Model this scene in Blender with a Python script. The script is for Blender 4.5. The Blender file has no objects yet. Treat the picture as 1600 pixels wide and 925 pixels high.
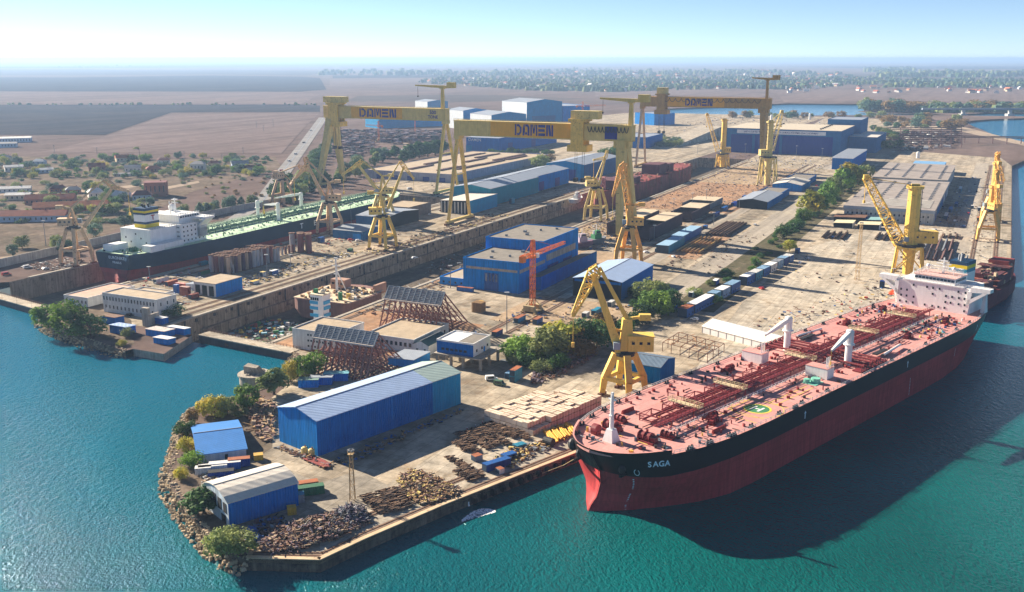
# Shipyard seen from a drone. World: camera above the origin looking along +Y, metres, water at z = 0, yard at z = G.
import bpy, math, random
from mathutils import Vector, Matrix
from mathutils.geometry import tessellate_polygon
R = math.radians
S = bpy.context.scene
C = S.collection
rnd = random.Random(11)
G = 3.5
CAM_H, FPX = 134.0, 1560.0
PITCH = math.atan(371.5 / FPX)
YA = R(64)                                   # heading of the dry docks and of most of the yard
UX, UY = math.cos(YA), math.sin(YA)
V = Vector

def ray(px, py):
    dx, dy = (px - 800) / FPX, (py - 462.5) / FPX
    return V((dx, math.cos(PITCH) - dy * math.sin(PITCH), -math.sin(PITCH) - dy * math.cos(PITCH)))
def at(px, py, z=G):                         # the place on the level z that was surveyed at that point of the photograph
    d = ray(px, py); t = (z - CAM_H) / d.z
    return V((d.x * t, d.y * t, z))
def yd(u, n, z=G):                           # yard grid: u along the docks, n across them to the right
    return V((u * UX + n * UY, u * UY - n * UX, z))
def un(p): return (p.x * UX + p.y * UY, p.x * UY - p.y * UX)
def tall(px, y0, y1, z=G):                   # height of an upright thing standing at (px, y0) whose top shows at y1
    d = at(px, y0, z).y
    return CAM_H - d * math.tan(math.atan((y1 - 462.5) / FPX) + PITCH) - z
def on_plane(px, py, base, th):              # (reach, z) on the upright plane through base heading th
    d = ray(px, py); nx, ny = -math.sin(th), math.cos(th)
    t = (base.x * nx + base.y * ny) / (d.x * nx + d.y * ny)
    q = d * t
    return ((q.x - base.x) * math.cos(th) + (q.y - base.y) * math.sin(th), CAM_H + q.z - base.z)

def lin(h):
    h = h.lstrip('#'); o = []
    for i in (0, 2, 4):
        c = int(h[i:i+2], 16) / 255
        o.append(c / 12.92 if c < .04045 else ((c + .055) / 1.055) ** 2.4)
    return tuple(o)

# ------------------------------------------------------------------ mesh builder
class MB:
    def __init__(s): s.v = []; s.f = []; s.m = []; s.k = 0
    def face(s, pts, k=None):
        i = len(s.v); s.v += [tuple(p) for p in pts]; s.f.append(tuple(range(i, i + len(pts)))); s.m.append(s.k if k is None else k); return s
    def hexa(s, b, t):                       # bottom ring, top ring (counter-clockwise seen from above)
        i = len(s.v); n = len(b); s.v += [tuple(p) for p in b] + [tuple(p) for p in t]
        s.f.append(tuple(i + j for j in reversed(range(n)))); s.f.append(tuple(i + n + j for j in range(n)))
        for j in range(n):
            q = (j + 1) % n; s.f.append((i + j, i + q, i + n + q, i + n + j))
        s.m += [s.k] * (n + 2); return s
    def box(s, c, d, rz=0.0, taper=1.0):
        x, y, z = d[0] / 2, d[1] / 2, d[2] / 2; ca, sa = math.cos(rz), math.sin(rz)
        def p(a, b, e): return (c[0] + a * ca - b * sa, c[1] + a * sa + b * ca, c[2] + e)
        q = ((-x, -y), (x, -y), (x, y), (-x, y))
        return s.hexa([p(a, b, -z) for a, b in q], [p(a * taper, b * taper, z) for a, b in q])
    def bx(s, x0, x1, y0, y1, z0, z1):
        return s.box(((x0 + x1) / 2, (y0 + y1) / 2, (z0 + z1) / 2), (abs(x1 - x0), abs(y1 - y0), abs(z1 - z0)))
    def prism(s, poly, z0, z1):
        a = sum(poly[i][0] * poly[(i+1) % len(poly)][1] - poly[(i+1) % len(poly)][0] * poly[i][1] for i in range(len(poly)))
        if a < 0: poly = poly[::-1]
        return s.hexa([(p[0], p[1], z0) for p in poly], [(p[0], p[1], z1) for p in poly])
    def ring(s, p, q, r0, r1, n, rot=0.0, flat=1.0, cap=True):
        p, q = V(p), V(q); a = (q - p)
        if a.length < 1e-6: return s
        a.normalize(); e = V((0, 0, 1)) if abs(a.z) < .95 else V((1, 0, 0))
        x = a.cross(e).normalized(); y = x.cross(a).normalized()
        i = len(s.v)
        for o, r in ((p, r0), (q, r1)):
            for j in range(n):
                t = rot + 2 * math.pi * j / n
                s.v.append(tuple(o + x * (math.cos(t) * r) + y * (math.sin(t) * r * flat)))
        for j in range(n):
            k = (j + 1) % n; s.f.append((i + k, i + j, i + n + j, i + n + k)); s.m.append(s.k)
        if cap:
            s.f.append(tuple(i + j for j in range(n))); s.f.append(tuple(i + n + j for j in reversed(range(n)))); s.m += [s.k] * 2
        return s
    def tube(s, p, q, r0, r1=None, n=8): return s.ring(p, q, r0, r0 if r1 is None else r1, n)
    def bar(s, p, q, w, h=None, w1=None):    # square bar, w wide (h deep), may taper to w1
        r = w * .7071; r1 = (w if w1 is None else w1) * .7071
        return s.ring(p, q, r, r1, 4, math.pi / 4, 1.0 if h is None else h / w)
    def lattice(s, p, q, w0, w1, bays, t, d0=None, d1=None):
        p, q = V(p), V(q); a = (q - p).normalized()
        e = V((0, 0, 1)) if abs(a.z) < .95 else V((1, 0, 0))
        x = a.cross(e).normalized(); y = x.cross(a).normalized()
        d0 = w0 if d0 is None else d0; d1 = w1 if d1 is None else d1
        def c(f, sx, sy):
            w = w0 + (w1 - w0) * f; d = d0 + (d1 - d0) * f
            return p.lerp(q, f) + x * (sx * w / 2) + y * (sy * d / 2)
        cs = ((-1, -1), (1, -1), (1, 1), (-1, 1))
        for sx, sy in cs: s.bar(c(0, sx, sy), c(1, sx, sy), t)
        for i in range(bays):
            f0, f1 = i / bays, (i + 1) / bays
            for j in range(4):
                a_, b_ = cs[j], cs[(j + 1) % 4]
                if i % 2: a_, b_ = b_, a_
                s.bar(c(f0, *a_), c(f1, *b_), t * .6); s.bar(c(f1, *a_), c(f1, *b_), t * .6)
        return s
    def loft(s, rings, close=True, caps=True):
        i = len(s.v); n = len(rings[0])
        for r in rings: s.v += [tuple(p) for p in r]
        for a in range(len(rings) - 1):
            for j in range(n if close else n - 1):
                k = (j + 1) % n
                s.f.append((i + a*n + j, i + a*n + k, i + (a+1)*n + k, i + (a+1)*n + j)); s.m.append(s.k)
        if caps:
            s.f.append(tuple(i + j for j in reversed(range(n)))); s.f.append(tuple(i + (len(rings)-1)*n + j for j in range(n))); s.m += [s.k] * 2
        return s
    def rock(s, c, r, rg, sq=.7):
        pts = []
        for a in range(6): t = a * math.pi / 3 + rg.random(); k = r * rg.uniform(.7, 1.15); pts.append((c[0] + k * math.cos(t), c[1] + k * math.sin(t)))
        h = r * sq * rg.uniform(.7, 1.3)
        return s.hexa([(x, y, c[2] - .3 * r) for x, y in pts], [(c[0] + (x - c[0]) * .62 + rg.uniform(-.2, .2) * r, c[1] + (y - c[1]) * .62, c[2] + h * rg.uniform(.75, 1.1)) for x, y in pts])
    def sphere(s, c, r, n=10, m=6, zf=1.0):
        rs = []
        for a in range(m + 1):
            t = math.pi * a / m - math.pi / 2; k = max(.02, math.cos(t)) * r
            rs.append([(c[0] + k * math.cos(2*math.pi*j/n), c[1] + k * math.sin(2*math.pi*j/n), c[2] + math.sin(t) * r * zf) for j in range(n)])
        return s.loft(rs)
    def mesh(s, name, mats, smooth=False):
        me = bpy.data.meshes.new(name); me.from_pydata(s.v, [], s.f)
        for m in (mats if isinstance(mats, (list, tuple)) else [mats]): me.materials.append(m)
        if any(s.m): me.polygons.foreach_set('material_index', s.m)
        if smooth: me.polygons.foreach_set('use_smooth', [True] * len(s.f))
        me.update(); return me
    def build(s, name, mats, parent=None, loc=None, smooth=False, rz=None):
        o = bpy.data.objects.new(name, s.mesh(name, mats, smooth)); C.objects.link(o)
        if parent: o.parent = parent
        if loc is not None: o.location = loc
        if rz is not None: o.rotation_euler.z = rz
        return o

def thing(name, label, cat, loc=(0, 0, 0), rz=0.0, group=None):
    o = bpy.data.objects.new(name, None); C.objects.link(o); o.empty_display_size = 1
    o.location = loc; o.rotation_euler.z = rz; o['label'] = label; o['category'] = cat; o['kind'] = 'thing'
    if group: o['group'] = group
    return o
def tag(o, label, cat, group=None):
    o['label'] = label; o['category'] = cat; o['kind'] = 'thing'
    if group: o['group'] = group
    return o
def setting(o, kind='structure', label=None):
    o['kind'] = kind
    if label: o['label'] = label
    return o
def dup(root, loc, rz=0.0, label=None, group=None, sc=None):     # a copy of a thing, its parts and their sub-parts
    r = root.copy(); C.objects.link(r); r.location = loc; r.rotation_euler.z = rz
    if sc is not None: r.scale = sc if isinstance(sc, (tuple, list)) else (sc, sc, sc)
    if label: r['label'] = label
    if group: r['group'] = group
    for ch in list(root.children):
        c = ch.copy(); C.objects.link(c); c.parent = r
        for g in list(ch.children):
            d = g.copy(); C.objects.link(d); d.parent = c
    return r

# ------------------------------------------------------------------ materials
MATS = {}
def mat(key, col=None, rough=.7, metal=0.0, var=.14, sc=.25, rust=0.0, rustcol=(.13, .06, .03), streak=0.0, corr=0.0, spec=.35, fine=.08, seam=0.0, transl=0.0, plates=None):
    if key in MATS: return MATS[key]
    if isinstance(col, str): col = lin(col)
    m = bpy.data.materials.new(key); m.use_nodes = True; MATS[key] = m
    nt = m.node_tree; N = nt.nodes; L = nt.links; b = N['Principled BSDF']
    b.inputs['Roughness'].default_value = rough; b.inputs['Metallic'].default_value = metal
    b.inputs['Specular IOR Level'].default_value = spec
    tc = N.new('ShaderNodeTexCoord'); oi = N.new('ShaderNodeObjectInfo')
    ad = N.new('ShaderNodeVectorMath'); ad.operation = 'MULTIPLY_ADD'
    L.new(oi.outputs['Random'], ad.inputs[0]); ad.inputs[1].default_value = (97, 53, 31); L.new(tc.outputs['Object'], ad.inputs[2])
    def noise(scale, detail=5, vec=None, rg=.6):
        t = N.new('ShaderNodeTexNoise'); t.inputs['Scale'].default_value = scale; t.inputs['Detail'].default_value = detail; t.inputs['Roughness'].default_value = rg
        L.new(vec or ad.outputs[0], t.inputs['Vector']); return t.outputs['Fac']
    def rng(x, a, c_, lo, hi):
        r = N.new('ShaderNodeMapRange'); r.inputs[1].default_value = a; r.inputs[2].default_value = c_; r.inputs[3].default_value = lo; r.inputs[4].default_value = hi
        L.new(x, r.inputs[0]); return r.outputs[0]
    def mul(x, y):
        q = N.new('ShaderNodeMath'); q.operation = 'MULTIPLY'; L.new(x, q.inputs[0])
        if isinstance(y, float): q.inputs[1].default_value = y
        else: L.new(y, q.inputs[1])
        return q.outputs[0]
    k = rng(noise(sc), .3, .7, 1 - var, 1 + var)
    if fine: k = mul(k, rng(noise(sc * 11, 3), .3, .7, 1 - fine, 1 + fine))
    if streak:
        mp = N.new('ShaderNodeMapping'); mp.inputs['Scale'].default_value = (1.1, 1.1, .07); L.new(ad.outputs[0], mp.inputs[0])
        k = mul(k, rng(noise(1.0, 4, mp.outputs[0]), .35, .7, 1 + streak * .5, 1 - streak))
    if plates:                               # welded plates: joints and slight changes of tone from plate to plate
        s2 = N.new('ShaderNodeSeparateXYZ'); L.new(tc.outputs['Object'], s2.inputs[0]); cb = N.new('ShaderNodeCombineXYZ'); L.new(s2.outputs[0], cb.inputs[0]); L.new(s2.outputs[plates[2]], cb.inputs[1])
        br = N.new('ShaderNodeTexBrick'); br.inputs['Scale'].default_value = 1.0; br.inputs['Brick Width'].default_value = plates[0]; br.inputs['Row Height'].default_value = plates[1]; br.inputs['Mortar Size'].default_value = .07
        br.inputs['Color1'].default_value = (1.06, 1.06, 1.06, 1); br.inputs['Color2'].default_value = (.9, .9, .9, 1); br.inputs['Mortar'].default_value = (.74, .74, .74, 1); L.new(cb.outputs[0], br.inputs['Vector']); k = mul(k, br.outputs['Color'])
    if corr or seam:
        sp = N.new('ShaderNodeSeparateXYZ'); L.new(tc.outputs['Object'], sp.inputs[0])
        sm = N.new('ShaderNodeMath'); sm.operation = 'ADD'; L.new(sp.outputs[0], sm.inputs[0]); L.new(sp.outputs[1], sm.inputs[1])
        si = N.new('ShaderNodeMath'); si.operation = 'SINE'; L.new(mul(sm.outputs[0], 2 * math.pi / (corr or seam)), si.inputs[0])
        if corr: k = mul(k, rng(si.outputs[0], -1., 1., .93, 1.05))
        bp = N.new('ShaderNodeBump'); bp.inputs['Strength'].default_value = .6 if corr else .25; bp.inputs['Distance'].default_value = .12
        L.new(si.outputs[0], bp.inputs['Height']); L.new(bp.outputs[0], b.inputs['Normal'])
        if seam: k = mul(k, rng(si.outputs[0], .95, .995, 1., .9))
    mx = N.new('ShaderNodeVectorMath'); mx.operation = 'SCALE'; mx.inputs[0].default_value = col; L.new(k, mx.inputs['Scale'])
    out = mx.outputs[0]
    if rust:
        ms = rng(noise(sc * 2.3, 7, None, .7), .66 - rust * .35, .74 - rust * .3, 0., 1.)
        x = N.new('ShaderNodeMix'); x.data_type = 'RGBA'; L.new(ms, x.inputs[0]); L.new(out, x.inputs[6]); x.inputs[7].default_value = (*rustcol, 1); out = x.outputs[2]
    L.new(out, b.inputs['Base Color'])
    if transl:
        tr = N.new('ShaderNodeBsdfTranslucent'); L.new(out, tr.inputs[0]); ms = N.new('ShaderNodeMixShader'); ms.inputs[0].default_value = transl
        L.new(b.outputs[0], ms.inputs[1]); L.new(tr.outputs[0], ms.inputs[2]); L.new(ms.outputs[0], N['Material Output'].inputs[0])
    return m

def leafmat(key, c0, c1):
    if key in MATS: return MATS[key]
    m = bpy.data.materials.new(key); m.use_nodes = True; MATS[key] = m
    N = m.node_tree.nodes; L = m.node_tree.links; b = N['Principled BSDF']; b.inputs['Roughness'].default_value = .75; b.inputs['Specular IOR Level'].default_value = .2
    tc = N.new('ShaderNodeTexCoord'); oi = N.new('ShaderNodeObjectInfo'); no = N.new('ShaderNodeTexNoise'); no.inputs['Scale'].default_value = 1.1; no.inputs['Detail'].default_value = 5
    ad = N.new('ShaderNodeVectorMath'); ad.operation = 'MULTIPLY_ADD'; ad.inputs[1].default_value = (40, 70, 20)
    L.new(oi.outputs['Random'], ad.inputs[0]); L.new(tc.outputs['Object'], ad.inputs[2]); L.new(ad.outputs[0], no.inputs['Vector'])
    cr = N.new('ShaderNodeValToRGB'); cr.color_ramp.elements[0].position = .35; cr.color_ramp.elements[0].color = (*c0, 1); cr.color_ramp.elements[1].position = .68; cr.color_ramp.elements[1].color = (*c1, 1)
    L.new(no.outputs['Fac'], cr.inputs[0])
    hs = N.new('ShaderNodeHueSaturation'); L.new(cr.outputs[0], hs.inputs['Color'])
    r = N.new('ShaderNodeMapRange'); r.inputs[3].default_value = .75; r.inputs[4].default_value = 1.3; L.new(oi.outputs['Random'], r.inputs[0]); L.new(r.outputs[0], hs.inputs['Value'])
    L.new(hs.outputs[0], b.inputs['Base Color'])
    tr = N.new('ShaderNodeBsdfTranslucent'); L.new(hs.outputs[0], tr.inputs[0]); ms = N.new('ShaderNodeMixShader'); ms.inputs[0].default_value = .3
    L.new(b.outputs[0], ms.inputs[1]); L.new(tr.outputs[0], ms.inputs[2]); L.new(ms.outputs[0], N['Material Output'].inputs[0])
    return m

def groundmat(key, cols, s1=.02, s2=.3, rough=.9, slab=0.0, stain=.5, track=0.0):
    # two broad tones, stains, fine grit and (for concrete) slab joints
    if key in MATS: return MATS[key]
    m = bpy.data.materials.new(key); m.use_nodes = True; MATS[key] = m
    N = m.node_tree.nodes; L = m.node_tree.links; b = N['Principled BSDF']; b.inputs['Roughness'].default_value = rough; b.inputs['Specular IOR Level'].default_value = .0
    tc = N.new('ShaderNodeTexCoord'); mp = N.new('ShaderNodeMapping'); mp.inputs['Rotation'].default_value = (0, 0, -YA); L.new(tc.outputs['Object'], mp.inputs[0])
    def noise(scale, det=6, stretch=None, rg=.62):
        t = N.new('ShaderNodeTexNoise'); t.inputs['Scale'].default_value = scale; t.inputs['Detail'].default_value = det; t.inputs['Roughness'].default_value = rg
        v = mp.outputs[0]
        if stretch:
            q = N.new('ShaderNodeMapping'); q.inputs['Scale'].default_value = stretch; L.new(v, q.inputs[0]); v = q.outputs[0]
        L.new(v, t.inputs['Vector']); return t.outputs['Fac']
    def ramp(x, a, c_, lo, hi):
        r = N.new('ShaderNodeMapRange'); r.inputs[1].default_value = a; r.inputs[2].default_value = c_; r.inputs[3].default_value = lo; r.inputs[4].default_value = hi; L.new(x, r.inputs[0]); return r.outputs[0]
    def mix(f, a, c_):
        x = N.new('ShaderNodeMix'); x.data_type = 'RGBA'; L.new(f, x.inputs[0])
        for i, q in ((6, a), (7, c_)):
            if isinstance(q, tuple): x.inputs[i].default_value = (*q, 1)
            else: L.new(q, x.inputs[i])
        return x.outputs[2]
    o = mix(ramp(noise(s1), .4, .6, 0., 1.), cols[0], cols[1])
    if len(cols) > 2: o = mix(ramp(noise(s1 * 2.7, 8, None, .7), .56, .66, 0., .85), o, cols[2])
    if len(cols) > 3: o = mix(ramp(noise(s1 * 6, 8, None, .75), .6, .68, 0., .8), o, cols[3])
    k = ramp(noise(s2, 6), .3, .7, 1 - .35 * stain, 1 + .25 * stain)
    def mul(a, c_):
        q = N.new('ShaderNodeMath'); q.operation = 'MULTIPLY'; L.new(a, q.inputs[0]); L.new(c_, q.inputs[1]); return q.outputs[0]
    k = mul(k, ramp(noise(s2 * 7, 3), .3, .7, .88, 1.1))
    k = mul(k, ramp(noise(s2 * .5, 5, (.12, 1.6, 1)), .4, .7, 1.06, 1 - .22 * stain))
    if track: k = mul(k, ramp(noise(s2 * .12, 4, (.03, 2.2, 1)), .5, .62, 1.0, 1 - track))
    if slab:
        br = N.new('ShaderNodeTexBrick'); br.inputs['Scale'].default_value = 1.0 / slab; br.offset = .0
        br.inputs['Mortar Size'].default_value = .02; br.inputs['Brick Width'].default_value = 1.; br.inputs['Row Height'].default_value = 1.
        br.inputs['Color1'].default_value = (1, 1, 1, 1); br.inputs['Color2'].default_value = (.86, .86, .86, 1); br.inputs['Mortar'].default_value = (.62, .6, .58, 1)
        L.new(mp.outputs[0], br.inputs['Vector']); k = mul(k, br.outputs['Color'])
    sc = N.new('ShaderNodeVectorMath'); sc.operation = 'SCALE'; L.new(o, sc.inputs[0]); L.new(k, sc.inputs['Scale'])
    L.new(sc.outputs[0], b.inputs['Base Color'])
    return m

YEL = mat('yellow_paint', '#e2bd5a', .55, var=.12, rust=.22, streak=.15)
YEL2 = mat('pale_yellow_paint', '#d3bd74', .6, var=.12, rust=.25, streak=.15)
TANP = mat('tan_paint', '#cfb08a', .65, var=.12, rust=.3, streak=.2)
ORG = mat('orange_yellow_paint', '#e4b05c', .55, var=.12, rust=.2, streak=.1)
DAMY = mat('golden_yellow_paint', '#e0a41e', .5, var=.08, streak=.08)
GOLI = mat('faded_yellow_girder_paint', '#d2b96c', .6, var=.12, streak=.14, rust=.06)
NAVY = mat('navy_lettering', '#16207a', .5, var=.03)
DARK = mat('dark_steel', '#2b2a2b', .6, var=.2)
GREY = mat('grey_steel', '#7c8187', .55, .2, var=.15)
WHITE = mat('white_paint', '#e9e9e6', .5, var=.05, streak=.08, fine=.03)
OFFW = mat('off_white_wall', '#cfcfcc', .75, var=.08, streak=.18)
GLASS = mat('dark_window_glass', '#1c2a36', .15, spec=.6, var=.2)
BLU = mat('blue_corrugated_sheet', '#0b7dcc', .8, var=.1, corr=.9, streak=.3, spec=.06)
BLU2 = mat('deep_blue_sheet', '#0066b6', .8, var=.1, corr=.9, streak=.2, spec=.06)
TEAL = mat('teal_blue_sheet', '#0a86bb', .75, spec=.1, var=.1, corr=.9, streak=.15)
LBLU = mat('light_blue_paint', '#2a8ad4', .7, spec=.1, var=.1, streak=.15)
SLATE = mat('slate_blue_sheet', '#2f6a9c', .75, spec=.1, var=.12, corr=1.2, streak=.15)
RFG = mat('grey_metal_roof', '#9aa2ac', .5, .15, var=.1, seam=3.2, streak=0)
RFB = mat('pale_blue_metal_roof', '#a9c0e0', .45, .15, var=.08, seam=2.4)
RFW = mat('pale_cream_metal_roof', '#cfc9bd', .55, var=.08, rust=.08, seam=3.5)
RFT = mat('flat_felt_roof', '#7d776e', .9, var=.18, rust=.12, rustcol=(.2, .18, .15))
RFTAN = mat('tan_flat_roof', '#a8977f', .9, var=.18, rust=.15, rustcol=(.3, .18, .1))
CONC = mat('grey_concrete', '#a39a8c', .9, var=.2, streak=.3, rust=.15, rustcol=(.1, .07, .05))
WALLC = mat('stained_dock_concrete', '#97866f', .9, var=.28, sc=.12, streak=.55, rust=.35, rustcol=(.10, .065, .045))
RUST = mat('rusty_steel', '#6e4e3c', .85, var=.35, sc=.8, rust=.3)
RUST2 = mat('purple_brown_primer_steel', '#6a4e4a', .8, var=.3, sc=.6)
WOOD = mat('weathered_timber', '#a3835a', .85, var=.25, sc=1.2)
RED = mat('red_paint', '#a83a2c', .6, var=.15, rust=.15)
REDOX = mat('red_oxide_primer', '#8d3b36', .75, var=.2, rust=.15)
GREEN = mat('green_paint', '#2f7a4a', .6, var=.15)
TYRE = mat('black_rubber', '#1a1a1b', .85)
# ------------------------------------------------------------------ the setting: land, water, docks, roads, fields
U2A, U2B, N2A, N2B = 352, 1330, -368, -301          # dry dock with the scaffolded hull and the work boats
U1A, U1B, N1A, N1B = 405, 830, -527, -463           # dry dock with the green tanker
QN = 13                                             # right-hand fitting-out quay
def P2(*q): return [at(*a).to_2d() for a in q]
near_quay = P2((388, 873), (500, 876), (570, 843), (700, 787), (908, 705))
back_quay = [V((36, 331)), V((62, 357)), V((200, 497)), yd(684, QN).to_2d()]
right_quay = [yd(1000, QN).to_2d(), yd(1395, QN).to_2d()]
east = P2((1600, 251)) + [V((5200, 1460)), V((9000, 2200)), V((9000, 2700))] + P2((1600, 222), (1585, 220.5), (1552, 210), (1520, 197), (1509, 191), (1520, 188.5), (1545, 186.5), (1600, 184.5)) + [V((6000, 2600)), V((40000, 3200))]
shore = P2((360, 866), (332, 846), (311, 820), (283, 786), (263, 752), (264, 722), (274, 700), (282, 664), (291, 641), (322, 626), (372, 619), (392, 612), (412, 606), (440, 592), (456, 572), (459, 549))
pier = P2((300, 524), (256, 553), (208, 545))
cove = P2((196, 548), (150, 535), (112, 523), (78, 510), (63, 499), (67, 489))
dock2 = [yd(U2A, N2B).to_2d(), yd(U2B, N2B).to_2d(), yd(U2B, N2A).to_2d(), yd(U2A + 4, N2A).to_2d()]
dock1 = [yd(U1A, N1B).to_2d(), yd(U1B, N1B).to_2d(), yd(U1B, N1A).to_2d(), yd(U1A - 12, N1A).to_2d()]
west = [yd(330, -600).to_2d(), V((-900, 430)), V((-3500, 300)), V((-60000, 100))]
FAR = 100000
outline = near_quay + back_quay + right_quay + east + [V((FAR, 3500)), V((FAR, FAR)), V((-FAR, FAR)), V((-FAR, 100))] + west[::-1] + dock1[::-1] + cove[::-1] + pier[::-1] + dock2[::-1] + shore[::-1]
lake = P2((1040, 170), (1120, 166.5), (1232, 161.5), (1330, 162.5), (1400, 161.2), (1436, 163), (1400, 168), (1366, 171), (1338, 174.5), (1372, 177), (1440, 177.5), (1478, 178.5), (1452, 179.8), (1320, 180), (1215, 181), (1100, 181), (1050, 177))
strait = P2((1540, 176.2), (1600, 176.6), (1680, 177), (1680, 182), (1600, 181.6), (1535, 180.8), (1486, 180))

def sheet(name, polys, z, m, kind='structure', holes=()):
    me = bpy.data.meshes.new(name); vs = []; fs = []
    for poly in polys:
        lp = [[V((p[0], p[1], 0)) for p in poly]] + [[V((p[0], p[1], 0)) for p in h] for h in holes]
        base = len(vs); flat = [v for q in lp for v in q]; vs += [(v.x, v.y, z) for v in flat]
        for t in tessellate_polygon(lp):
            a, b, c = (flat[i] for i in t)
            if (b - a).cross(c - a).z < 0: t = (t[0], t[2], t[1])
            fs.append(tuple(base + i for i in t))
    me.from_pydata(vs, [], fs); me.materials.append(m); me.update()
    o = bpy.data.objects.new(name, me); C.objects.link(o); o['kind'] = kind
    return o

SOIL = groundmat('dry_steppe_soil', ((.18, .132, .115), (.145, .108, .095), (.115, .092, .078)), .004, .05, stain=.6, track=.15)
YARD = groundmat('dusty_concrete_yard', ((.50, .42, .315), (.42, .365, .285), (.35, .255, .165), (.58, .52, .43)), .022, .16, slab=6.5, stain=1.25, track=.3)
APRON = groundmat('pale_concrete_apron', ((.58, .505, .40), (.49, .44, .36), (.41, .32, .22)), .03, .25, slab=7.0, stain=1.0, track=.22)
ASPH = groundmat('worn_asphalt', ((.17, .165, .16), (.22, .21, .195), (.25, .22, .18)), .03, .2, stain=.6, track=.2)
DIRT = groundmat('reddish_dirt', ((.42, .25, .15), (.36, .24, .16), (.3, .2, .13)), .05, .4, stain=.8, track=.2)
SANDY = groundmat('sandy_dirt', ((.44, .33, .22), (.38, .29, .2), (.3, .23, .16)), .06, .4, stain=.8, track=.2)
STUB = groundmat('stubble_field', ((.2, .15, .135), (.17, .128, .115)), .01, .06, stain=.5, track=.2)
PLOW = groundmat('ploughed_field', ((.045, .043, .052), (.06, .052, .055)), .006, .05, stain=.6, track=.2)
MIDF = groundmat('fallow_field', ((.115, .096, .086), (.095, .078, .07)), .004, .04, stain=.5)
SCRUB = groundmat('dry_scrub_ground', ((.2, .155, .12), (.14, .115, .085), (.27, .205, .155)), .03, .2, stain=.9)
DOCKF = groundmat('wet_dock_floor', ((.11, .095, .08), (.16, .13, .1), (.2, .16, .12)), .03, .3, rough=.6, stain=.9)
BALL = groundmat('railway_ballast', ((.2, .16, .125), (.27, .2, .15)), .08, .5, stain=.8)

sheet('ground', [outline], G, SOIL, holes=[lake, strait])

# quay walls and dry dock walls, one skirt per run
def skirt(name, pts, z1, z0, m, label):
    b = MB(); d = 0
    for a, c in zip(pts, pts[1:]):
        n = max(1, int((c - a).length / 12))
        for i in range(n):
            p, q = a.lerp(c, i / n), a.lerp(c, (i + 1) / n)
            b.face([(p.x, p.y, z0), (q.x, q.y, z0), (q.x, q.y, z1), (p.x, p.y, z1)])
    return setting(b.build(name, m), 'structure', label)
skirt('quay', near_quay + back_quay + right_quay + east[:3], G, -6, mat('dark_stained_quay_wall', '#6a6052', .9, var=.35, sc=.2, streak=.6, rust=.45, rustcol=(.05, .042, .035)), 'concrete quay wall along the water')
skirt('quay', pier, G, -6, CONC, 'concrete pier end between the two dry docks')
skirt('shore', near_quay[:1] + shore, G - .01, -4, SCRUB, 'rubble shore of the point')
skirt('shore', cove, G - .01, -4, SCRUB, 'rubble shore beside the office block')
skirt('dock_wall', dock2, G, -13, WALLC, 'stained concrete side walls of the middle dry dock')
skirt('dock_wall', dock1, G, -13, WALLC, 'stained concrete side walls of the tanker dry dock')
skirt('shore', west, G, -4, SCRUB, 'bank on the far side')
m1 = [at(-40, 452).to_2d(), at(104, 492).to_2d(), yd(U1A, N1B + 1).to_2d(), yd(U1B + 5, N1B + 1).to_2d(), yd(U1B + 5, N1A - 1).to_2d()]
skirt('dock_wall', [cove[-1], dock1[0]], G, -13, WALLC, 'short stained wall at the tanker dock mouth')
sheet('dock_floor', [m1], -9.5, DOCKF)
for nm, (ua, ub, na, nb) in (('dock_floor', (U2A - 6, U2B, N2A, N2B)),):
    sheet(nm, [[yd(ua, na), yd(ub, na), yd(ub, nb), yd(ua, nb)]], -9.5, DOCKF)
# coping strips and ledges of the docks
b = MB()
def strip(b, pts, w, z0, z1, off=0.0):
    for a, c in zip(pts, pts[1:]):
        d = (c - a).normalized(); nrm = V((-d.y, d.x))
        q = [a + nrm * off, c + nrm * off, c + nrm * (off + w), a + nrm * (off + w)]
        b.prism([(p.x, p.y) for p in q], z0, z1)
strip(b, near_quay, 1.5, G - 1.1, G + .28)
setting(b.build('quay_kerb', mat('pale_coping_concrete', '#c9b08e', .85, var=.15, rust=.2, rustcol=(.2, .1, .06))), 'structure', 'pale concrete coping along the near quay edge')
b = MB()
for k, (n, s) in enumerate(((N2A, -1), (N2B, 1), (N1A, -1), (N1B, 1))):
    ua, ub = ((U2A, U2B), (U1A, U1B))[k // 2]
    p, q = yd(ua + 2, n + s * .0).to_2d(), yd(ub - 2, n).to_2d()
    d = yd(0, 1).to_2d() * s
    b.prism([tuple(x) for x in (p - d * .5, q - d * .5, q + d * 1.6, p + d * 1.6)], G - .5, G + .35)
setting(b.build('quay_kerb', CONC), 'structure', 'raised concrete kerbs along both dry docks')
b = MB()
for n, s in ((N2A, 1), (N2B, -1)):
    p, q = yd(U2A + 30, n).to_2d(), yd(U2B, n).to_2d(); d = yd(0, 1).to_2d() * s
    b.prism([tuple(x) for x in (p, q, q + d * 2.2, p + d * 2.2)], -9.4, -3.8)
setting(b.build('dock_ledge', WALLC), 'structure', 'stepped concrete ledges low in the middle dock')
b = MB()
for k in range(46):                                   # dark recesses and ladders in the dock wall
    u = U2A + 14 + k * 13.5
    b.box(yd(u, N2A + .3, 1.5), (1.5, .5, 1.6), YA)
    if k % 3 == 0: b.box(yd(u + 5, N2A + .3, -2), (.7, .4, 10), YA)
setting(b.build('dock_recess', DARK), 'structure', 'dark bollard recesses in the dock wall')
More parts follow.
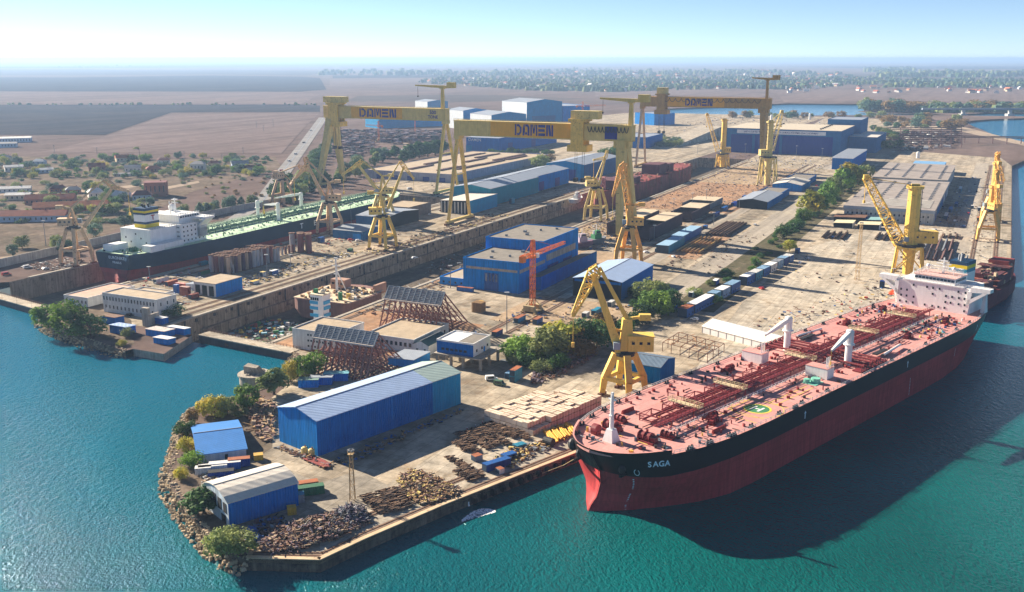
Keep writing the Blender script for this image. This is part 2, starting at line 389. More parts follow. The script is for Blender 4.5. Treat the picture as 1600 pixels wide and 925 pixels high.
# surfaces of the yard, each a sheet a little above the one below
yardp = [yd(352, -368).to_2d(), yd(352, -440).to_2d(), yd(440, -452).to_2d(), yd(880, -455).to_2d(), yd(900, -560).to_2d(), yd(1400, -640).to_2d(), yd(1900, -900).to_2d(), yd(2500, -800).to_2d(), yd(2350, -180).to_2d(), yd(1500, -120).to_2d(), yd(1500, 0).to_2d(), yd(1395, QN - .5).to_2d(), yd(684, QN - .5).to_2d(), V((199, 497.5)), V((61, 357.5)), V((35, 331.5))] + [p + V((0, 1)) for p in near_quay[::-1]] + P2((380, 850), (345, 800), (318, 740), (330, 690), (360, 650), (420, 625), (462, 590), (466, 552)) + [yd(352, -301).to_2d()]
yard_holes = [[yd(U2A - 1, N2A), yd(U2B, N2A), yd(U2B, N2B), yd(U2A - 1, N2B)]]
def un_rect(u0, u1, n0, n1): return [yd(u0, n0).to_2d(), yd(u1, n0).to_2d(), yd(u1, n1).to_2d(), yd(u0, n1).to_2d()]
left_of_dock = [yd(352.5, N2A - .5).to_2d(), yd(352.5, -440).to_2d(), yd(420, N1B + .5).to_2d(), yd(U1B, N1B + .5).to_2d(), yd(U1B + 2, N1A).to_2d(), yd(880, -600).to_2d(), yd(1500, -690).to_2d(), yd(1950, -920).to_2d(), yd(2400, -820).to_2d(), yd(2400, -368).to_2d(), yd(U2B + 2, N2A - .5).to_2d()]
right_of_dock = [yd(352.5, N2B + .5).to_2d(), yd(U2B + 2, N2B + .5).to_2d(), yd(2400, -368).to_2d(), yd(2350, -180).to_2d(), yd(1560, -120).to_2d(), yd(1500, 0).to_2d(), yd(1395, QN - .5).to_2d(), yd(684, QN - .5).to_2d(), V((199, 498)), V((61, 358)), V((35, 332.5))] + [p + V((-.4, .7)) for p in near_quay[::-1]] + P2((386, 866), (366, 840), (345, 800), (318, 745), (325, 690), (360, 650), (420, 625), (464, 590), (468, 552))
sheet('yard_pavement', [left_of_dock, right_of_dock], G + .02, YARD)
sheet('apron', [P2((500, 870), (570, 838), (700, 783), (905, 701), (985, 655), (940, 600), (905, 590), (760, 660), (600, 760), (500, 800)),
                [V((62, 358)), V((199, 498)), yd(684, 10).to_2d(), yd(840, 10).to_2d(), yd(850, -75).to_2d(), yd(700, -122).to_2d(), yd(560, -122).to_2d(), yd(440, -112).to_2d(), yd(390, -108).to_2d()]], G + .035, APRON)
sheet('yard_road', [un_rect(540, 1300, -172, -150), un_rect(560, 1420, -28, -14), un_rect(600, 1000, -205, -196)], G + .04, groundmat('pale_dusty_road', ((.42, .37, .3), (.36, .32, .27)), .03, .3, stain=.6, track=.3))
sheet('ground', [un_rect(640, 740, -196, -176), un_rect(850, 1060, -296, -205), un_rect(500, 600, -300, -280), un_rect(353, 430, -298, -225)], G + .05, DIRT)
sheet('ground', [un_rect(560, 640, -296, -225), un_rect(1060, 1240, -296, -215), un_rect(440, 500, -228, -160), un_rect(690, 850, -296, -225)], G + .055, SANDY)
sheet('ground', [P2((262, 742), (300, 700), (330, 640), (400, 612), (430, 640), (425, 700), (330, 760), (380, 868), (330, 838)), P2((70, 497), (150, 470), (205, 500), (210, 540), (150, 528), (80, 506))], G + .06, SCRUB)
sheet('verge', [un_rect(505, 1180, -152, -128)], G + .065, groundmat('dark_verge_soil', ((.13, .115, .075), (.1, .095, .055), (.2, .16, .11)), .06, .3, stain=.9))
sheet('asphalt_road', [P2((470, 830), (560, 790), (610, 760), (560, 735), (500, 755), (440, 730), (420, 745))], G + .045, groundmat('grey_patched_concrete', ((.36, .32, .26), (.3, .27, .225)), .05, .3, slab=5, stain=.9))
# rail tracks: ballast bed with two rails
def track(name, pts, gauge, label):
    b = MB(); b.k = 0
    for a, c in zip(pts, pts[1:]):
        d = (c - a).normalized(); nr = V((-d.y, d.x))
        w = gauge / 2 + .8
        if gauge < 3: b.prism([tuple(x) for x in (a - nr*w, c - nr*w, c + nr*w, a + nr*w)], G + .03, G + .1)
    b.k = 1
    for a, c in zip(pts, pts[1:]):
        d = (c - a).normalized(); nr = V((-d.y, d.x))
        for s in (-1, 1):
            p, q = a + nr * s * gauge / 2, c + nr * s * gauge / 2
            b.prism([tuple(x) for x in (p - nr*.16, q - nr*.16, q + nr*.16, p + nr*.16)], G + .08, G + .24)
    return setting(b.build(name, [BALL, RUST]), 'structure', label)
for ua, ub, n, g in ((360, 1250, N2A - 7, 1.6), (360, 1250, N2A - 14, 1.6), (370, 1300, N2B + 7, 1.6), (420, 1300, -208, 1.6), (420, 1300, -217.5, 1.6), (690, 1390, 3, 1.6), (650, 1390, -11, 1.6), (410, 830, N1B + 6, 1.6), (430, 830, N1B + 17, 1.6)):
    track('crane_track', [yd(ua, n).to_2d(), yd(ub, n).to_2d()], g, 'steel crane rails set in the yard')
track('crane_track', P2((395, 866), (505, 867), (570, 835), (700, 780), (905, 698)), 1.5, 'rails along the near quay')
track('crane_track', P2((560, 812), (700, 756), (880, 685)), 1.5, 'inner rails along the near quay')

# open country: fields, the highway, the village ground
def field(m, *q, z=.3): sheet('field', [P2(*q)], G + z, m)
field(PLOW, (-300, 121), (120, 121), (330, 118), (470, 120), (500, 122), (510, 140), (470, 143.5), (-300, 142.5), z=.8)
field(STUB, (-300, 143.2), (470, 144.2), (500, 148), (470, 163), (-300, 163.5), z=.7)
field(PLOW, (-300, 164.5), (470, 163.6), (500, 165), (500, 175), (268, 176), (165, 211), (-300, 211), z=.6)
field(STUB, (270, 177.5), (500, 176.5), (480, 195), (440, 240), (60, 238), (95, 232), (168, 212), z=.4)
field(MIDF, (-300, 110), (300, 108), (520, 112), (480, 118), (330, 116.5), (-300, 119), z=1.2)
field(STUB, (60, 107), (330, 104.5), (560, 107), (500, 109.5), (200, 110), z=1.4)
field(MIDF, (-400, 99), (700, 98.5), (1200, 101), (700, 103), (-400, 104), z=3)
field(PLOW, (-200, 104.5), (200, 103.6), (420, 104.5), (200, 106), (-200, 107), z=2)
field(PLOW, (520, 118), (760, 117), (700, 121), (520, 122.5), z=1)
field(STUB, (515, 123), (700, 122), (650, 128), (515, 136), z=.8)
field(MIDF, (560, 150), (760, 148), (930, 155), (700, 160), (540, 158), z=.5)
field(PLOW, (1230, 104), (1500, 103), (1900, 105), (1900, 108.5), (1380, 108), z=1.5)
field(STUB, (1240, 108), (1500, 109.5), (1450, 113), (1260, 112), z=1.2)
field(STUB, (1210, 141), (1700, 140), (1900, 150), (1900, 158), (1440, 158.5), (1300, 158), (1225, 160), z=.4)
field(MIDF, (1280, 115), (1700, 117), (1900, 122), (1900, 136), (1500, 138), (1300, 132), z=.9)
field(STUB, (930, 138), (1120, 141), (1200, 147), (1180, 157), (1040, 163), (930, 152), z=.45)
field(SCRUB, (-300, 245), (0, 243), (200, 250), (430, 245), (440, 262), (300, 300), (200, 350), (100, 400), (-300, 400), z=.1)
sheet('highway', [P2((397, 315), (437, 262), (468, 224), (498, 184), (512, 184), (487, 222), (460, 262), (424, 315))], G + .5, groundmat('pale_highway', ((.3, .29, .28), (.26, .25, .245)), .02, .2, stain=.4))  # pale grey road surface
sheet('highway', [P2((250, 395), (330, 360), (397, 315), (424, 315), (345, 368), (250, 408))], G + .42, MATS['pale_highway'])
b = MB()
for (a, c) in (((447, 262), (477, 224)), ((477, 224), (505, 184)), ((411, 315), (447, 262))):
    p, q = at(*a), at(*c); d = (q - p).normalized(); nr = V((-d.y, d.x, 0))
    b.face([(w.x, w.y, G + .56) for w in (p - nr*.7, p + nr*.7, q + nr*.7, q - nr*.7)])
setting(b.build('road_marking', GREY), 'structure', 'pale median line of the highway')
sheet('dirt_track', [P2((0, 302), (90, 300), (180, 292), (250, 285), (262, 287), (185, 296), (95, 304), (0, 306)), P2((150, 312), (260, 292), (310, 283), (312, 286), (262, 296), (160, 318)), P2((0, 402), (60, 396), (190, 372), (300, 345), (302, 351), (195, 378), (60, 403), (0, 410))], G + .3, groundmat('pale_dirt_track', ((.4, .32, .245), (.35, .28, .215)), .05, .3, stain=.6))
sheet('sandy_lane', [P2((1400, 197), (1500, 197), (1600, 222), (1600, 228), (1490, 203), (1405, 203)), P2((1330, 250), (1390, 240), (1400, 228), (1390, 222), (1372, 236), (1330, 246))], G + .3, MATS['pale_dirt_track'])

# water
def watermat():
    m = bpy.data.materials.new('sea_water'); m.use_nodes = True; N = m.node_tree.nodes; L = m.node_tree.links; b = N['Principled BSDF']
    tc = N.new('ShaderNodeTexCoord')
    def noise(scale, det, st=(1, 1, 1), rot=0, dist=0):
        mp = N.new('ShaderNodeMapping'); mp.inputs['Scale'].default_value = st; mp.inputs['Rotation'].default_value = (0, 0, rot); L.new(tc.outputs['Object'], mp.inputs[0])
        t = N.new('ShaderNodeTexNoise'); t.inputs['Scale'].default_value = scale; t.inputs['Detail'].default_value = det; t.inputs['Distortion'].default_value = dist; L.new(mp.outputs[0], t.inputs['Vector']); return t.outputs['Fac']
    cr = N.new('ShaderNodeValToRGB'); e = cr.color_ramp.elements; e[0].position = .38; e[0].color = (.001, .07, .066, 1); e[1].position = .66; e[1].color = (.002, .11, .105, 1)
    L.new(noise(.012, 4, (1, 1, 1), .6), cr.inputs[0])
    # green right, bluer left and far off: sky reflection put into the colour
    sp = N.new('ShaderNodeSeparateXYZ'); L.new(tc.outputs['Object'], sp.inputs[0])
    mr = N.new('ShaderNodeMapRange'); mr.inputs[1].default_value = -160; mr.inputs[2].default_value = 60; mr.inputs[3].default_value = 0; mr.inputs[4].default_value = 1; L.new(sp.outputs[0], mr.inputs[0])
    mb = N.new('ShaderNodeMapRange'); mb.inputs[1].default_value = 330; mb.inputs[2].default_value = 800; L.new(sp.outputs[1], mb.inputs[0])
    x = N.new('ShaderNodeMix'); x.data_type = 'RGBA'; L.new(mr.outputs[0], x.inputs[0]); x.inputs[6].default_value = (.003, .12, .175, 1); L.new(cr.outputs[0], x.inputs[7])
    x2 = N.new('ShaderNodeMix'); x2.data_type = 'RGBA'; L.new(mb.outputs[0], x2.inputs[0]); L.new(x.outputs[2], x2.inputs[6]); x2.inputs[7].default_value = (.004, .15, .30, 1)
    L.new(x2.outputs[2], b.inputs['Base Color'])
    b.inputs['Roughness'].default_value = .07; b.inputs['IOR'].default_value = 1.33; b.inputs['Specular IOR Level'].default_value = .26
    ma = N.new('ShaderNodeMath'); ma.operation = 'ADD'
    m1 = N.new('ShaderNodeMath'); m1.operation = 'MULTIPLY'; L.new(noise(1.3, 5, (1, .65, 1), R(40), .2), m1.inputs[0]); m1.inputs[1].default_value = .5
    m2 = N.new('ShaderNodeMath'); m2.operation = 'MULTIPLY'; L.new(noise(.5, 3, (1, .55, 1), R(50)), m2.inputs[0]); m2.inputs[1].default_value = .5
    L.new(m1.outputs[0], ma.inputs[0]); L.new(m2.outputs[0], ma.inputs[1])
    wp = noise(.02, 3, (1, .5, 1), R(30)); ws = N.new('ShaderNodeMapRange'); ws.inputs[1].default_value = .35; ws.inputs[2].default_value = .65; ws.inputs[3].default_value = .78; ws.inputs[4].default_value = 1.0; L.new(wp, ws.inputs[0])
    bp = N.new('ShaderNodeBump'); bp.inputs['Distance'].default_value = 1.15; L.new(ma.outputs[0], bp.inputs['Height']); L.new(ws.outputs[0], bp.inputs['Strength'])
    L.new(bp.outputs[0], b.inputs['Normal']); return m
sheet('water', [[V((-FAR, -400)), V((FAR, -400)), V((FAR, 8000)), V((-FAR, 8000))]], 0.0, watermat(), holes=[un_rect(U2A - 1, U2B + 5, N2A - 1, N2B + 1), m1])
# ------------------------------------------------------------------ ships
def interp(t, x):
    if x <= t[0][0]: return t[0][1]
    for (a, b), (c, d) in zip(t, t[1:]):
        if x <= c: return b + (d - b) * (x - a) / (c - a)
    return t[-1][1]
def text_mesh(txt, size, depth=.05, bold=.0, sx=1.0):
    cu = bpy.data.curves.new('lettering', 'FONT'); cu.body = txt; cu.size = size; cu.extrude = 0; cu.offset = bold; cu.align_x = 'CENTER'; cu.align_y = 'CENTER'; cu.resolution_u = 3
    o = bpy.data.objects.new('lettering', cu); C.objects.link(o)
    bpy.context.view_layer.update()
    me = bpy.data.meshes.new_from_object(o.evaluated_get(bpy.context.evaluated_depsgraph_get()))
    bpy.data.objects.remove(o); bpy.data.curves.remove(cu)
    for v in me.vertices: v.co.x *= sx
    return me
def place_text(txt, size, fn, m, parent, name='lettering', bold=.0, sx=1.0):
    # fn maps (across, up) of the flat lettering to its place on the surface it is painted on
    me = text_mesh(txt, size, bold=bold, sx=sx)
    for v in me.vertices: v.co = fn(v.co.x, v.co.y)
    me.materials.clear(); me.materials.append(m); me.update()
    o = bpy.data.objects.new(name, me); C.objects.link(o)
    if parent: o.parent = parent
    return o

class Hull:
    BOWD = ((0, .25), (.25, 2.2), (.6, 4), (2, 7.5), (4.5, 11), (8, 14.3), (14, 18.2), (25, 21.8), (40, 23.7), (56, 24.5))
    BOWW = ((0, .15), (.5, .9), (2, 2.4), (5, 5.6), (9, 9.2), (15, 13.2), (22, 17.2), (30, 21.2), (40, 23.8), (52, 24.5))
    def __init__(s, L, B, D, keel): s.L, s.B, s.D, s.keel = L, B, D, keel
    def hb(s, x, z):
        k = s.B / 49.0; d = s.L - x
        dk = interp(s.BOWD, d) * k; wl = interp(s.BOWW, d) * k
        t = max(0, min(1, z / (s.D * .66))); t = t * t * (3 - 2 * t)
        b = wl + (dk - wl) * t
        sd = interp(((0, 15), (6, 18), (16, 21), (30, 23.4), (45, 24.5)), x) * k; sw = interp(((0, 7), (12, 13), (30, 19), (55, 23.4), (75, 24.5)), x) * k
        t2 = max(0, min(1, (z - 0) / (s.D * .85)))
        b = min(b, sw + (sd - sw) * t2)
        if z < 0: b *= 1 - .12 * min(1, -z / 8) ** 2
        return b
    def stem(s, z):                          # how far the stem reaches past L at each height: a soft bulb low down, a rake at the top
        return interp(((-3, .6), (0, 1.3), (1.5, .3), (3.5, -2.4), (7, -4), (12, -3.4), (15.5, -1.2), (s.D, .8), (s.D + 2, 1.6)), z)
    def xs(s):
        L = s.L; a = [0, 3, 7, 12, 18, 25, 35, 50, 70]; m = [70 + (L - 130) * i / 8 for i in range(1, 9)]
        return a + m + [L - d for d in (52, 46, 40, 34, 28, 23, 19, 15, 12, 9, 6.5, 4.5, 3, 1.8, .9, .35, 0)]
    def build(s, parent, zc, top, bot, deckm):
        zs = [z for z in (s.keel, s.keel + 3, 0, 1.5, 3.5, 5, 7.5, 10) if z < zc - .5] ; zs = sorted(set(zs)) + [zc, zc + .01, (zc + s.D) / 2, s.D - 1, s.D + .12]
        b = MB(); xs = s.xs()
        def pt(x, z, sg):
            f = max(0, 1 - (s.L - x) / 12); return (x + s.stem(z) * f, sg * s.hb(x, z), z)
        i0 = 0
        for sg in (1, -1):
            base = len(b.v)
            for x in xs:
                for z in zs: b.v.append(pt(x, z, sg))
            n = len(zs)
            for i in range(len(xs) - 1):
                for j in range(n - 1):
                    q = (base + i*n + j, base + (i+1)*n + j, base + (i+1)*n + j + 1, base + i*n + j + 1)
                    b.f.append(q if sg < 0 else q[::-1]); b.m.append(1 if zs[j] < zc - .005 else 0)
        n = len(zs); off = len(xs) * n
        for j in range(n - 1):                   # transom and stem closing strips
            k = 1 if zs[j] < zc - .005 else 0
            b.f.append((j, j + 1, off + j + 1, off + j)); b.m.append(k)
            e = (len(xs) - 1) * n
            b.f.append((e + j, off + e + j, off + e + j + 1, e + j + 1)); b.m.append(k)
        h = b.build('hull', [top, bot], parent, smooth=True)
        for p in h.data.polygons: p.use_smooth = True
        d = MB(); ring = [pt(x, s.D, 1) for x in xs]; left = [pt(x, s.D, -1) for x in xs]
        for i in range(len(xs) - 1): d.face([left[i], left[i+1], ring[i+1], ring[i]])
        for f in range(len(d.v)): d.v[f] = (d.v[f][0], d.v[f][1] * .996, s.D + .02)
        d.build('deck', deckm, parent)
        w = MB(); hgt = 1.5
        for sg in (1, -1):
            xb = [x for x in xs if s.L - x <= 16]
            for a, c in zip(xb, xb[1:]):
                p, q = pt(a, s.D + .1, sg), pt(c, s.D + .1, sg); p1, q1 = pt(a, s.D + hgt, sg), pt(c, s.D + hgt, sg)
                p2, q2 = [(v[0] - .25, v[1] * .965 - sg * .1, v[2]) for v in (p1, q1)]; p3, q3 = (p2[0], p2[1], s.D), (q2[0], q2[1], s.D)
                w.k = 0; w.face((p, q, q1, p1)); w.k = 1; w.face((p1, q1, q2, p2)); w.face((p2, q2, q3, p3))
        p, q = pt(xs[-1], s.D + .1, 1), pt(xs[-1], s.D + .1, -1); w.k = 0
        w.face((q, p, (p[0] + .2, p[1], s.D + hgt), (q[0] + .2, q[1], s.D + hgt)))
        w.build('bulwark', [top, deckm], parent)
        return h

HBLK = mat('black_hull_paint', '#060914', .4, var=.25, sc=.08, fine=.05, streak=.35, spec=.25, plates=(9, 2.6, 2))
HRED = mat('red_antifouling', '#a4393b', .6, spec=.15, plates=(9, 2.6, 2), var=.18, sc=.06, fine=.06, streak=.28)
HTEAL = mat('dark_teal_hull_paint', '#0a2f4a', .6, spec=.2, var=.15, sc=.1, streak=.15)
DECKR = mat('salmon_red_deck', '#c88f88', .8, plates=(12, 4, 1), var=.14, sc=.12, fine=.1, rust=.15, rustcol=(.46, .24, .17))
DECKG = mat('pale_green_deck', '#b4d0ae', .8, var=.16, sc=.12, fine=.14, rust=.12, rustcol=(.16, .27, .2))
PIPER = mat('maroon_pipe_paint', '#7d2b2f', .6, var=.2, sc=.5)
PIPEG = mat('green_pipe_paint', '#1f5d4a', .6, var=.2, sc=.5)
FUNB = mat('dark_blue_funnel', '#123c5c', .5, var=.05); FUNY = mat('yellow_funnel_band', '#e6c81e', .5, var=.05); FUNT = mat('teal_funnel_band', '#2a7f9a', .5, var=.05)
ORNG = mat('orange_lifeboat', '#e2562a', .45, var=.05)

def rail(b, pts, h=1.1, step=2.0, t=.09, posts=True):
    for p, q in zip(pts, pts[1:]):
        p, q = V(p), V(q); n = max(1, int((q - p).length / step))
        for z in (h, h * .5): b.bar(p + V((0, 0, z)), q + V((0, 0, z)), t)
        if posts:
            for i in range(n + 1): c = p.lerp(q, i / n); b.bar(c, c + V((0, 0, h)), t * 1.2)
def fittings(parent, hull, x0, x1, n, mats, seed, avoid=4.5, edge=3):
    g = random.Random(seed); b = MB()
    for i in range(n):
        x = g.uniform(x0, x1); w = hull.hb(x, hull.D) - edge
        y = g.uniform(avoid, w) * g.choice((-1, 1)); b.k = g.randrange(len(mats)); z = hull.D
        t = g.random()
        if t < .45: b.box((x, y, z + .4), (g.uniform(.5, 1.3), g.uniform(.5, 1.3), g.uniform(.5, 1.2)), g.random())
        elif t < .75: b.tube((x, y, z), (x, y, z + g.uniform(.7, 1.6)), g.uniform(.2, .45), n=6)
        else:
            l = g.uniform(2, 8); a = g.choice((0, math.pi / 2)); b.tube((x, y, z + .45), (x + l * math.cos(a), y + l * math.sin(a) * .6, z + .45), .16, n=5)
    o = b.build('deck_fitting', mats, parent); o['kind'] = 'stuff'; return o
def winch(parent, x, y, z, rz, m, name='mooring_winch', s=1.0):
    b = MB(); ca, sa = math.cos(rz), math.sin(rz)
    def p(a, c, h): return (x + (a * ca - c * sa) * s, y + (a * sa + c * ca) * s, z + h * s)
    b.box(p(0, 0, .25), (4.2 * s, 2.2 * s, .4 * s), rz)
    for c in (-1.6, -.2): b.tube(p(c, 0, 1.1), p(c + 1.1, 0, 1.1), .8 * s, n=10)
    for c in (-1.75, -.4, .95): b.tube(p(c, 0, 1.1), p(c + .12, 0, 1.1), 1.05 * s, n=10)
    b.box(p(1.6, 0, .8), (1.0 * s, 1.2 * s, 1.2 * s), rz)
    return b.build(name, m, parent)
def bollards(parent, hull, xs, m):
    for x in xs:
        for sg in (1, -1):
            y = sg * (hull.hb(x, hull.D) - 1.6); b = MB(); b.box((x, y, hull.D + .12), (2.6, .9, .2))
            for d in (-.7, .7): b.tube((x + d, y, hull.D + .1), (x + d, y, hull.D + 1.1), .34, n=8)
            b.build('bollard', m, parent)
def deck_crane(parent, x, y, z, ph, jl, ang, m, rise=.12, name='deck_crane'):
    b = MB(); b.tube((x, y, z), (x, y, z + ph * .62), 1.35, n=14); b.tube((x, y, z + ph * .62), (x, y, z + ph), 1.55, n=14); b.tube((x, y, z + ph * .6), (x, y, z + ph * .63), 2.2, n=14); b.sphere((x, y, z + ph), 1.5, zf=.5)
    o = b.build(name, m, parent, smooth=False)
    j = MB(); d = V((math.cos(ang), math.sin(ang), -rise)); p = V((x, y, z + ph - .6)) + d * 1.0; q = p + d * jl
    j.bar(p, p.lerp(q, .35), 1.2, 1.6, 1.5); j.bar(p.lerp(q, .35), q, 1.5, 1.8, .6); j.build('jib', m, o)
    k = MB(); k.bar(q, q - V((0, 0, ph * .55)), .12); k.box(q - V((0, 0, ph * .57)), (.8, .8, 1.0)); k.bar((q.x, q.y, z), (q.x, q.y, z + ph * .45), .5); k.build('hook', YEL, o)
    return o
def windows(parent, rows, m, name='window'):
    # rows: (centre, along-vector, up-vector, normal) each one pane
    for c, a, u, nrm in rows:
        c, a, u, nrm = V(c), V(a), V(u), V(nrm); e = MB()
        e.hexa([c - a - u - nrm * .05, c + a - u - nrm * .05, c + a - u + nrm * .05, c - a - u + nrm * .05][::1], [c - a + u - nrm * .05, c + a + u - nrm * .05, c + a + u + nrm * .05, c - a + u + nrm * .05])
        e.build(name, m, parent)

# ---- the big red tanker at the near quay
SH = R(45.3); BOWDIR = SH + math.pi
su, sn = V((math.cos(SH), math.sin(SH), 0)), V((math.sin(SH), -math.cos(SH), 0))
stern0 = V((96.7, 320.7, 0)) + su * 195 - sn * 24
tk = thing('oil_tanker', 'big tanker with salmon red deck and black over red hull moored at the near quay', 'ship', stern0, BOWDIR)
H1 = Hull(274, 49, 18.8, -3); D = H1.D
H1.build(tk, 12.0, HBLK, HRED, DECKR)
def side_pt(h, x, z, out=.06, sg=1):
    f = max(0, 1 - (h.L - x) / 12); return V((x + h.stem(z) * f, sg * (h.hb(x, z) + out), z))
# name and marks on the port bow and side
arc = [(0.0, 266.0)]                                                   # girth of the bow along the deck line, for the lettering
while arc[-1][1] > 240: q = arc[-1][1]; arc.append((arc[-1][0] + (side_pt(H1, q - .25, 16) - side_pt(H1, q, 16)).length, q - .25))
for i, ch in enumerate('SAGA'):
    xc = .9 + i * 1.85
    place_text(ch, 2.5, lambda a, u, xc=xc: side_pt(H1, interp(arc, xc + a), 16.3 + u), mat('pale_hull_lettering', '#c8dbe8', .5, var=.03), tk, 'name_letter', bold=.07, sx=1.0)
b = MB(); HM = MATS['pale_hull_lettering']
for x, z0, z1 in ((266.5, -1, 11.5), (104, 1, 9), (58, 7.5, 11.8)):       # draught marks
    for k in range(int((z1 - z0) * 1.6)):
        z = z0 + k / 1.6; q = [side_pt(H1, x + d + (z * .28 if x > 200 else 0), z + e) for d, e in ((.18, 0), (-.18, 0), (-.18, .3), (.18, .3))]; b.face(q)
b.build('draught_mark', HM, tk)
for x, z in ((190, 15), (108, 15), (33, 15.5)):
    b = MB(); 
    for pts in (((0, 1.5), (-.75, .5), (-.28, .5), (-.28, -1.4), (.28, -1.4), (.28, .5), (.75, .5)),):
        b.face([side_pt(H1, x - d, z + e, .07) for d, e in reversed(pts)])
    b.build('tug_mark', HM, tk)
b = MB()
for d0 in range(14):
    a0, a1 = [2 * math.pi * q / 14 for q in (d0, d0 + 1)]
    if d0 in (3, 4): continue
    b.face([side_pt(H1, 268.6 + r * .6 * math.cos(a), 13.6 + r * math.sin(a), .07) for r, a in ((.9, a0), (1.15, a0), (1.15, a1), (.9, a1))])
b.build('thruster_mark', HM, tk)
for sg in (1, -1):                                                      # anchors in their pockets
    b = MB(); c = side_pt(H1, 271.4, 14.6, .1, sg); b.sphere(c, 1.2, 8, 5, 1.3); b.bar(c + V((-1.6, sg * .5, -1.8)), c + V((1.6, sg * .5, -1.8)), .8); b.bar(c + V((0, sg * .5, -2)), c + V((0, sg * .3, 2)), .5)
    b.build('anchor', mat('black_anchor_iron', '#15181c', .5), tk)
b = MB(); b.sphere(side_pt(H1, 268, 15.6, .9, -1), 1.7, 8, 6, 1.2); b.build('bow_fender', DARK, tk)
# railings and gunwale
for sg in (1, -1):
    b = MB(); xs = [14 + 6.1 * i for i in range(41)]; rail(b, [(x, sg * (H1.hb(x, D) - .35), D) for x in xs], 1.15, 2.1, .1); b.build('railing', WHITE if sg < 0 else mat('light_grey_rail', '#b5b9bd', .6), tk)
# cargo pipes, catwalk and their frames down the centre line
for k, y in enumerate((-5.2, -3.9, -2.9, -1.7, -.6, .7, 1.9, 3.1)):
    x1 = (232, 244, 238, 228, 244, 236, 226, 240)[k]
    b = MB(); b.tube((40, y, D + 1.25 + .2 * (k % 2)), (x1, y, D + 1.25 + .2 * (k % 2)), .34 if k % 3 else .24, n=6); b.build('cargo_pipe', PIPER, tk)
b = MB(); b.bx(38, 250, 4.3, 5.9, D + 2.9, D + 3.05); b.build('catwalk_deck', PIPER, tk)
b = MB()
for y in (4.3, 5.9): rail(b, [(38, y, D + 3), (250, y, D + 3)], 1.1, 2.2, .1)
b.build('catwalk_railing', PIPER, tk)
b = MB(); rail(b, [(42, 7.6, D), (246, 7.6, D)], 1.5, 2.4, .16); b.build('vapour_line_railing', WHITE, tk)
for i in range(33):
    x = 44 + i * 6.2; b = MB()
    for y in (-6.4, 6.2): b.bar((x, y, D), (x, y, D + (3.0 if y > 0 else 2.6)), .3)
    b.bar((x, -6.4, D + 2.4), (x, 6.2, D + 2.9), .28); b.bar((x, -6.4, D + .8), (x, 4.2, D + .8), .22)
    if i % 2: b.bar((x, -6.4, D + 2.4), (x + 6.2, -6.4, D + 2.4), .2); b.bar((x + 6.2, -6.4, D + .2), (x, -6.4, D + 2.4), .14)
    b.build('pipe_support', PIPER, tk)
for x in (60, 97, 150, 199, 226):                                      # expansion loops and cross platforms
    b = MB(); b.bx(x - 1.4, x + 1.4, -6.2, 6.2, D + 3.1, D + 3.3); rail(b, [(x - 1.4, -6.2, D + 3.3), (x + 1.4, -6.2, D + 3.3), (x + 1.4, 6.2, D + 3.3), (x - 1.4, 6.2, D + 3.3), (x - 1.4, -6.2, D + 3.3)], 1.1, 1.6, .12)
    b.build('cross_platform', mat('cream_platform_paint', '#cdbb95', .7), tk)
for sg in (1, -1):                                                      # manifolds each side amidships
    b = MB()
    for k in range(5): b.tube((126 + k * 3.4, sg * 4, D + 1.6), (126 + k * 3.4, sg * 20.5, D + 1.6), .42, n=7); b.tube((126 + k * 3.4, sg * 20.5, D + 1.6), (126 + k * 3.4, sg * 21.2, D + 1.6), .75, n=8)
    b.bx(122, 144, sg * 18.5, sg * 22.2, D + .1, D + .55)
    for k in range(4): b.bar((127 + k * 4, sg * 17.6, D), (127 + k * 4, sg * 17.6, D + 2.0), .3)
    b.build('manifold', PIPER, tk)
    b = MB(); rail(b, [(122, sg * 22.2, D + .5), (144, sg * 22.2, D + .5)], 1.2, 2, .14); b.bx(110, 120, sg * 15, sg * 17, D + .8, D + 1.3); b.bx(111, 119, sg * 18, sg * 19, D + .8, D + 1.2); b.build('hose_rack', DARK, tk)
    b = MB(); b.tube((100, sg * 17.5, D + 1.2), (118, sg * 19.0, D + 1.2), .5, n=8); b.build('spare_hose', WHITE, tk)
deck_crane(tk, 137.5, 13.4, D, 13.5, 19, R(8), WHITE); deck_crane(tk, 136.0, -13.6, D, 13.5, 19, R(4), WHITE)
for x, y in ((158.3, 12.6), (158.5, -14.6)):                            # white deck houses with a red top
    b = MB(); b.bx(x - 2.6, x + 2.6, y - 4.4, y + 4.4, D + .1, D + 4.0); o = b.build('deck_house', WHITE, tk)
    b = MB(); b.bx(x - 2.7, x + 2.7, y - 4.5, y + 4.5, D + 4.0, D + 4.15); b.build('roof', DECKR, o)
    b = MB(); 
    for k in range(3): b.bar((x - 1.5 + k * 1.2, y + 3, D + 4.1), (x - 1.5 + k * 1.2, y + 3, D + 8), .3)
    rail(b, [(x - 2.4, y + 4.2, D + 4.1), (x + 2.4, y + 4.2, D + 4.1)], 1.1, 1.2, .1); b.build('vent_pipe', WHITE, o)
b = MB(); b.tube((166.5, 15.5, D + .2), (166.5, 15.5, D + 1.9), 1.7, n=12); b.tube((168.5, 13, D + .3), (168.5, 13, D + 1.5), 1.1, n=10); b.bx(164, 170, 12, 17.4, D + .03, D + .2); b.build('green_hatch_cover', mat('pale_teal_paint', '#7cc4ae', .5), tk)
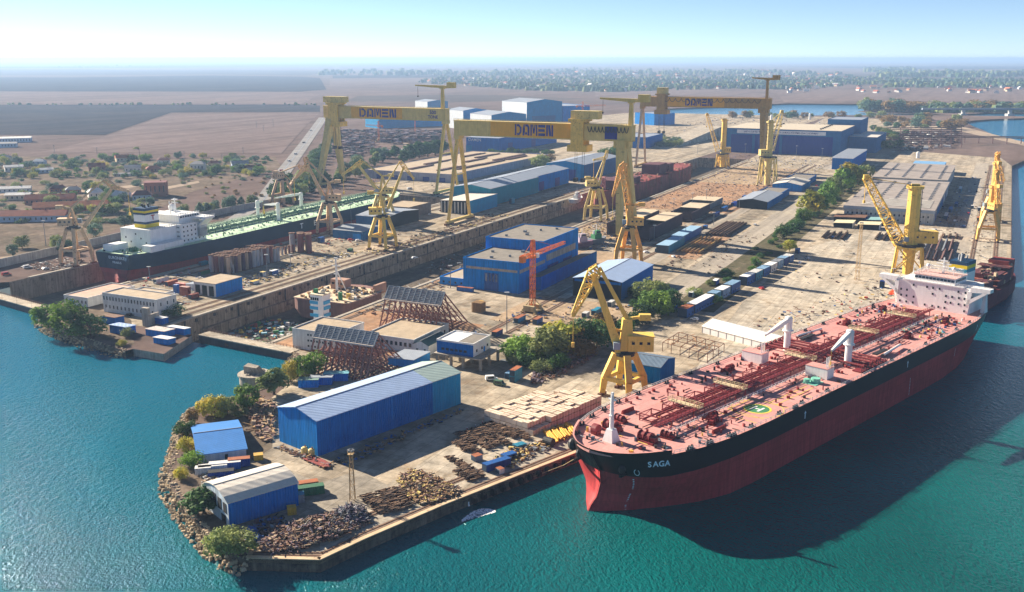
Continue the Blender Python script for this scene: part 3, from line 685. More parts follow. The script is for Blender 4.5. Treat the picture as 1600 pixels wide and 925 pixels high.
# helicopter winching mark
def ringm(b, x, y, r0, r1, z, n=40):
    for i in range(n):
        a0, a1 = 2 * math.pi * i / n, 2 * math.pi * (i + 1) / n
        pts = [(x + r * math.cos(a), y + r * math.sin(a), z) for r, a in ((r0, a0), (r1, a0), (r1, a1), (r0, a1))]
        b.face(pts if r0 > 0 else pts[1:3] + [(x, y, z)])
hx, hy = 205.8, 15.2
b = MB(); ringm(b, hx, hy, 0, 4.1, D + .05); b.build('helipad_disc', mat('green_deck_marking', '#3d7d52', .7, var=.08), tk)
b = MB(); ringm(b, hx, hy, 4.1, 4.8, D + .055); b.build('helipad_ring', mat('yellow_deck_marking', '#e0c84a', .7, var=.08), tk)
b = MB()
for a in (0,): 
    for y0 in (-1.35, 1.35): b.face([(hx - 2.2, hy + y0 - .38, D + .06), (hx + 2.2, hy + y0 - .38, D + .06), (hx + 2.2, hy + y0 + .38, D + .06), (hx - 2.2, hy + y0 + .38, D + .06)])
    b.face([(hx - .38, hy - .97, D + .06), (hx + .38, hy - .97, D + .06), (hx + .38, hy + .97, D + .06), (hx - .38, hy + .97, D + .06)])
b.build('helipad_letter', WHITE, tk)
b = MB()
for x0, y0, x1, y1 in ((213, 8.2, 213, 22), (218, 8.2, 218, 22.5), (198, 8.2, 198, 22.6), (213, 8.2, 198, 8.2), (198, 15, 172, 15), (198, 17.6, 172, 17.6), (182, 8.4, 182, 22.8)):
    d = (V((x1, y1)) - V((x0, y0))).normalized() * .14; n_ = V((-d.y, d.x))
    b.face([(p.x, p.y, D + .052) for p in (V((x0, y0)) - n_, V((x1, y1)) - n_, V((x1, y1)) + n_, V((x0, y0)) + n_)])
ringm(b, hx, hy, 8.6, 8.85, D + .052)
b.build('deck_line', MATS['yellow_deck_marking'], tk)
for x, y, l in ((229, 17.5, 7), (236, -14, 6), (176, -16, 4)):
    b = MB(); b.hexa([(x, y - .5, D), (x + l, y - .5, D), (x + l, y + .5, D), (x, y + .5, D)], [(x, y - .15, D + 1.3), (x + l, y - .15, D + 1.3), (x + l, y + .15, D + 1.3), (x, y + .15, D + 1.3)]); b.build('breakwater', mat('brick_red_paint', '#8f2f2a', .6), tk)
# forecastle: mast, windlasses, winches, bollards
b = MB(); b.hexa([(261, -3.6, D), (265, -3.6, D), (265, .4, D), (261, .4, D)], [(262, -2.6, D + 4), (264.2, -2.6, D + 4), (264.2, -.4, D + 4), (262, -.4, D + 4)]); fm = b.build('foremast_base', WHITE, tk)
b = MB(); b.tube((263, -1.5, D + 3.9), (263, -1.5, D + 15), .75, .45, 10); b.bar((263, -3, D + 13.5), (263, 0, D + 13.5), .35); b.bar((263, -2.4, D + 10), (263, -.6, D + 10), .3); b.box((263, -1.5, D + 15.4), (.7, .7, .8)); b.box((263.6, -1.5, D + 8.3), (.8, 1.2, .5)); b.build('foremast', WHITE, fm)
for sg in (1, -1): winch(tk, 256, sg * 7.0, D, R(90), PIPER, 'windlass', 1.6)
b = MB(); b.tube((262, -9.5, D + 1.7), (262, -7.6, D + 1.7), 1.7, n=14); b.bx(261, 263, -9.8, -7.3, D, D + 1.2); b.build('rope_drum', PIPER, tk)
for x, y, rz in ((249, 9.5, .1), (248, -10, -.1), (228, 12.5, .2), (224.5, 9.6, 0), (176, -15, 0), (84, 13.5, .1), (82, -15, 0), (48, 15, .1), (46, -15, 0)): winch(tk, x, y, D, rz + R(90) * (x > 240), PIPER, s=1.15)
bollards(tk, H1, (266, 259, 251, 243, 234, 222, 205, 190, 172, 120, 104, 88, 72, 56, 40), mat('dark_blue_bollard', '#2a3038', .6))
for x in (252, 244, 233, 196):
    b = MB(); y = H1.hb(x, D) - .7
    for d in (-1.2, 0, 1.2): b.tube((x + d, y, D), (x + d, y, D + 1.2), .32, n=8)
    b.bx(x - 1.8, x + 1.8, y - .3, y + .3, D, D + .35); b.build('fairlead', DARK, tk)
fittings(tk, H1, 236, 268, 70, [PIPER, DARK, YEL, mat('blue_grey_machine', '#4a5d6e', .6), GREY], 5, 1, 2)
fittings(tk, H1, 35, 240, 210, [PIPER, PIPER, MATS['brick_red_paint'], DARK], 6, 8)
fittings(tk, H1, 32, 80, 130, [YEL, PIPER, DARK, MATS['pale_teal_paint'], MATS['brick_red_paint'], WHITE, mat('blue_drum', '#234e86', .5)], 8, 6)
# accommodation block
b = MB(); hw = 16.5; zt = D + 12.4
b.hexa([(9, -hw, D), (27, -hw, D), (27, hw, D), (9, hw, D)], [(9, -hw, zt), (27.5, -hw - 1.5, zt), (27.5, hw + 1.5, zt), (9, hw, zt)])
acc = b.build('accommodation', WHITE, tk)
for sg in (1, -1):                                                       # flared wings with their open triangular brackets
    b = MB(); x0, x1 = 24, 28.2
    def sl(y0, z0, y1, z1, y2, z2, y3, z3):
        q = [(sg * y0, z0), (sg * y1, z1), (sg * y2, z2), (sg * y3, z3)]
        b.hexa([(x0, y, z) for y, z in q] if sg < 0 else [(x0, y, z) for y, z in q][::-1], [(x1, y, z) for y, z in q] if sg < 0 else [(x1, y, z) for y, z in q][::-1])
    sl(hw + .8, zt - 1.4, 26, zt - .6, 26, zt + 1.1, hw + .8, zt + 1.1)
    sl(hw - .4, zt - 7.6, hw - .4, zt - 5.4, 23.4, zt - .6, 25.2, zt - .6)
    sl(hw - .4, zt - 7.6, hw + .8, zt - 7.2, hw + 1.6, zt - 1, hw - .4, zt - 1)
    b.build('bridge_wing', WHITE, tk)
b = MB(); b.bx(11, 27.9, -14, 14, zt, zt + .5); b.hexa([(13, -9.5, zt + .5), (27, -9.5, zt + .5), (27, 9.5, zt + .5), (13, 9.5, zt + .5)], [(13, -9.5, zt + 3.3), (26.3, -9.5, zt + 3.3), (26.3, 9.5, zt + 3.3), (13, 9.5, zt + 3.3)])
wh = b.build('wheelhouse', WHITE, tk)
b = MB(); b.bx(12.6, 27, -10, 10, zt + 3.3, zt + 3.6); b.build('roof', mat('pale_pink_deck_paint', '#cfa9a0', .7), wh)
rows = []
for k in range(11):
    y = -8.5 + k * 1.7; rows.append(((27.0 - .28, y, zt + 2.1), (0, .68, 0), (-.12, 0, .55), (1, 0, .2)))
for k in range(7):
    for sg in (1, -1): rows.append(((14.6 + k * 1.7, sg * 9.56, zt + 2.1), (.6, 0, 0), (0, 0, .55), (0, sg, 0)))
windows(wh, rows, GLASS)
g = random.Random(3); rows = []
for lv in range(4):
    for k in range(11):
        y = -15 + k * 3.0 + g.uniform(-.4, .4)
        if g.random() < .7: rows.append(((27.13 + .12 * lv, y, D + 1.7 + lv * 2.9), (0, .42, 0), (0, 0, .5), (1, 0, 0)))
windows(acc, rows, GLASS)
b = MB(); rail(b, [(27.6, -25.6, zt + 1.1), (27.6, -14, zt + .6), (27.6, 14, zt + .6), (27.6, 25.6, zt + 1.1)], 1.1, 2, .12); rail(b, [(13, -9.6, zt + 3.5), (26.6, -9.6, zt + 3.5), (26.6, 9.6, zt + 3.5), (13, 9.6, zt + 3.5)], 1.0, 1.8, .1); b.build('railing', WHITE, acc)
b = MB()                                                                  # radar mast and monkey island gear
b.bar((17, 0, zt + 3.5), (17, 0, zt + 11), 1.0, w1=.5); b.bar((17, -3.5, zt + 8), (17, 3.5, zt + 8), .4); b.bar((18, -2.2, zt + 9.6), (18, 2.2, zt + 9.6), .5); b.bar((14, 0, zt + 3.5), (17, 0, zt + 9), .4)
b.build('radar_mast', WHITE, tk)
for y in (-6, 6): b = MB(); b.bar((20, y, zt + 3.5), (20, y, zt + 6.4), .25); b.sphere((20, y, zt + 6.8), 1.0, 8, 6); b.build('antenna_dome', WHITE, tk)
b = MB(); b.lattice((19, -14, zt + .8), (19, -6, zt + 6.5), 1.6, 1.6, 5, .16); b.lattice((19, -6, zt + 6.3), (19, 10, zt + 6.3), 1.4, 1.4, 8, .16); b.bar((22, -12, zt), (22, -12, zt + 7), .3); b.build('signal_gantry', WHITE, tk)
fx, fy = 3.0, 3.5; zf0, zf1 = D + 6, zt + 8.4                              # funnel with its bands
b = MB()
for k, (z0, z1) in enumerate(((zf0, zt + 3.2), (zt + 3.2, zt + 5.0), (zt + 5.0, zt + 6.7), (zt + 6.7, zf1))):
    b.k = k; b.bx(fx - 5.5, fx + 5.5, fy - 4.2, fy + 4.2, z0, z1)
fn = b.build('funnel', [WHITE, FUNT, FUNY, FUNB], tk)
b = MB()
for dx, dy, h_, r_ in ((-3, -2, 2.6, .5), (-1, -2.4, 2.2, .45), (1, -1.6, 2.4, .5), (-2, 1, 2.0, .45), (3, .5, 3.2, 1.0)): b.tube((fx + dx, fy + dy, zf1 - .2), (fx + dx - h_ * .25, fy + dy, zf1 + h_), r_, n=8)
b.build('exhaust_pipe', GREY, fn)
b = MB(); b.bx(-1, 9.5, -9, 10, D, D + 9); b.build('engine_casing', WHITE, tk)
b = MB(); b.bx(1, 9, -12, -8.6, D + 3, D + 3.3); b.bx(0, 9, 9.6, 16, D + 5.4, D + 5.7); rail(b, [(0, 16, D + 5.7), (9, 16, D + 5.7)], 1.1, 1.5, .12); b.build('boat_deck', mat('red_brown_deck_paint', '#8e4a45', .7), tk)
b = MB(); b.loft([[(x, -21 + r * math.cos(t), D + 4 + r * .8 * math.sin(t)) for t in [2 * math.pi * q / 8 for q in range(8)]] for x, r in ((17, .3), (18, 1.3), (22, 1.5), (25, 1.2), (26, .3))]); b.build('lifeboat', ORNG, tk)
b = MB(); 
for x in (18.5, 24.5): b.bar((x, -18, D), (x, -19.5, D + 6.4), .5); b.bar((x, -19.5, D + 6.4), (x, -22, D + 6.6), .4)
b.build('lifeboat_davit', WHITE, tk)
b = MB(); b.hexa([(14, 19, D), (18, 19, D), (18, 21, D), (14, 21, D)], [(15, 19.4, D + 9), (16.4, 19.4, D + 9), (16.4, 20.4, D + 9), (15, 20.4, D + 9)]); b.tube((14.6, 19.9, D + 9), (17, 19.9, D + 9.6), 1.1, n=10); b.build('provision_crane', WHITE, tk)

# ---- the tanker in dry dock, green deck
ZS = -8.0
t2 = thing('oil_tanker', 'tanker with pale green deck, dark teal hull and white superstructure standing in dry dock', 'ship', yd(443, -495, ZS), YA)
L2 = 322; H2 = Hull(L2, 47, 23.0, 0.0); D2 = 23.0
H2.build(t2, 13.2, HTEAL, HRED, DECKG)
b = MB()
for k in range(14): b.box((18 + k * 21, 0, -.72), (3, 30, 1.5))
b.build('keel_block', CONC, t2)
for txt, x0, sp in (('TEN', 160, 16.5),):
    for i, ch in enumerate(txt): place_text(ch, 5.6, lambda a, u, xc=x0 + i * sp: side_pt(H2, xc + a, 18.2 + u, .07, -1), HM, t2, 'name_letter', bold=.12, sx=1.1)
place_text('EURONIKE', 2.6, lambda a, u: V((-.12 - 0, -a * 1.0 - 3.5, 20.3 + u)), HM, t2, 'name_letter', bold=.05, sx=1.1)
place_text('PIRAEUS', 1.9, lambda a, u: V((-.12, -a * 1.0 - 3.5, 17.3 + u)), HM, t2, 'name_letter', bold=.04, sx=1.1)
for y, r in ((-3.4, .3), (-2, .3), (-.8, .25), (.6, .3), (1.8, .22)):
    b = MB(); b.tube((72, y, D2 + 1.3), (296, y, D2 + 1.3), r + .1, n=6); b.build('cargo_pipe', PIPEG, t2)
b = MB(); b.bx(70, 300, 3, 4.6, D2 + 2.6, D2 + 2.8); 
for y in (3, 4.6): rail(b, [(70, y, D2 + 2.8), (300, y, D2 + 2.8)], 1.1, 3, .16)
b.build('catwalk_deck', PIPEG, t2)
for i in range(30):
    x = 72 + i * 7.7; b = MB(); b.bar((x, -5, D2), (x, -5, D2 + 2.6), .35); b.bar((x, 5, D2), (x, 5, D2 + 2.8), .35); b.bar((x, -5, D2 + 2.3), (x, 5, D2 + 2.5), .3); b.build('pipe_support', PIPEG, t2)
for x, y, a in ((150, -10, 1.2), (153, 12, .5), (205, 11, 2.4)): deck_crane(t2, x, y, D2, 13, 20, a, WHITE)
for sg in (1, -1):
    b = MB(); rail(b, [(x, sg * (H2.hb(x, D2) - .4), D2) for x in range(20, 312, 8)], 1.1, 3, .14); b.build('railing', mat('pale_green_rail', '#a9c9ae', .6), t2)
fittings(t2, H2, 70, 300, 330, [PIPEG, PIPEG, DARK, WHITE], 21, 6); fittings(t2, H2, 2, 40, 90, [PIPEG, DARK, GREY, WHITE], 22, 1)
b = MB(); b.bx(20, 43, -13, 13, D2, D2 + 12.5); cs = b.build('engine_casing', WHITE, t2)
b = MB(); b.bx(43, 66, -16.5, 16.5, D2, D2 + 13); ac2 = b.build('accommodation', WHITE, t2)
b = MB(); b.bx(46, 65, -12.5, 12.5, D2 + 13, D2 + 18.2); wh2 = b.build('wheelhouse', WHITE, t2)
b = MB(); b.bx(57, 66.5, -24.5, 24.5, D2 + 15.2, D2 + 16.6)
for sg in (1, -1): b.hexa([(58, sg * 16, D2 + 9), (66, sg * 16, D2 + 9), (66, sg * 17, D2 + 9), (58, sg * 17, D2 + 9)] if sg > 0 else [(58, -17, D2 + 9), (66, -17, D2 + 9), (66, -16, D2 + 9), (58, -16, D2 + 9)], [(58, 22, D2 + 15.2), (66, 22, D2 + 15.2), (66, 24, D2 + 15.2), (58, 24, D2 + 15.2)] if sg > 0 else [(58, -24, D2 + 15.2), (66, -24, D2 + 15.2), (66, -22, D2 + 15.2), (58, -22, D2 + 15.2)])
b.build('bridge_wing', WHITE, t2)
b = MB(); b.bx(12, 40, -21, -13.2, D2, D2 + 4); b.bx(4, 17, 4, 12, D2, D2 + 4); b.bx(38, 58, 16.6, 20, D2 + 4, D2 + 4.3); b.build('deck_house', WHITE, t2)
rows = []
for lv in range(4):
    for k in range(6): rows.append(((45.5 + k * 3.5, -16.55, D2 + 2 + lv * 3), (.5, 0, 0), (0, 0, .55), (0, -1, 0)))
    for k in range(4): rows.append(((42.95, -14.8 + k * .9, D2 + 2 + lv * 3), (0, .25, 0), (0, 0, .5), (-1, 0, 0)))
for k in range(8): rows.append(((48 + k * 2.2, -12.55, D2 + 17), (.8, 0, 0), (0, 0, .6), (0, -1, 0)))
for k in range(5): rows.append(((19.95, -9 + k * 4.4, D2 + 4 + (k % 3) * 2.6), (0, .5, 0), (0, 0, .5), (-1, 0, 0)))
windows(ac2, rows, GLASS)
b = MB(); x, y = 31, 0
for k, (z0, z1, w0) in enumerate(((12.5, 15, 0), (15, 16.4, .15), (16.4, 21.0, 0), (21, 22.2, .15), (22.2, 23.6, .12), (23.6, 25.2, .1))): b.k = (2, 1, 0, 1, 2, 1)[k]; b.bx(x - 6.5 - w0, x + 5 + w0, y - 5 - w0, y + 5 + w0, D2 + z0, D2 + z1)
fn2 = b.build('funnel', [WHITE, FUNB, FUNY], t2)
place_text('T', 4.4, lambda a, u: V((31 + a, -5.12, D2 + 18.7 + u)), mat('red_funnel_letter', '#a8302c', .5), fn2, 'funnel_letter', bold=.15, sx=1.2)
b = MB()
for dx, dy in ((-3, -2), (-1, 2), (1, -1), (3, 1)): b.tube((x + dx, y + dy, D2 + 25), (x + dx - .6, y + dy, D2 + 27.5), .6, n=7)
b.build('exhaust_pipe', DARK, fn2)
b = MB(); b.bar((56, 0, D2 + 18), (56, 0, D2 + 28), 1.2, w1=.6); b.bar((56, -3, D2 + 25), (56, 3, D2 + 25), .5); b.bar((48, -4, D2 + 18), (47, -4, D2 + 27), .5); b.box((56, 0, D2 + 27), (3, 3, .6)); b.build('radar_mast', WHITE, t2)
b = MB(); b.sphere((62, 9, D2 + 20.6), 2.3, 10, 7); b.tube((62, 9, D2 + 18), (62, 9, D2 + 19), 1.2); b.build('satellite_dome', WHITE, t2)
b = MB(); rail(b, [(46, -12.5, D2 + 18.2), (65, -12.5, D2 + 18.2)], 1.2, 2, .16); rail(b, [(43, -16.5, D2 + 13), (60, -16.5, D2 + 13)], 1.2, 2, .16); rail(b, [(20, -13, D2 + 12.5), (43, -13, D2 + 12.5)], 1.2, 2, .16); rail(b, [(57, -24.5, D2 + 16.6), (66.5, -24.5, D2 + 16.6)], 1.2, 2, .16)
for lv in range(4): b.bx(58, 65, -18.6, -16.5, D2 + 2.8 + lv * 3, D2 + 3); rail(b, [(58, -18.6, D2 + 3 + lv * 3), (65, -18.6, D2 + 3 + lv * 3)], 1.1, 2, .14)
b.build('railing', mat('grey_white_rail', '#c2c8c8', .6), ac2)
for sg in (1, -1): winch(t2, 10, sg * 8, D2, 0, PIPEG, s=1.5)
# ------------------------------------------------------------------ cranes
# block letters of the girder sign: each glyph is a set of polygons in a 0..1 box
GLY = {
 'D': [[(0, 0), (.22, 0), (.22, 1), (0, 1)], [(.3, 1), (.62, 1), (.98, .72), (.98, .28), (.62, 0), (.3, 0), (.3, .2), (.55, .2), (.72, .36), (.72, .64), (.55, .8), (.3, .8)]],
 'A': [[(0, 0), (.26, 0), (.34, .55), (.30, 1), (.16, 1), (0, .6)], [(.38, 1), (.82, 1), (1, .75), (1, 0), (.72, 0), (.72, .7), (.62, .8), (.4, .8)], [(.36, .08), (.66, .08), (.66, .3), (.38, .3)]],
 'M': [[(0, 0), (.2, 0), (.2, 1), (0, 1)], [(.24, 1), (.4, 1), (.5, .55), (.6, 1), (.76, 1), (.6, .2), (.4, .2)], [(.8, 0), (1, 0), (1, 1), (.8, 1)]],
 'E': [[(0, 0), (1, 0), (1, .24), (0, .24)], [(0, .38), (.92, .38), (.92, .62), (0, .62)], [(0, .76), (1, .76), (1, 1), (0, 1)]],
 'N': [[(0, 0), (.25, 0), (.25, 1), (0, 1)], [(.29, 1), (.55, 1), (.71, .3), (.71, 0), (.45, 0), (.29, .7)], [(.75, 0), (1, 0), (1, 1), (.75, 1)]]}

def goliath(label, u, nL, nR, zb, zt, rigid, panel, let, trol, house, serv, splay=36, festoon=None, navy=None, col=None):
    W_ = nR - nL; t = thing('gantry_crane', label, 'gantry crane', yd(u, (nL + nR) / 2, G), YA - math.pi / 2)
    zb -= G; zt -= G; h = W_ / 2; gw = 8.5; col = col or GOLI
    X = lambda f: -h + W_ * f
    b = MB(); b.bx(-h, h, -gw/2, gw/2, zb, zt); b.bx(-h - .3, h + .3, -gw/2 - .5, gw/2 + .5, zt, zt + .35); b.bx(-h, h, -gw/2 - .25, gw/2 + .25, zb - .25, zb + .5)
    for k in range(1, 30): b.bx(X(k/30) - .12, X(k/30) + .12, -gw/2 - .1, -gw/2, zb + .5, zt)
    gir = b.build('girder', col, t)
    b = MB(); b.bx(X(panel[0]), X(panel[1]), -gw/2 - .22, -gw/2 - .12, zb + .6, zt - .1); b.build('yellow_panel', DAMY, gir)
    w0 = (X(let[1]) - X(let[0])) / 5; hh = (zt - zb) * .74; z0 = zb + (zt - zb) * .15
    for i, ch in enumerate('DAMEN'):
        b = MB(); x0 = X(let[0]) + i * w0
        for pl in GLY[ch]:
            q = [(x0 + a * w0 * .88, c * hh + z0) for a, c in pl]
            for a in tri(q): b.face([(p[0], -gw/2 - .3, p[1]) for p in a])
        b.build('sign_letter', NAVY, gir)
    b = MB(); rail(b, [(-h, -gw/2, zt + .35), (h, -gw/2, zt + .35)], 1.2, 4, .18); b.build('railing', col, gir)
    if festoon:
        b = MB(); n = festoon[2]; x0, x1 = X(festoon[0]), X(festoon[1]); dx = (x1 - x0) / n
        for k in range(n):
            for q in range(6):
                f0, f1 = q / 6, (q + 1) / 6; s0, s1 = [math.sin(f * math.pi) ** .7 * 4.2 for f in (f0, f1)]
                b.bar((x0 + dx * (k + f0), -gw/2 - .8, zt - 1.2 - s0), (x0 + dx * (k + f1), -gw/2 - .8, zt - 1.2 - s1), .42)
        b.build('festoon_cable', DARK, gir)
    if navy: b = MB(); b.bx(X(navy[0]), X(navy[1]), -gw/2 - .3, -gw/2 - .13, zb + 1.2, zt - 1.0); b.build('dark_blue_board', NAVY, gir)
    for side, x in (('L', -h), ('R', h)):
        big = side == rigid; sg = -1 if side == 'L' else 1; xi = x - sg * (8 if big else 2)
        for s in (-1, 1):
            b = MB(); foot = V((x - sg * 3 if big else x - sg * 1.5, s * splay / 2, 2.6)); top = V((xi, s * (2.4 if big else 1.6), zb + (.0 if big else 0)))
            b.bar(foot, top, 4.2 if big else 2.0, 3.6 if big else 2.0, 8.0 if big else 2.6)
            b.build('leg', col if big else (YEL if col is GOLI else TANP), t)
        b = MB(); b.bar((x - sg * 2, -splay / 2 - 4, 2.2), (x - sg * 2, splay / 2 + 4, 2.2), 2.2)
        b.build('sill_beam', col, t)
        for s in (-1, 1):
            b = MB()
            for k in range(4): b.box((x - sg * 2, s * splay / 2 + (k - 1.5) * 3.6, .75), (1.6, 2.9, 1.5))
            b.build('bogie', RUST, t)
        if big:
            b = MB(); b.bx(xi - 6, xi + 6, -gw/2 - .15, gw/2 + .15, zb - 5, zb); b.build('leg_head', col, t)
            for k in range(7): pass
            b = MB(); q = V((xi + sg * 1.0, -splay / 2 * .92 - 3, 3)); e = V((xi + sg * 3, -6, zb))
            for k in range(9): f = k / 9; p = q.lerp(e, f); b.box(p, (2.2, 1.2, .25)); b.bar(p, q.lerp(e, (k + 1) / 9), .25)
            b.build('stair', DARK, t)
        else:
            b = MB(); b.bar((xi, -splay * .22, zb * .55), (xi, splay * .22, zb * .55), 1.0); b.bx(xi - 2.2, xi + 2.2, -gw/2 - .15, gw/2 + .15, zb - 3, zb); b.build('cross_beam', col, t)
    xt = X(trol[0])                                          # trolley straddling the girder
    b = MB(); b.bx(xt - trol[1], xt + trol[1], -gw/2 - 2.5, -gw/2 - .9, zb - 4, zt + 3); b.bx(xt - trol[1], xt + trol[1], gw/2 + .9, gw/2 + 2.5, zb - 4, zt + 3); b.bx(xt - trol[1] - 2, xt + trol[1] + 2, -gw/2 - 3, gw/2 + 3, zt + 2, zt + 4); b.bx(xt - trol[1] - 3, xt + trol[1] + 3, -gw/2 - 2, gw/2 + 2, zb - 9, zb - 4)
    tr = b.build('trolley', YEL if col is GOLI else col, t)
    b = MB(); b.box((xt + house[0], 0, zt + 4 + house[2] / 2), (house[1], 9, house[2])); b.build('machinery_house', YEL2, tr)
    b = MB()
    for s in (-1, 1):
        for y in (-2, 2): b.bar((xt + s * trol[1] * .6, y, zb - 9), (xt + s * trol[1] * .6, y, zb - 30), .22)
        b.box((xt + s * trol[1] * .6, 0, zb - 31), (2.2, 5, 3.0))
    b.build('hoist_block', DARK, tr)
    xs = X(serv[0])                                          # slewing service crane on top
    b = MB(); b.bar((xs, 0, zt), (xs, 0, zt + serv[1]), 3.2, w1=2.4); b.bx(xs - 2, xs + 2, -3, 3, zt + serv[1] - .8, zt + serv[1]); m_ = b.build('service_crane_mast', col, t)
    b = MB(); d = serv[3]; z = zt + serv[1] + 1.3; b.bar((xs, 0, z), (xs - d * serv[2], -2, z + 1.2), 2.6, w1=1.3); b.bar((xs, 0, z), (xs + d * 8, 1, z), 2.6); b.build('service_crane_jib', col, m_)
    b = MB(); b.box((xs + d * 9.5, 1, z + 1.6), (8, 5, 5.5)); b.build('counterweight', col, m_)
    b = MB(); b.bar((xs - d * serv[2] * .9, -2, z), (xs - d * serv[2] * .9, -2, z - 9), .2); b.box((xs - d * serv[2] * .9, -2, z - 9.5), (1, 1, 1.2)); b.build('hook', DARK, m_)
    return t
def tri(q):
    t = tessellate_polygon([[V((a, c, 0)) for a, c in q]]); o = []
    for f in t:
        p = [q[i] for i in f]
        if (p[1][0]-p[0][0])*(p[2][1]-p[0][1]) - (p[1][1]-p[0][1])*(p[2][0]-p[0][0]) < 0: p = p[::-1]
        o.append(p)
    return o
g1 = goliath('gantry crane beyond the green tanker with trolley parked over its thick legs', 868, -640, -494, 74, 85.5, 'L', (.24, .66), (.31, .62), (.09, 6), (0, 26, 6), (.965, 20, 30, 1), 44)
g2 = goliath('gantry crane over the middle dry dock with bright yellow girder panel and looping black cable', 712, -397, -247, 74, 85.5, 'R', (.22, .675), (.363, .585), (.715, 5), (5, 22, 6), (.985, 17, 24, 1), 36, (.77, .985, 11), (.86, .925))
goliath('farthest gantry crane with brown girder and house above the scaffolded hull', 1190, -404, -246, 77, 88.5, 'R', (.22, .66), (.36, .575), (.17, 5), (0, 12, 7), (.965, 21, 18, 1), 36, (.19, .93, 16), None, mat('brown_yellow_girder_paint', '#b08a45', .6, var=.12, streak=.2, rust=.1))

def lcrane(label, base, hw, hp, col, th, tower, pivot, apex, fly=None, rear=None, style='link', prz=None, house=(9, 6, 4.5), jw=2.2, group=None, name='harbour_crane', portal='box', tw=2.6, legw=2.2, hoff=0.0, cabin=True):
    base = V((base.x, base.y, G)); t = thing(name, label, 'crane', base, 0, group); prz = YA if prz is None else prz
    on = lambda q: on_plane(q[0], q[1], base, th)
    ct, st = math.cos(th), math.sin(th)
    def P(r, z, s=0.0): return V((r * ct - s * st, r * st + s * ct, z - G))
    k = .42 if portal == 'box' else .8
    cp, sp = math.cos(prz), math.sin(prz)
    def Q(a, c, z): return V((a * cp - c * sp, a * sp + c * cp, z))
    for sx in (-1, 1):
        for sy in (-1, 1):
            b = MB(); f = Q(sx * hw, sy * hw, 1.2)
            if portal == 'box': m = Q(sx * hw * .9, sy * hw * .9, hp * .42); b.bar(f, m, legw * .8, None, legw); b.bar(m, Q(sx * hw * k, sy * hw * k, hp), legw)
            else: b.bar(f, Q(sx * hw * k, sy * hw * k, hp), legw * .45)
            b.build('leg', col, t)
            b = MB(); b.box(f - V((0, 0, .6)), (4.6, 1.3, 1.2), prz); b.build('bogie', RUST, t)
    b = MB(); zm = hp * (.42 if portal == 'box' else .5); kk = .9
    for a, c in (((-1, -1), (1, -1)), ((1, -1), (1, 1)), ((1, 1), (-1, 1)), ((-1, 1), (-1, -1))):
        if portal == 'box': b.bar(Q(a[0]*hw*kk, a[1]*hw*kk, zm), Q(c[0]*hw*kk, c[1]*hw*kk, zm), legw * .6)
        else:
            for z0, z1 in ((1.2, hp),):
                b.bar(Q(a[0]*hw, a[1]*hw, z0), Q(c[0]*hw*k, c[1]*hw*k, z1), .7); b.bar(Q(c[0]*hw, c[1]*hw, z0), Q(a[0]*hw*k, a[1]*hw*k, z1), .7)
        b.bar(Q(a[0]*hw*k, a[1]*hw*k, hp - 1), Q(c[0]*hw*k, c[1]*hw*k, hp - 1), legw * .8)
    b.build('portal_beam', col, t)
    if portal != 'box':
        b = MB(); b.tube((0, 0, 1), (0, 0, hp), 3.2, 4.2, 8); b.build('pedestal', col, t)
    b = MB(); b.tube((0, 0, hp - .6), (0, 0, hp + .5), hw * k * 1.15 + 1, n=18); b.tube((0, 0, hp + .5), (0, 0, hp + 1.6), hw * .4, n=14); b.build('slewing_ring', DARK, t)
    z0 = hp + 1.6 + G
    b = MB(); c = P(-house[0] * .5 + hoff, z0 + house[2] / 2); b.box(c, house, th); b.box(c + V((0, 0, house[2] / 2 + .15)), (house[0] + .5, house[1] + .5, .3), th)
    hs = b.build('machinery_house', col, t)
    b = MB()
    for q in (-.3, 0, .3):
        for sd in (-1, 1): b.box(c + V((q * house[0] * ct - sd * (house[1] / 2) * st, q * house[0] * st + sd * (house[1] / 2) * ct, .4)), (1.2, .12, 1.1), th)
    b.build('window', GLASS, hs)
    rt, zt = on(tower); zt = max(zt, z0 + 4)
    b = MB()
    if style == 'link':                                    # open A-frame tower
        for s in (-1.6, 1.6): b.bar(P(2.0, z0, s), P(-.5, zt, s * .5), tw * .45); b.bar(P(-4.5, z0, s), P(-.5, zt, s * .5), tw * .4)
        for f in (.3, .6, .85): b.bar(P(2 - 2.5 * f, z0 + (zt - z0) * f, -1.3), P(2 - 2.5 * f, z0 + (zt - z0) * f, 1.3), .5); b.bar(P(2 - 2.5 * f, z0 + (zt - z0) * f), P(-4.5 + 4 * f, z0 + (zt - z0) * f), .4)
    elif style == 'box': b.bar(P(-.6, z0), P(-.6, zt), tw * 1.5, None, tw)
    else: b.ring(P(0, z0 - 1), P(0, zt), tw, tw * .86, 8); b.ring(P(0, zt - 1.6), P(0, zt), tw * 1.2, tw * 1.2, 8); b.bar(P(-2.5, zt + .6), P(2.5, zt + .6), 1.1)
    tower_o = b.build('tower', col, t)
    if style != 'column':
        b = MB(); b.bar(P(-.5, zt - .3), P(-7.5, zt + .9), 1.1); b.box(P(-7.5, zt + .6), (4.5, 2.6, 2.4), th); b.build('counterweight', col, tower_o)
    else:
        b = MB(); 
        for f in range(9): z = z0 + (zt - z0) * f / 9; b.bar(P(-tw * .95, z, 0), P(-tw * .95, z + (zt - z0) / 9, 0), .3); b.box(P(-tw, z, 0), (.9, 1.4, .2), th)
        b.build('ladder', DARK, tower_o)
    if cabin: b = MB(); b.box(P(3.4, z0 + 2.4, 3.0), (2.6, 2.4, 2.8), th); b.build('operator_cabin', mat('cabin_blue_grey', '#8696a2', .4), t)
    pr, pz = on(pivot); ar, az = on(apex)
    b = MB(); p, q = P(pr, pz), P(ar, az)
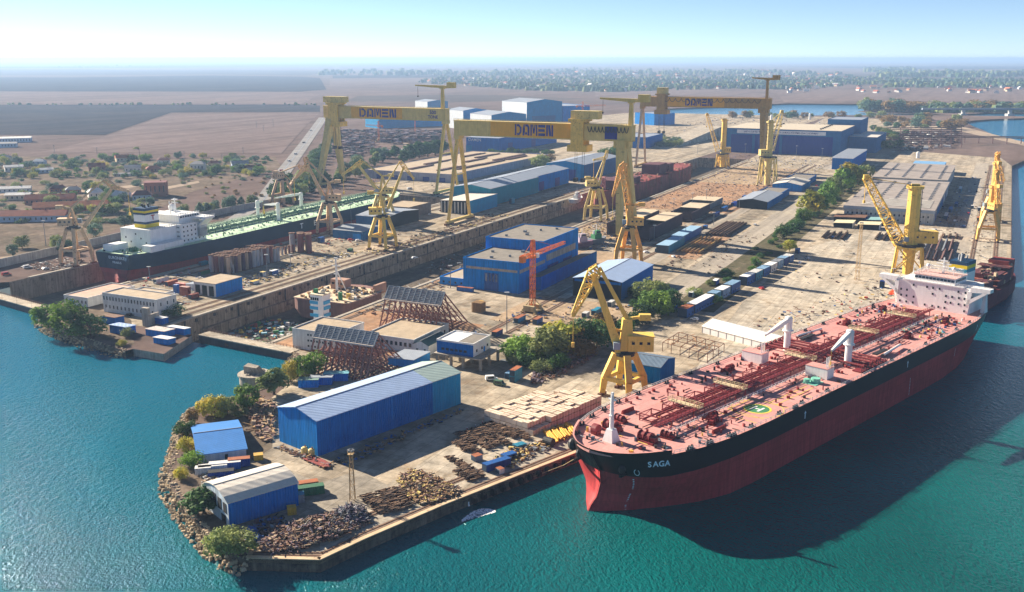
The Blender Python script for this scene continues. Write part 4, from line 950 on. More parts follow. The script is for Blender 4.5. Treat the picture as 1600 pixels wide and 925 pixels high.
    if style == 'column': b.lattice(p, q, jw * 1.5, jw * .8, 12, jw * .13)
    elif style == 'lat': b.lattice(p, q, jw * 1.3, jw * .8, 10, jw * .16)
    else: b.bar(p, q, jw, jw, jw * .62)
    jib = b.build('jib', col, t)
    b = MB()
    if style == 'column':
        for s in (-.6, .6): b.bar(P(0, zt, s), P(ar, az, s), .26)
        b.box(P(ar, az), (3.0, 2.4, 3.0), th); b.build('luffing_rope', col, jib)
        hr, hz = ar, az
    else:
        fr, fz = on(fly); rr, rz_ = on(rear)
        b.lattice(P(rr, rz_), P(ar, az), jw * .9, jw * 1.3, 2, jw * .2); b.lattice(P(ar, az), P(fr, fz), jw * 1.25, jw * .35, 7, jw * .17); b.box(P(fr, fz), (1.4, 1.4, 1.6), th)
        b.build('fly_jib', col, jib)
        b = MB(); b.bar(P(-.5, zt), P(rr, rz_), jw * .5, w1=jw * .38); b.build('tie_bar', col, t)
        b = MB(); b.bar(P(pr * .3 + .5, z0 + (zt - z0) * .6), p.lerp(q, .3), jw * .28); b.build('luffing_screw', col, t)
        hr, hz = fr, fz
    b = MB(); hl = min(14, (hz - G) * .35)
    for s in (-.4, .4): b.bar(P(hr, hz, s), P(hr, hz - hl, s), .16)
    b.box(P(hr, hz - hl - .9), (1.2, 1.4, 1.8), th); b.build('hook', YEL, t)
    return t
PI = math.pi
for txt, dz, sz in (('500', 2.4, 5.0), ('TONE', -2.0, 4.2)): place_text(txt, sz, lambda a, u: V((59 + a, -4.5, 76 + dz + u)), NAVY, g1, 'sign_letter', bold=.1)
lcrane('yellow level luffing crane on the near quay beside the red tanker bow', yd(360, -126), 6.2, 17, mat('bright_yellow_paint', '#e2c05c', .5, var=.1, rust=.12, streak=.12), R(178), (981, 484), (969, 538), (927, 414), (896, 478), (937, 404), prz=R(52), house=(10, 6.5, 6), jw=3.4, style='box', tw=3.6, legw=2.6, hoff=-1)
lcrane('tan harbour crane standing beside the stern of the green deck tanker', yd(449, -534), 7, 24, TANP, R(10), (117, 316), (131, 346), (176, 283), (199, 290), (163, 272), jw=2.4)
lcrane('tan harbour crane with short jib behind the green tanker near the highway', yd(724, -586), 7, 23, TANP, R(60), (444, 262), (450, 287), (472, 258), (482, 262), (466, 252), jw=2.2)
lcrane('dusty tan harbour crane in front of the letters on the green tanker', yd(616, -455), 7, 24, TANP, R(172), (514, 277), (507, 304), (480, 250), (459, 274), (476, 238), jw=2.6)
lcrane('pale tan harbour crane half hidden behind the grey sheds beside the tanker', yd(668, -441), 7, 24, YEL2, R(172), (598, 268), (591, 292), (559, 250), (536, 265), (565, 244), jw=2.6)
lcrane('yellow harbour crane on the dock edge with jib raised towards the long blue sheds', yd(582, -385), 7, 23, YEL, R(8), (600, 294), (606, 318), (631, 252), (646, 271), (625, 244), jw=2.2)
lcrane('pale yellow crane between the dry dock and the thick gantry leg', yd(765, -296), 7.5, 27, YEL2, R(8), (925, 272), (931, 304), (946, 240), (928, 243), (949, 228), jw=2.0)
lcrane('orange yellow crane with drooping lattice jib in front of the thick gantry leg', yd(608, -212), 6.6, 24, ORG, R(176), (983, 312), (988, 350), (972, 253), (958, 297), (978, 246), jw=3.2, style='lat', legw=2.6)
lcrane('yellow column crane with slim lattice jib beside the stern of the scaffolded hull', yd(1215, -306), 7, 17, YEL, R(176), (1126, 182), (1122, 232), (1105, 174), style='column', portal='lattice', tw=3.6, jw=3.4, house=(9, 7, 6))
lcrane('yellow column crane with lattice jib raised before the hall with the white sign', yd(1062, -219), 8.5, 30, YEL2, R(6), (1200, 184), (1205, 230), (1222, 169), style='column', portal='lattice', tw=3.8, jw=3.6, house=(10, 7, 6))
lcrane('tall yellow column crane behind the bridge of the red tanker with wide lattice jib', yd(650, -45), 8.5, 19, YEL, R(174), (1422, 281), (1409, 374), (1354, 268), style='column', portal='lattice', tw=4.6, jw=4.6, house=(15, 8, 7))
lcrane('orange quay crane nearer to the tanker on the long fitting out quay', yd(806, -3), 7, 22, ORG, R(95), (1560, 284), (1561, 318), (1558, 262), (1559, 276), (1561, 258), jw=2.4, style='lat')
lcrane('orange quay crane farther along the fitting out quay', yd(905, -3), 7, 20, ORG, R(80), (1567, 250), (1567, 278), (1559, 236), (1556, 246), (1562, 232), jw=2.4, style='lat')

# tower cranes
def tower_crane(label, base, H, jl, cj, th, col, w=2.0, ballast=True):
    t = thing('tower_crane', label, 'tower crane', base, th)
    if ballast:
        b = MB(); b.bx(-4.2, 4.2, -4.2, 4.2, .9, 1.5)
        for s in (-1, 1): b.box((s * 2.9, 0, 2.6), (2.4, 6.4, 2.4))
        for sx in (-1, 1):
            for sy in (-1, 1): b.box((sx * 4, sy * 4, .45), (1.6, 1.2, .9)); b.bar((sx * 4, sy * 4, 1.4), (sx * .8, sy * .8, 7), .4)
        b.build('ballast_base', mat('pale_concrete_ballast', '#b9a67c', .9, var=.15, streak=.2), t)
    b = MB(); b.lattice((0, 0, 1.5), (0, 0, H), w, w, int(H / 2.4), .24); b.build('mast', col, t)
    b = MB(); b.box((0, 0, H + .6), (w * 1.5, w * 1.5, 1.3)); b.lattice((0, 0, H + 1.2), (0, 0, H + 9.5), w, w * .7, 4, .36); b.build('tower_head', col, t)
    b = MB(); b.lattice((1, 0, H + 1.8), (jl, 0, H + 3.2), w * .9, w * .6, int(jl / 2.6), .2); b.bar((0, 0, H + 9.3), (jl * .6, 0, H + 3.8), .16); b.build('jib', col, t)
    b = MB(); b.lattice((-1, 0, H + 1.8), (-cj, 0, H + 1.8), w * .9, w * .9, 4, .3); b.box((-cj + 1, 0, H + .8), (3, 2.4, 3.2)); b.bar((0, 0, H + 9.3), (-cj + 1, 0, H + 2.2), .16); b.build('counter_jib', col, t)
    b = MB(); b.box((1.7, -1.7, H + 1.2), (1.8, 1.6, 2.2)); b.build('operator_cabin', WHITE, t)
    return t
TORG = mat('orange_tower_crane_paint', '#d9772c', .55, var=.1, rust=.1)
tower_crane('orange tower crane on pale ballast blocks beside the blue two level workshop', at(832, 487), 29, 33, 11, R(57), TORG, 2.1)
tower_crane('small orange tower crane in the far plate yard under the first gantry girder', at(592, 222), 24, 20, 7, R(170), TORG, 2.0)
tower_crane('slim red orange tower crane in the far plate yard beside the long blue shed', at(649, 212), 30, 14, 7, R(100), TORG, 2.0)
tower_crane('orange tower crane rising behind the flat roofed blue hall', at(910, 205), 44, 42, 12, R(0), TORG, 2.6)
# ------------------------------------------------------------------ buildings
def fr_un(u0, u1, n0, n1, z=G): p = yd(u0, n1, z); return (p, u1 - u0, n1 - n0, YA)
def fr_px(A, B, Cc, z):                       # corner B, long edge to Cc, depth towards A, all surveyed on level z
    a, b, c = at(*A, z), at(*B, z), at(*Cc, z); d = c - b; L = math.hypot(d.x, d.y); rz = math.atan2(d.y, d.x)
    y = V((-math.sin(rz), math.cos(rz), 0)); w = (a - b).dot(y)
    p = b.copy(); p.z = G
    if w < 0: p = p + y * w; w = -w
    return (p, L, w, rz)
FL = {}
def shed(label, fr, h, roof='flat', rise=2.0, wall=BLU, roofm=RFG, op=(), win=(), name='warehouse', cat='building', group=None, over=.3, parapet=True, z0=0.0, mats=None, signs=(), vents=0, ext=None):
    p, L, W_, rz = fr; t = thing(name, label, cat, V((p.x, p.y, G + z0)), rz, group)
    b = MB(); c = [(0, 0), (L, 0), (L, W_), (0, W_)]
    ms = mats or [wall] * 4
    for i in range(4):
        j = (i + 1) % 4; b.k = i; b.face([(*c[i], -.3 if z0 == 0 else 0), (*c[j], -.3 if z0 == 0 else 0), (*c[j], h), (*c[i], h)])
    b.k = 0; r = MB(); o = over; th = .22
    if roof == 'flat':
        if parapet:
            r.bx(-.05, L + .05, -.05, W_ + .05, h - .35, h - .1); e = MB()
            for q in ((-.12, L + .12, -.12, .25), (-.12, L + .12, W_ - .25, W_ + .12), (-.12, .25, .25, W_ - .25), (L - .25, L + .12, .25, W_ - .25)): e.bx(*q, h - .3, h + .45)
        else: r.bx(-o, L + o, -o, W_ + o, h, h + .3); e = None
    elif roof in ('gable', 'gabley', 'arch', 'mono'):
        if roof == 'gable': pr = [(-o, h - o * .2), (W_ / 2, h + rise), (W_ + o, h - o * .2)]
        elif roof == 'mono': pr = [(-o, h + rise), (W_ + o, h)]
        elif roof == 'arch': pr = [(W_ * f + (o if f > .9 else -o if f < .1 else 0), h + rise * math.sin(math.pi * f) ** .75) for f in (0, .12, .3, .5, .7, .88, 1)]
        e = None
        if roof == 'gabley':
            pr = [(-o, h - o * .2), (L / 2, h + rise), (L + o, h - o * .2)]
            for (a0, z_0), (a1, z_1) in zip(pr, pr[1:]): r.hexa([(a0, -o, z_0), (a1, -o, z_1), (a1, W_ + o, z_1), (a0, W_ + o, z_0)], [(a0, -o, z_0 + th), (a1, -o, z_1 + th), (a1, W_ + o, z_1 + th), (a0, W_ + o, z_0 + th)])
            for y, f in ((0, 0), (W_, 2)): b.k = f; q = [(0, y, h), (L, y, h), (L / 2, y, h + rise)]; b.face(q if y == 0 else q[::-1])
        else:
            for (a0, z_0), (a1, z_1) in zip(pr, pr[1:]): r.hexa([(-o, a0, z_0), (L + o, a0, z_0), (L + o, a1, z_1), (-o, a1, z_1)], [(-o, a0, z_0 + th), (L + o, a0, z_0 + th), (L + o, a1, z_1 + th), (-o, a1, z_1 + th)])
            for x, f in ((0, 3), (L, 1)):
                b.k = f; q = [(x, 0, h)] + [(x, min(W_, max(0, a)), z) for a, z in pr] + [(x, W_, h)]; q = q[::-1] if x == 0 else q[::-1]
                b.face(q if x == 0 else q[::-1])
            if roof == 'mono': b.k = 0; b.face([(0, 0, h), (L, 0, h), (L, 0, h + rise), (0, 0, h + rise)])
    elif roof == 'saw':
        n = max(2, int(L / rise / 3)); dx = L / n; e = None
        for k in range(n):
            x0, x1 = k * dx, (k + 1) * dx
            r.hexa([(x0, -o, h), (x1, -o, h + rise), (x1, W_ + o, h + rise), (x0, W_ + o, h)], [(x0, -o, h + th), (x1, -o, h + rise + th), (x1, W_ + o, h + rise + th), (x0, W_ + o, h + th)])
            b.face([(x1, 0, h), (x1, W_, h), (x1, W_, h + rise), (x1, 0, h + rise)]); b.face([(x0, 0, h), (x1, 0, h), (x1, 0, h + rise)]); b.face([(x0, W_, h), (x1, W_, h + rise), (x1, W_, h)])
    w = b.build('wall', ms, t)
    ro = r.build('roof', roofm, t)
    if roof == 'flat' and e: e.build('parapet', wall, t)
    if roof in ('gable', 'arch'):
        k = MB(); k.bx(-.3, L + .3, W_ / 2 - .13, W_ / 2 + .13, h + rise + .16, h + rise + .36); k.build('ridge', mat('dark_ridge_cap', '#85888c', .8, var=.2), ro)
    def face(side, s0, s1, z_0, z_1, d=.12):
        if side == 'f': return (s0, s1, -d, 0.02, z_0, z_1)
        if side == 'b': return (s0, s1, W_ - .02, W_ + d, z_0, z_1)
        if side == 'l': return (-d, .02, s0, s1, z_0, z_1)
        return (L - .02, L + d, s0, s1, z_0, z_1)
    for side, s0, s1, z_0, z_1, m, nm in op: b = MB(); b.bx(*face(side, s0, s1, z_0, z_1)); b.build(nm, m, t)
    for side, s0, s1, n, z, ww, hh in win:
        for k in range(n):
            s = s0 + (s1 - s0) * (k / max(1, n - 1)); b = MB(); b.bx(*face(side, s - ww / 2, s + ww / 2, z, z + hh, .1)); b.build('window', GLASS, t)
    for k in range(vents):
        b = MB(); g = random.Random(k * 7 + int(L)); x, y = L * (.08 + .84 * (k + .5) / vents), W_ * g.uniform(.2, .8); b.box((x, y, h + .5), (g.uniform(.8, 2), g.uniform(.8, 2), 1.3)); b.build('roof_vent', GREY, ro)
    for side, s, z, size, txt, m in signs:
        def fn(a, u):
            if side == 'f': return V((s + a, -.25, z + u))
            if side == 'l': return V((-.25, s - a, z + u))
            return V((L + .25, s + a, z + u))
        place_text(txt, size, fn, m, t, 'sign_letter', bold=.03)
    return t
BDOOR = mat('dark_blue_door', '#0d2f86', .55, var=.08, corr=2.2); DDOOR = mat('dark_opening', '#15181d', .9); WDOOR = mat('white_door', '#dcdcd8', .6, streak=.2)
DOORB = mat('mid_blue_gate', '#1c4f93', .55, var=.1, corr=1.5)
GREENW = mat('pale_greenish_roof', '#a9bdb5', .5, .1, var=.06, seam=3)
# big blue warehouse on the point, with its teal extension
fr = fr_px((430, 692), (497, 713.5), (720, 631), G); hW = 12.6
p, L, W_, rz = fr
x1 = (at(679.5, 648) - p).dot(V((math.cos(rz), math.sin(rz), 0)))
wb = shed('long blue gabled warehouse with pale blue roof on the point', (p, x1, W_, rz), hW, 'gable', 2.5, BLU2, RFB, mats=[BLU2, BLU2, BLU2, BLU], op=[('f', x1 * .62, x1 * .625, 4, hW - .2, LBLU, 'downpipe')])  # gable in the lighter blue: grazing sunlight put into its colour
q = p + V((math.cos(rz), math.sin(rz), 0)) * (x1 + .06)
shed('teal blue gabled end bay with pale greenish roof joined to the long warehouse', (q, L - x1, W_, rz), hW + .05, 'gable', 2.5, TEAL, GREENW)
b = MB(); b.bx(x1 * .58, x1 * .588, -.1, W_ * .5, hW + .3, hW + .4); 
# blue roofed shed on the shore
fr = fr_px((377, 656), (384.5, 701), (309, 711), G + 3)
shed('low shed with bright blue ribbed roof behind the shoreline trees', fr, 3.0, 'gable', 2.2, OFFW, mat('bright_blue_ribbed_roof', '#3f7fc4', .45, var=.08, seam=1.6), over=.5, op=[('b', 6, 7, 0, 2, DDOOR, 'door')])
# white roofed hangar, arched
fr = fr_px((325.5, 754), (356, 787), (465, 755), G + 7.2)
hg = shed('blue hangar with arched cream roof at the tip of the point', fr, 7.2, 'arch', 2.6, BLU2, RFW, mats=[BLU2, BLU2, BLU2, mat('faded_white_blue_panel', '#b9c6cf', .6, var=.15, streak=.4)], op=[('l', 1.2, 3.4, 3.6, 6.6, DDOOR, 'opening'), ('l', 4.6, 7, 3.6, 7.0, DDOOR, 'opening'), ('l', 8.2, 10.4, 3.6, 7.4, DDOOR, 'opening'), ('l', 2, 5, .2, 2.6, DDOOR, 'opening')])
# control office on stilts
fr = fr_un(362, 378, -213, -195)
b4 = shed('blue and white control office standing on concrete stilts', fr, 5.6, 'flat', 0, WHITE, RFT, mats=[WHITE, OFFW, OFFW, BLU2], z0=5.6, win=[('l', 4, 15, 6, 1.5, 1.4, 1.0), ('f', 3, 13, 3, 1.6, 1.2, 1.2)], op=[('f', 9.4, 10.8, .1, 2.3, LBLU, 'door')], name='control_office')
b = MB(); b.bx(-1.5, 18.5, -4.5, 19, -.55, -.05); b.build('floor_slab', CONC, b4)
for x in (0, 8, 16.5):
    for y in (-3.4, 5, 11, 17.8): b = MB(); b.bx(x - .5, x + .5, y - .5, y + .5, -5.6, -.55); b.build('column', CONC, b4)
b = MB(); rail(b, [(-1.2, -4.2, 0), (18, -4.2, 0)], 1.1, 2, .1); b.bx(16, 18.6, -9.5, -4.6, -5.6, -5.2); b.build('railing', GREY, b4)
b = MB(); b.bx(.3, 15.7, 8.2, 17.7, 5.35, 5.6); b.build('roof_patch', WHITE, b4)
# offices and low buildings round the middle dock mouth
shed('white three storey office beside the dock gate with rows of small windows', fr_un(355, 378, -286, -262), 9.2, 'flat', 0, OFFW, RFTAN, win=[('l', 2, 15, 9, 6.9, .9, .9), ('l', 2, 15, 9, 4.2, .9, .9), ('l', 4, 15, 7, 1.6, .9, .9), ('f', 3, 20, 6, 5, .9, .9)], op=[('l', 3, 5, .1, 2.4, BDOOR, 'door')], name='office_block')
b6 = shed('low white building with tan flat roof under the brown trestles', fr_un(372, 404, -257, -231), 6.0, 'flat', 0, OFFW, RFTAN, win=[('l', 2, 22, 9, 2.6, 1.3, 1.8), ('f', 5, 28, 5, 2.6, 1.3, 1.4)], name='workshop')
shed('white gabled annex with dark green roof beside the tan roofed building', fr_un(371.5, 389, -231, -223), 4.6, 'gable', 1.8, OFFW, mat('dark_green_sheet_roof', '#27494a', .5, var=.12, seam=1.2), win=[('l', 2, 6, 2, 1.6, 1, 1.2)], name='workshop')
shed('small shed with pale roof and blue front beside the stilted office', fr_un(352, 366, -232, -219), 3.2, 'mono', .6, LBLU, RFG, name='shed')
# blue workshop, two levels
w7 = shed('lower bright blue half of the workshop behind the orange tower crane', fr_un(499, 537, -275, -239), 17.8, 'flat', 0, BLU, RFT, mats=[BLU, BLU, BLU, BLU], op=[('l', 13, 22, .2, 10.5, DOORB, 'gate')] + [('l', 13.8 + k * 2.1, 15 + k * 2.1, 5.5, 10, OFFW, 'gate_panel') for k in range(4)] + [('l', 1, 34, 12, 13.4, CONC, 'window_band'), ('f', 1, 36, 11.5, 13.5, CONC, 'window_band')], vents=4)
shed('taller bright blue half of the workshop beside the dry dock', fr_un(537.2, 592, -280, -241), 23.5, 'flat', 0, BLU, RFT, op=[('f', 3, 50, 11, 15, CONC, 'window_band'), ('f', 6, 22, .2, 8, BDOOR, 'gate'), ('f', 30, 44, .2, 8, BDOOR, 'gate')], vents=5)
shed('long lean-to in deep blue along the foot of the workshop', fr_un(512, 600, -238.8, -231), 7, 'mono', 1.2, BLU2, RFT, over=.2, name='lean_to')
shed('light blue flat annex touching the workshop by the dry dock', fr_un(501, 528, -292, -275.4), 4.4, 'flat', 0, LBLU, RFTAN, win=[('l', 2, 14, 4, 1.4, 1.2, 1.1)], name='annex')
shed('blue shed with wide grey metal roof behind the near yellow crane', fr_un(509, 564, -210, -181), 10.2, 'gable', 2.4, BLU2, RFB, mats=[BLU2, BLU2, BLU2, DDOOR], op=[('l', .5, 28, 8.6, 10, BLU2, 'beam')])
shed('striped teal shed with grey blue roof right beside the tanker bow', fr_px((1070, 561.5), (1032, 575), (964, 564), G + 7.2), 7.2, 'gable', 1.8, SLATE, mat('slate_metal_roof', '#66798c', .5, .15, var=.1, seam=2.4), mats=[TEAL, BDOOR, BLU2, BLU2], over=.2)
tn = shed('long white tent with panelled sides on the pale yard', fr_px((1112, 507), (1097, 520), (1204, 549), G), 3.3, 'gable', 2.4, WHITE, mat('white_tent_fabric', '#ece6dc', .8, var=.04, fine=.02), name='tent', cat='tent')
for k in range(9): b = MB(); x = fr_px((1112, 507), (1097, 520), (1204, 549), G)[1] * k / 8.2; b.bx(x - .12, x + .12, -.08, .0, .1, 3.2); b.build('tent_post', GREY, tn)
# rusty open frame
q = [at(*c) for c in ((1035, 549), (1105, 568), (1131, 551), (1060, 533))]
ft = thing('open_shelter', 'rusty open steel frame standing on the pale yard beside the white tent', 'shelter frame', q[0]); b = MB()
def bil(q, f, g): return q[0].lerp(q[1], f).lerp(q[3].lerp(q[2], f), g)
for i in range(6):
    for j in range(4):
        c = bil(q, i / 5, j / 3) - q[0]
        if i in (0, 5) or j in (0, 3): b.bar(c, c + V((0, 0, 4.3)), .26)
for i in range(6): b.bar(bil(q, i/5, 0) - q[0] + V((0, 0, 4.3)), bil(q, i/5, 1) - q[0] + V((0, 0, 4.3)), .24)
for j in range(4): b.bar(bil(q, 0, j/3) - q[0] + V((0, 0, 4.3)), bil(q, 1, j/3) - q[0] + V((0, 0, 4.3)), .24)
b.build('frame', RUST, ft); b = MB()
for k in range(60): c = bil(q, rnd.random(), rnd.random()) - q[0] + V((0, 0, 4.4)); d = V((rnd.uniform(-2, 2), rnd.uniform(-2, 2), rnd.uniform(-.1, .3))); b.bar(c, c + d, .16)
o = b.build('loose_bracing', mat('light_rust', '#a9764a', .9, var=.3), ft); o['kind'] = 'stuff'
# long grey workshop at the right, in two stretches
LW = mat('pale_grey_workshop_wall', '#b9b8b2', .85, var=.12, streak=.3)
RWS = mat('weathered_grey_roof', '#948b84', .85, var=.22, sc=.12, rust=.12, rustcol=(.42, .4, .38))
a = shed('long grey workshop with flat ridged roof and small windows behind the tall yellow crane', fr_un(862, 1072, -113, -44), 11.5, 'flat', 0, LW, RWS, parapet=False, over=.8, win=[('l', 4, 66, 18, 5.2, 1.3, 1.7), ('l', 4, 66, 12, 1.5, 1.0, 1.2)], name='workshop')
b = MB(); b.bx(-1, .0, -.8, 69.8, 9.2, 11.6); b.build('fascia', mat('grey_blue_fascia', '#9aa7b5', .6, var=.08), a)
a2 = shed('farther stretch of the long grey workshop with four roof lights in rows', fr_un(1076, 1236, -116, -46), 12.8, 'flat', 0, LW, RWS, parapet=False, over=.8, name='workshop')
for par, LL in ((a, 210), (a2, 160)):
    for j in range(5 if par is a else 4):
        y = 8 + j * (13.5 if par is a else 17)
        b = MB(); 
        x0 = 60 if par is a else 12
        for k in range(int((LL - x0) / 13)): b.box((x0 + k * 13, y, (12.1 if par is a else 13.4)), (7, 2.6, .9), 0, .6)
        b.build('roof_light', mat('dark_grey_roof_light', '#5d5f64', .6, var=.2), par)
for k in range(7):
    b = MB(); b.bx(12 + k * 7, 15.5 + k * 7, 4, 58 - k * 3, 11.8, 12.2); b.build('roof_strip', mat('pale_patch_roofing', '#c3bdb2', .8, var=.1), a)
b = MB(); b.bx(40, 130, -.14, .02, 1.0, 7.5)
b.build('slate_wall_panel', SLATE, a)  # slate blue panel along the long wall
for k in range(4): b = MB(); b.bx(20 + k * 48, 32 + k * 48, -.2, .0, .1, 6.5); b.build('gate', BDOOR, a)
for (u0, u1, n0, n1, h_, lab, wl, rf) in ((842, 860, -118, -94, 4.5, 'open dark blue shed with rusty roof in front of the grey workshop', BLU2, RUST), (840, 856, -92, -79, 4.0, 'open shed with pale teal roof in front of the grey workshop', TEAL, mat('pale_teal_roof', '#86aeb0', .6, var=.1, seam=1.5)),
    (816, 832, -114, -100, 3.6, 'low shelter with cream roof in the pale yard nearer the trees', OFFW, mat('cream_sheet_roof', '#d8cda8', .7, var=.08, seam=1.5)), (816, 832, -96, -80, 3.6, 'low shelter with cream roof in the pale yard nearer the tall crane', OFFW, MATS['cream_sheet_roof'])):
    shed(lab, fr_un(u0, u1, n0, n1), h_, 'mono', .7, wl, rf, mats=[wl, wl, wl, DDOOR], name='shelter', over=.5)
# sheds along the middle dock, far bank
s15 = shed('low teal shed with open slatted front beside the gantry leg', fr_un(748, 800, -434, -405), 10.5, 'mono', 1.2, TEAL, RFW, mats=[TEAL, TEAL, TEAL, DDOOR], op=[('l', 1 + k * 3.3, 2 + k * 3.3, .3, 10, OFFW, 'slat_door') for k in range(9)])
shed('long blue green shed with pale roof strips beside the middle dock', fr_un(800.2, 905, -452, -412), 15.5, 'gable', 3.0, mat('blue_green_sheet', '#0b7f98', .75, var=.1, corr=1, streak=.2, spec=.1), RFG)
shed('long deep blue shed continuing the row beside the middle dock', fr_un(905.2, 992, -452, -416), 15.5, 'gable', 3.0, BLU, RFG, op=[('f', 10, 22, .2, 9, BDOOR, 'gate'), ('f', 50, 62, .2, 9, BDOOR, 'gate')])
shed('light blue gabled hall with wide dark door at the end of the shed row', fr_un(1014, 1125, -452, -407), 17.5, 'gable', 3.5, TEAL, RFG, op=[('l', 10, 34, .2, 12, BDOOR, 'gate')], mats=[SLATE, TEAL, TEAL, TEAL])
lot = shed('flat roofed grey store with long steel pipes lying on its roof', fr_un(935, 1190, -640, -528), 9, 'flat', 0, mat('grey_lilac_wall', '#8f93a8', .8, var=.1, streak=.25), RFTAN, win=[], name='store')
g = random.Random(4)
for k in range(12):
    b = MB(); x, y = g.uniform(15, 190), g.uniform(8, 100); 
    for q in range(4): b.tube((x, y + q * 1.5, 9.6), (x + g.uniform(40, 65), y + q * 1.5, 9.6), .7, n=6)
    b.build('roof_pipe', RUST2, lot)
for k in range(5): b = MB(); b.bx(-.2, .02, 8 + k * 20, 16 + k * 20, .2, 5); b.build('gate', BDOOR, lot)
shed('long dark blue wall like hall with a small white sign near the far town', fr_un(1269, 1475, -692, -640), 20.5, 'flat', 0, BLU2, RFG, op=[('f', 30, 45, .2, 12, BDOOR, 'gate'), ('f', 110, 125, .2, 12, BDOOR, 'gate')], mats=[BLU2, BLU2, BLU2, BLU2], parapet=False, signs=[('l', 38, 17.2, 6, 'DAMEN', WHITE)])
shed('low blue building with white end beside the trees under the bright girder', fr_px((768, 226), (766, 238), (728, 237), G), 9, 'flat', 0, TEAL, RFG, mats=[TEAL, OFFW, TEAL, OFFW], name='office_block')
# big production halls under the far town
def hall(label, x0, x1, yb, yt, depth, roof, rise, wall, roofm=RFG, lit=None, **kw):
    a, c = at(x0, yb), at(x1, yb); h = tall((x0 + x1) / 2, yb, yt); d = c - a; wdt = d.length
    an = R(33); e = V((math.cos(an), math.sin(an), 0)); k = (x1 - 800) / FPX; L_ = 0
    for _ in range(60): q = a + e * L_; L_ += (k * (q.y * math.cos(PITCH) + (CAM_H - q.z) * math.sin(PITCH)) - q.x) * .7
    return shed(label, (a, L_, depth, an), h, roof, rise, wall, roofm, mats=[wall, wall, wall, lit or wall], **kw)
WHS = mat('sunlit_white_wall', '#d5dcdf', .6, var=.06, corr=1.4, streak=.1)  # side walls turned to the sun: sunlight put into their colour
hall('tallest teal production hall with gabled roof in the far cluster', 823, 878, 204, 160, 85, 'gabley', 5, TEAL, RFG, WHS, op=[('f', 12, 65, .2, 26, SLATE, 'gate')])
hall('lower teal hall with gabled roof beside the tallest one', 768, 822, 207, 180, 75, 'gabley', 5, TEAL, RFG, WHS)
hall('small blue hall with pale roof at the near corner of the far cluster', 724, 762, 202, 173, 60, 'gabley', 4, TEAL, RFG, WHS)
hall('flat roofed blue hall joined to the tallest production hall', 879, 921, 201, 166, 100, 'flat', 0, BLU, RFG)
hall('long low blue hall in the plate yard below the first girder', 592, 697, 201, 184.5, 60, 'flat', 0, TEAL, RFG, parapet=False)
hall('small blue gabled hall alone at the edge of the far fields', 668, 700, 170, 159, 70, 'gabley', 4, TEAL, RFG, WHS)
hall('blue hall behind the legs of the farthest gantry', 1022, 1054, 196, 178, 60, 'flat', 0, BLU, RFG)
shed('dark blue hall standing beside the inclined ramp behind the scaffolded hull', fr_px((985, 226), (1010, 232), (1035, 225), G), 16, 'flat', 0, BLU2, RFG)
# hall with the long white sign
h13 = shed('wide grey blue hall with tall blue doors and a long white sign', fr_un(1428, 1560, -356, -199), 34, 'flat', 0, SLATE, mat('cream_grey_roof', '#bdb29d', .85, var=.15, rust=.1, rustcol=(.25, .23, .2)), parapet=False, over=.4,
   op=[('l', 10, 78, .2, 25.5, BDOOR, 'gate'), ('l', 82, 116, .2, 25.5, BDOOR, 'gate'), ('l', 120, 150, .2, 25.5, BDOOR, 'gate'), ('l', 20, 142, 27.2, 32.2, WHITE, 'sign_board')],
   signs=[('l', 81, 29.6, 3.5, 'SAFETY IS OUR FIRST PRIORITY   INTRAREA LA LOCUL DE MUNCA ESTE PERMISA DOAR CU ECHIPAMENT', NAVY)])
for ob in h13.children:
    if ob.name.startswith('sign_letter'):
        for v in ob.data.vertices: v.co.y = 81 + (v.co.y - 81) * .62
for k in range(14): b = MB(); b.box((20 + (k % 7) * 16, 30 + (k // 7) * 70, 35), (4, 2.5, 1.6)); b.build('roof_vent', DARK, h13)
shed('grey blue tower block at the back corner of the hall with the white sign', fr_un(1561, 1640, -238, -190), 42, 'flat', 0, SLATE, RFG)
shed('low pale annex beside the back of the hall with the white sign', fr_un(1500, 1620, -198, -160), 22, 'flat', 0, SLATE, RFW, parapet=False)
shed('blue shed with sawtooth roof edge behind the tall row of trees', fr_un(1256, 1385, -183, -159), 13.5, 'saw', 1.2, BLU2, RFG, op=[])
shed('open blue shed with grey gable roof beside the plate racks', fr_un(889, 955, -209, -182), 6.6, 'gable', 2.2, BLU2, RFG, mats=[BLU2, BLU2, BLU2, DDOOR])
shed('smaller dark blue shed behind the open blue shed', fr_un(958, 1000, -206, -184), 6.0, 'flat', 0, BLU2, RFT)
shed('blue shed with pale gable roof beside the lattice crane', fr_un(1025, 1075, -206, -177), 6.4, 'gable', 2.5, BLU, RFW)
shed('dark blue low shed with grey roof beyond the pale gabled shed', fr_un(1080, 1130, -204, -180), 6.0, 'flat', 0, BLU2, RFT)
shed('bright blue shed with cream and blue roof halves behind the long grey workshop', fr_un(1250, 1290, -92, -58), 11, 'flat', 0, BLU, mat('faded_blue_roof', '#6f9fc8', .7, var=.1), parapet=False)
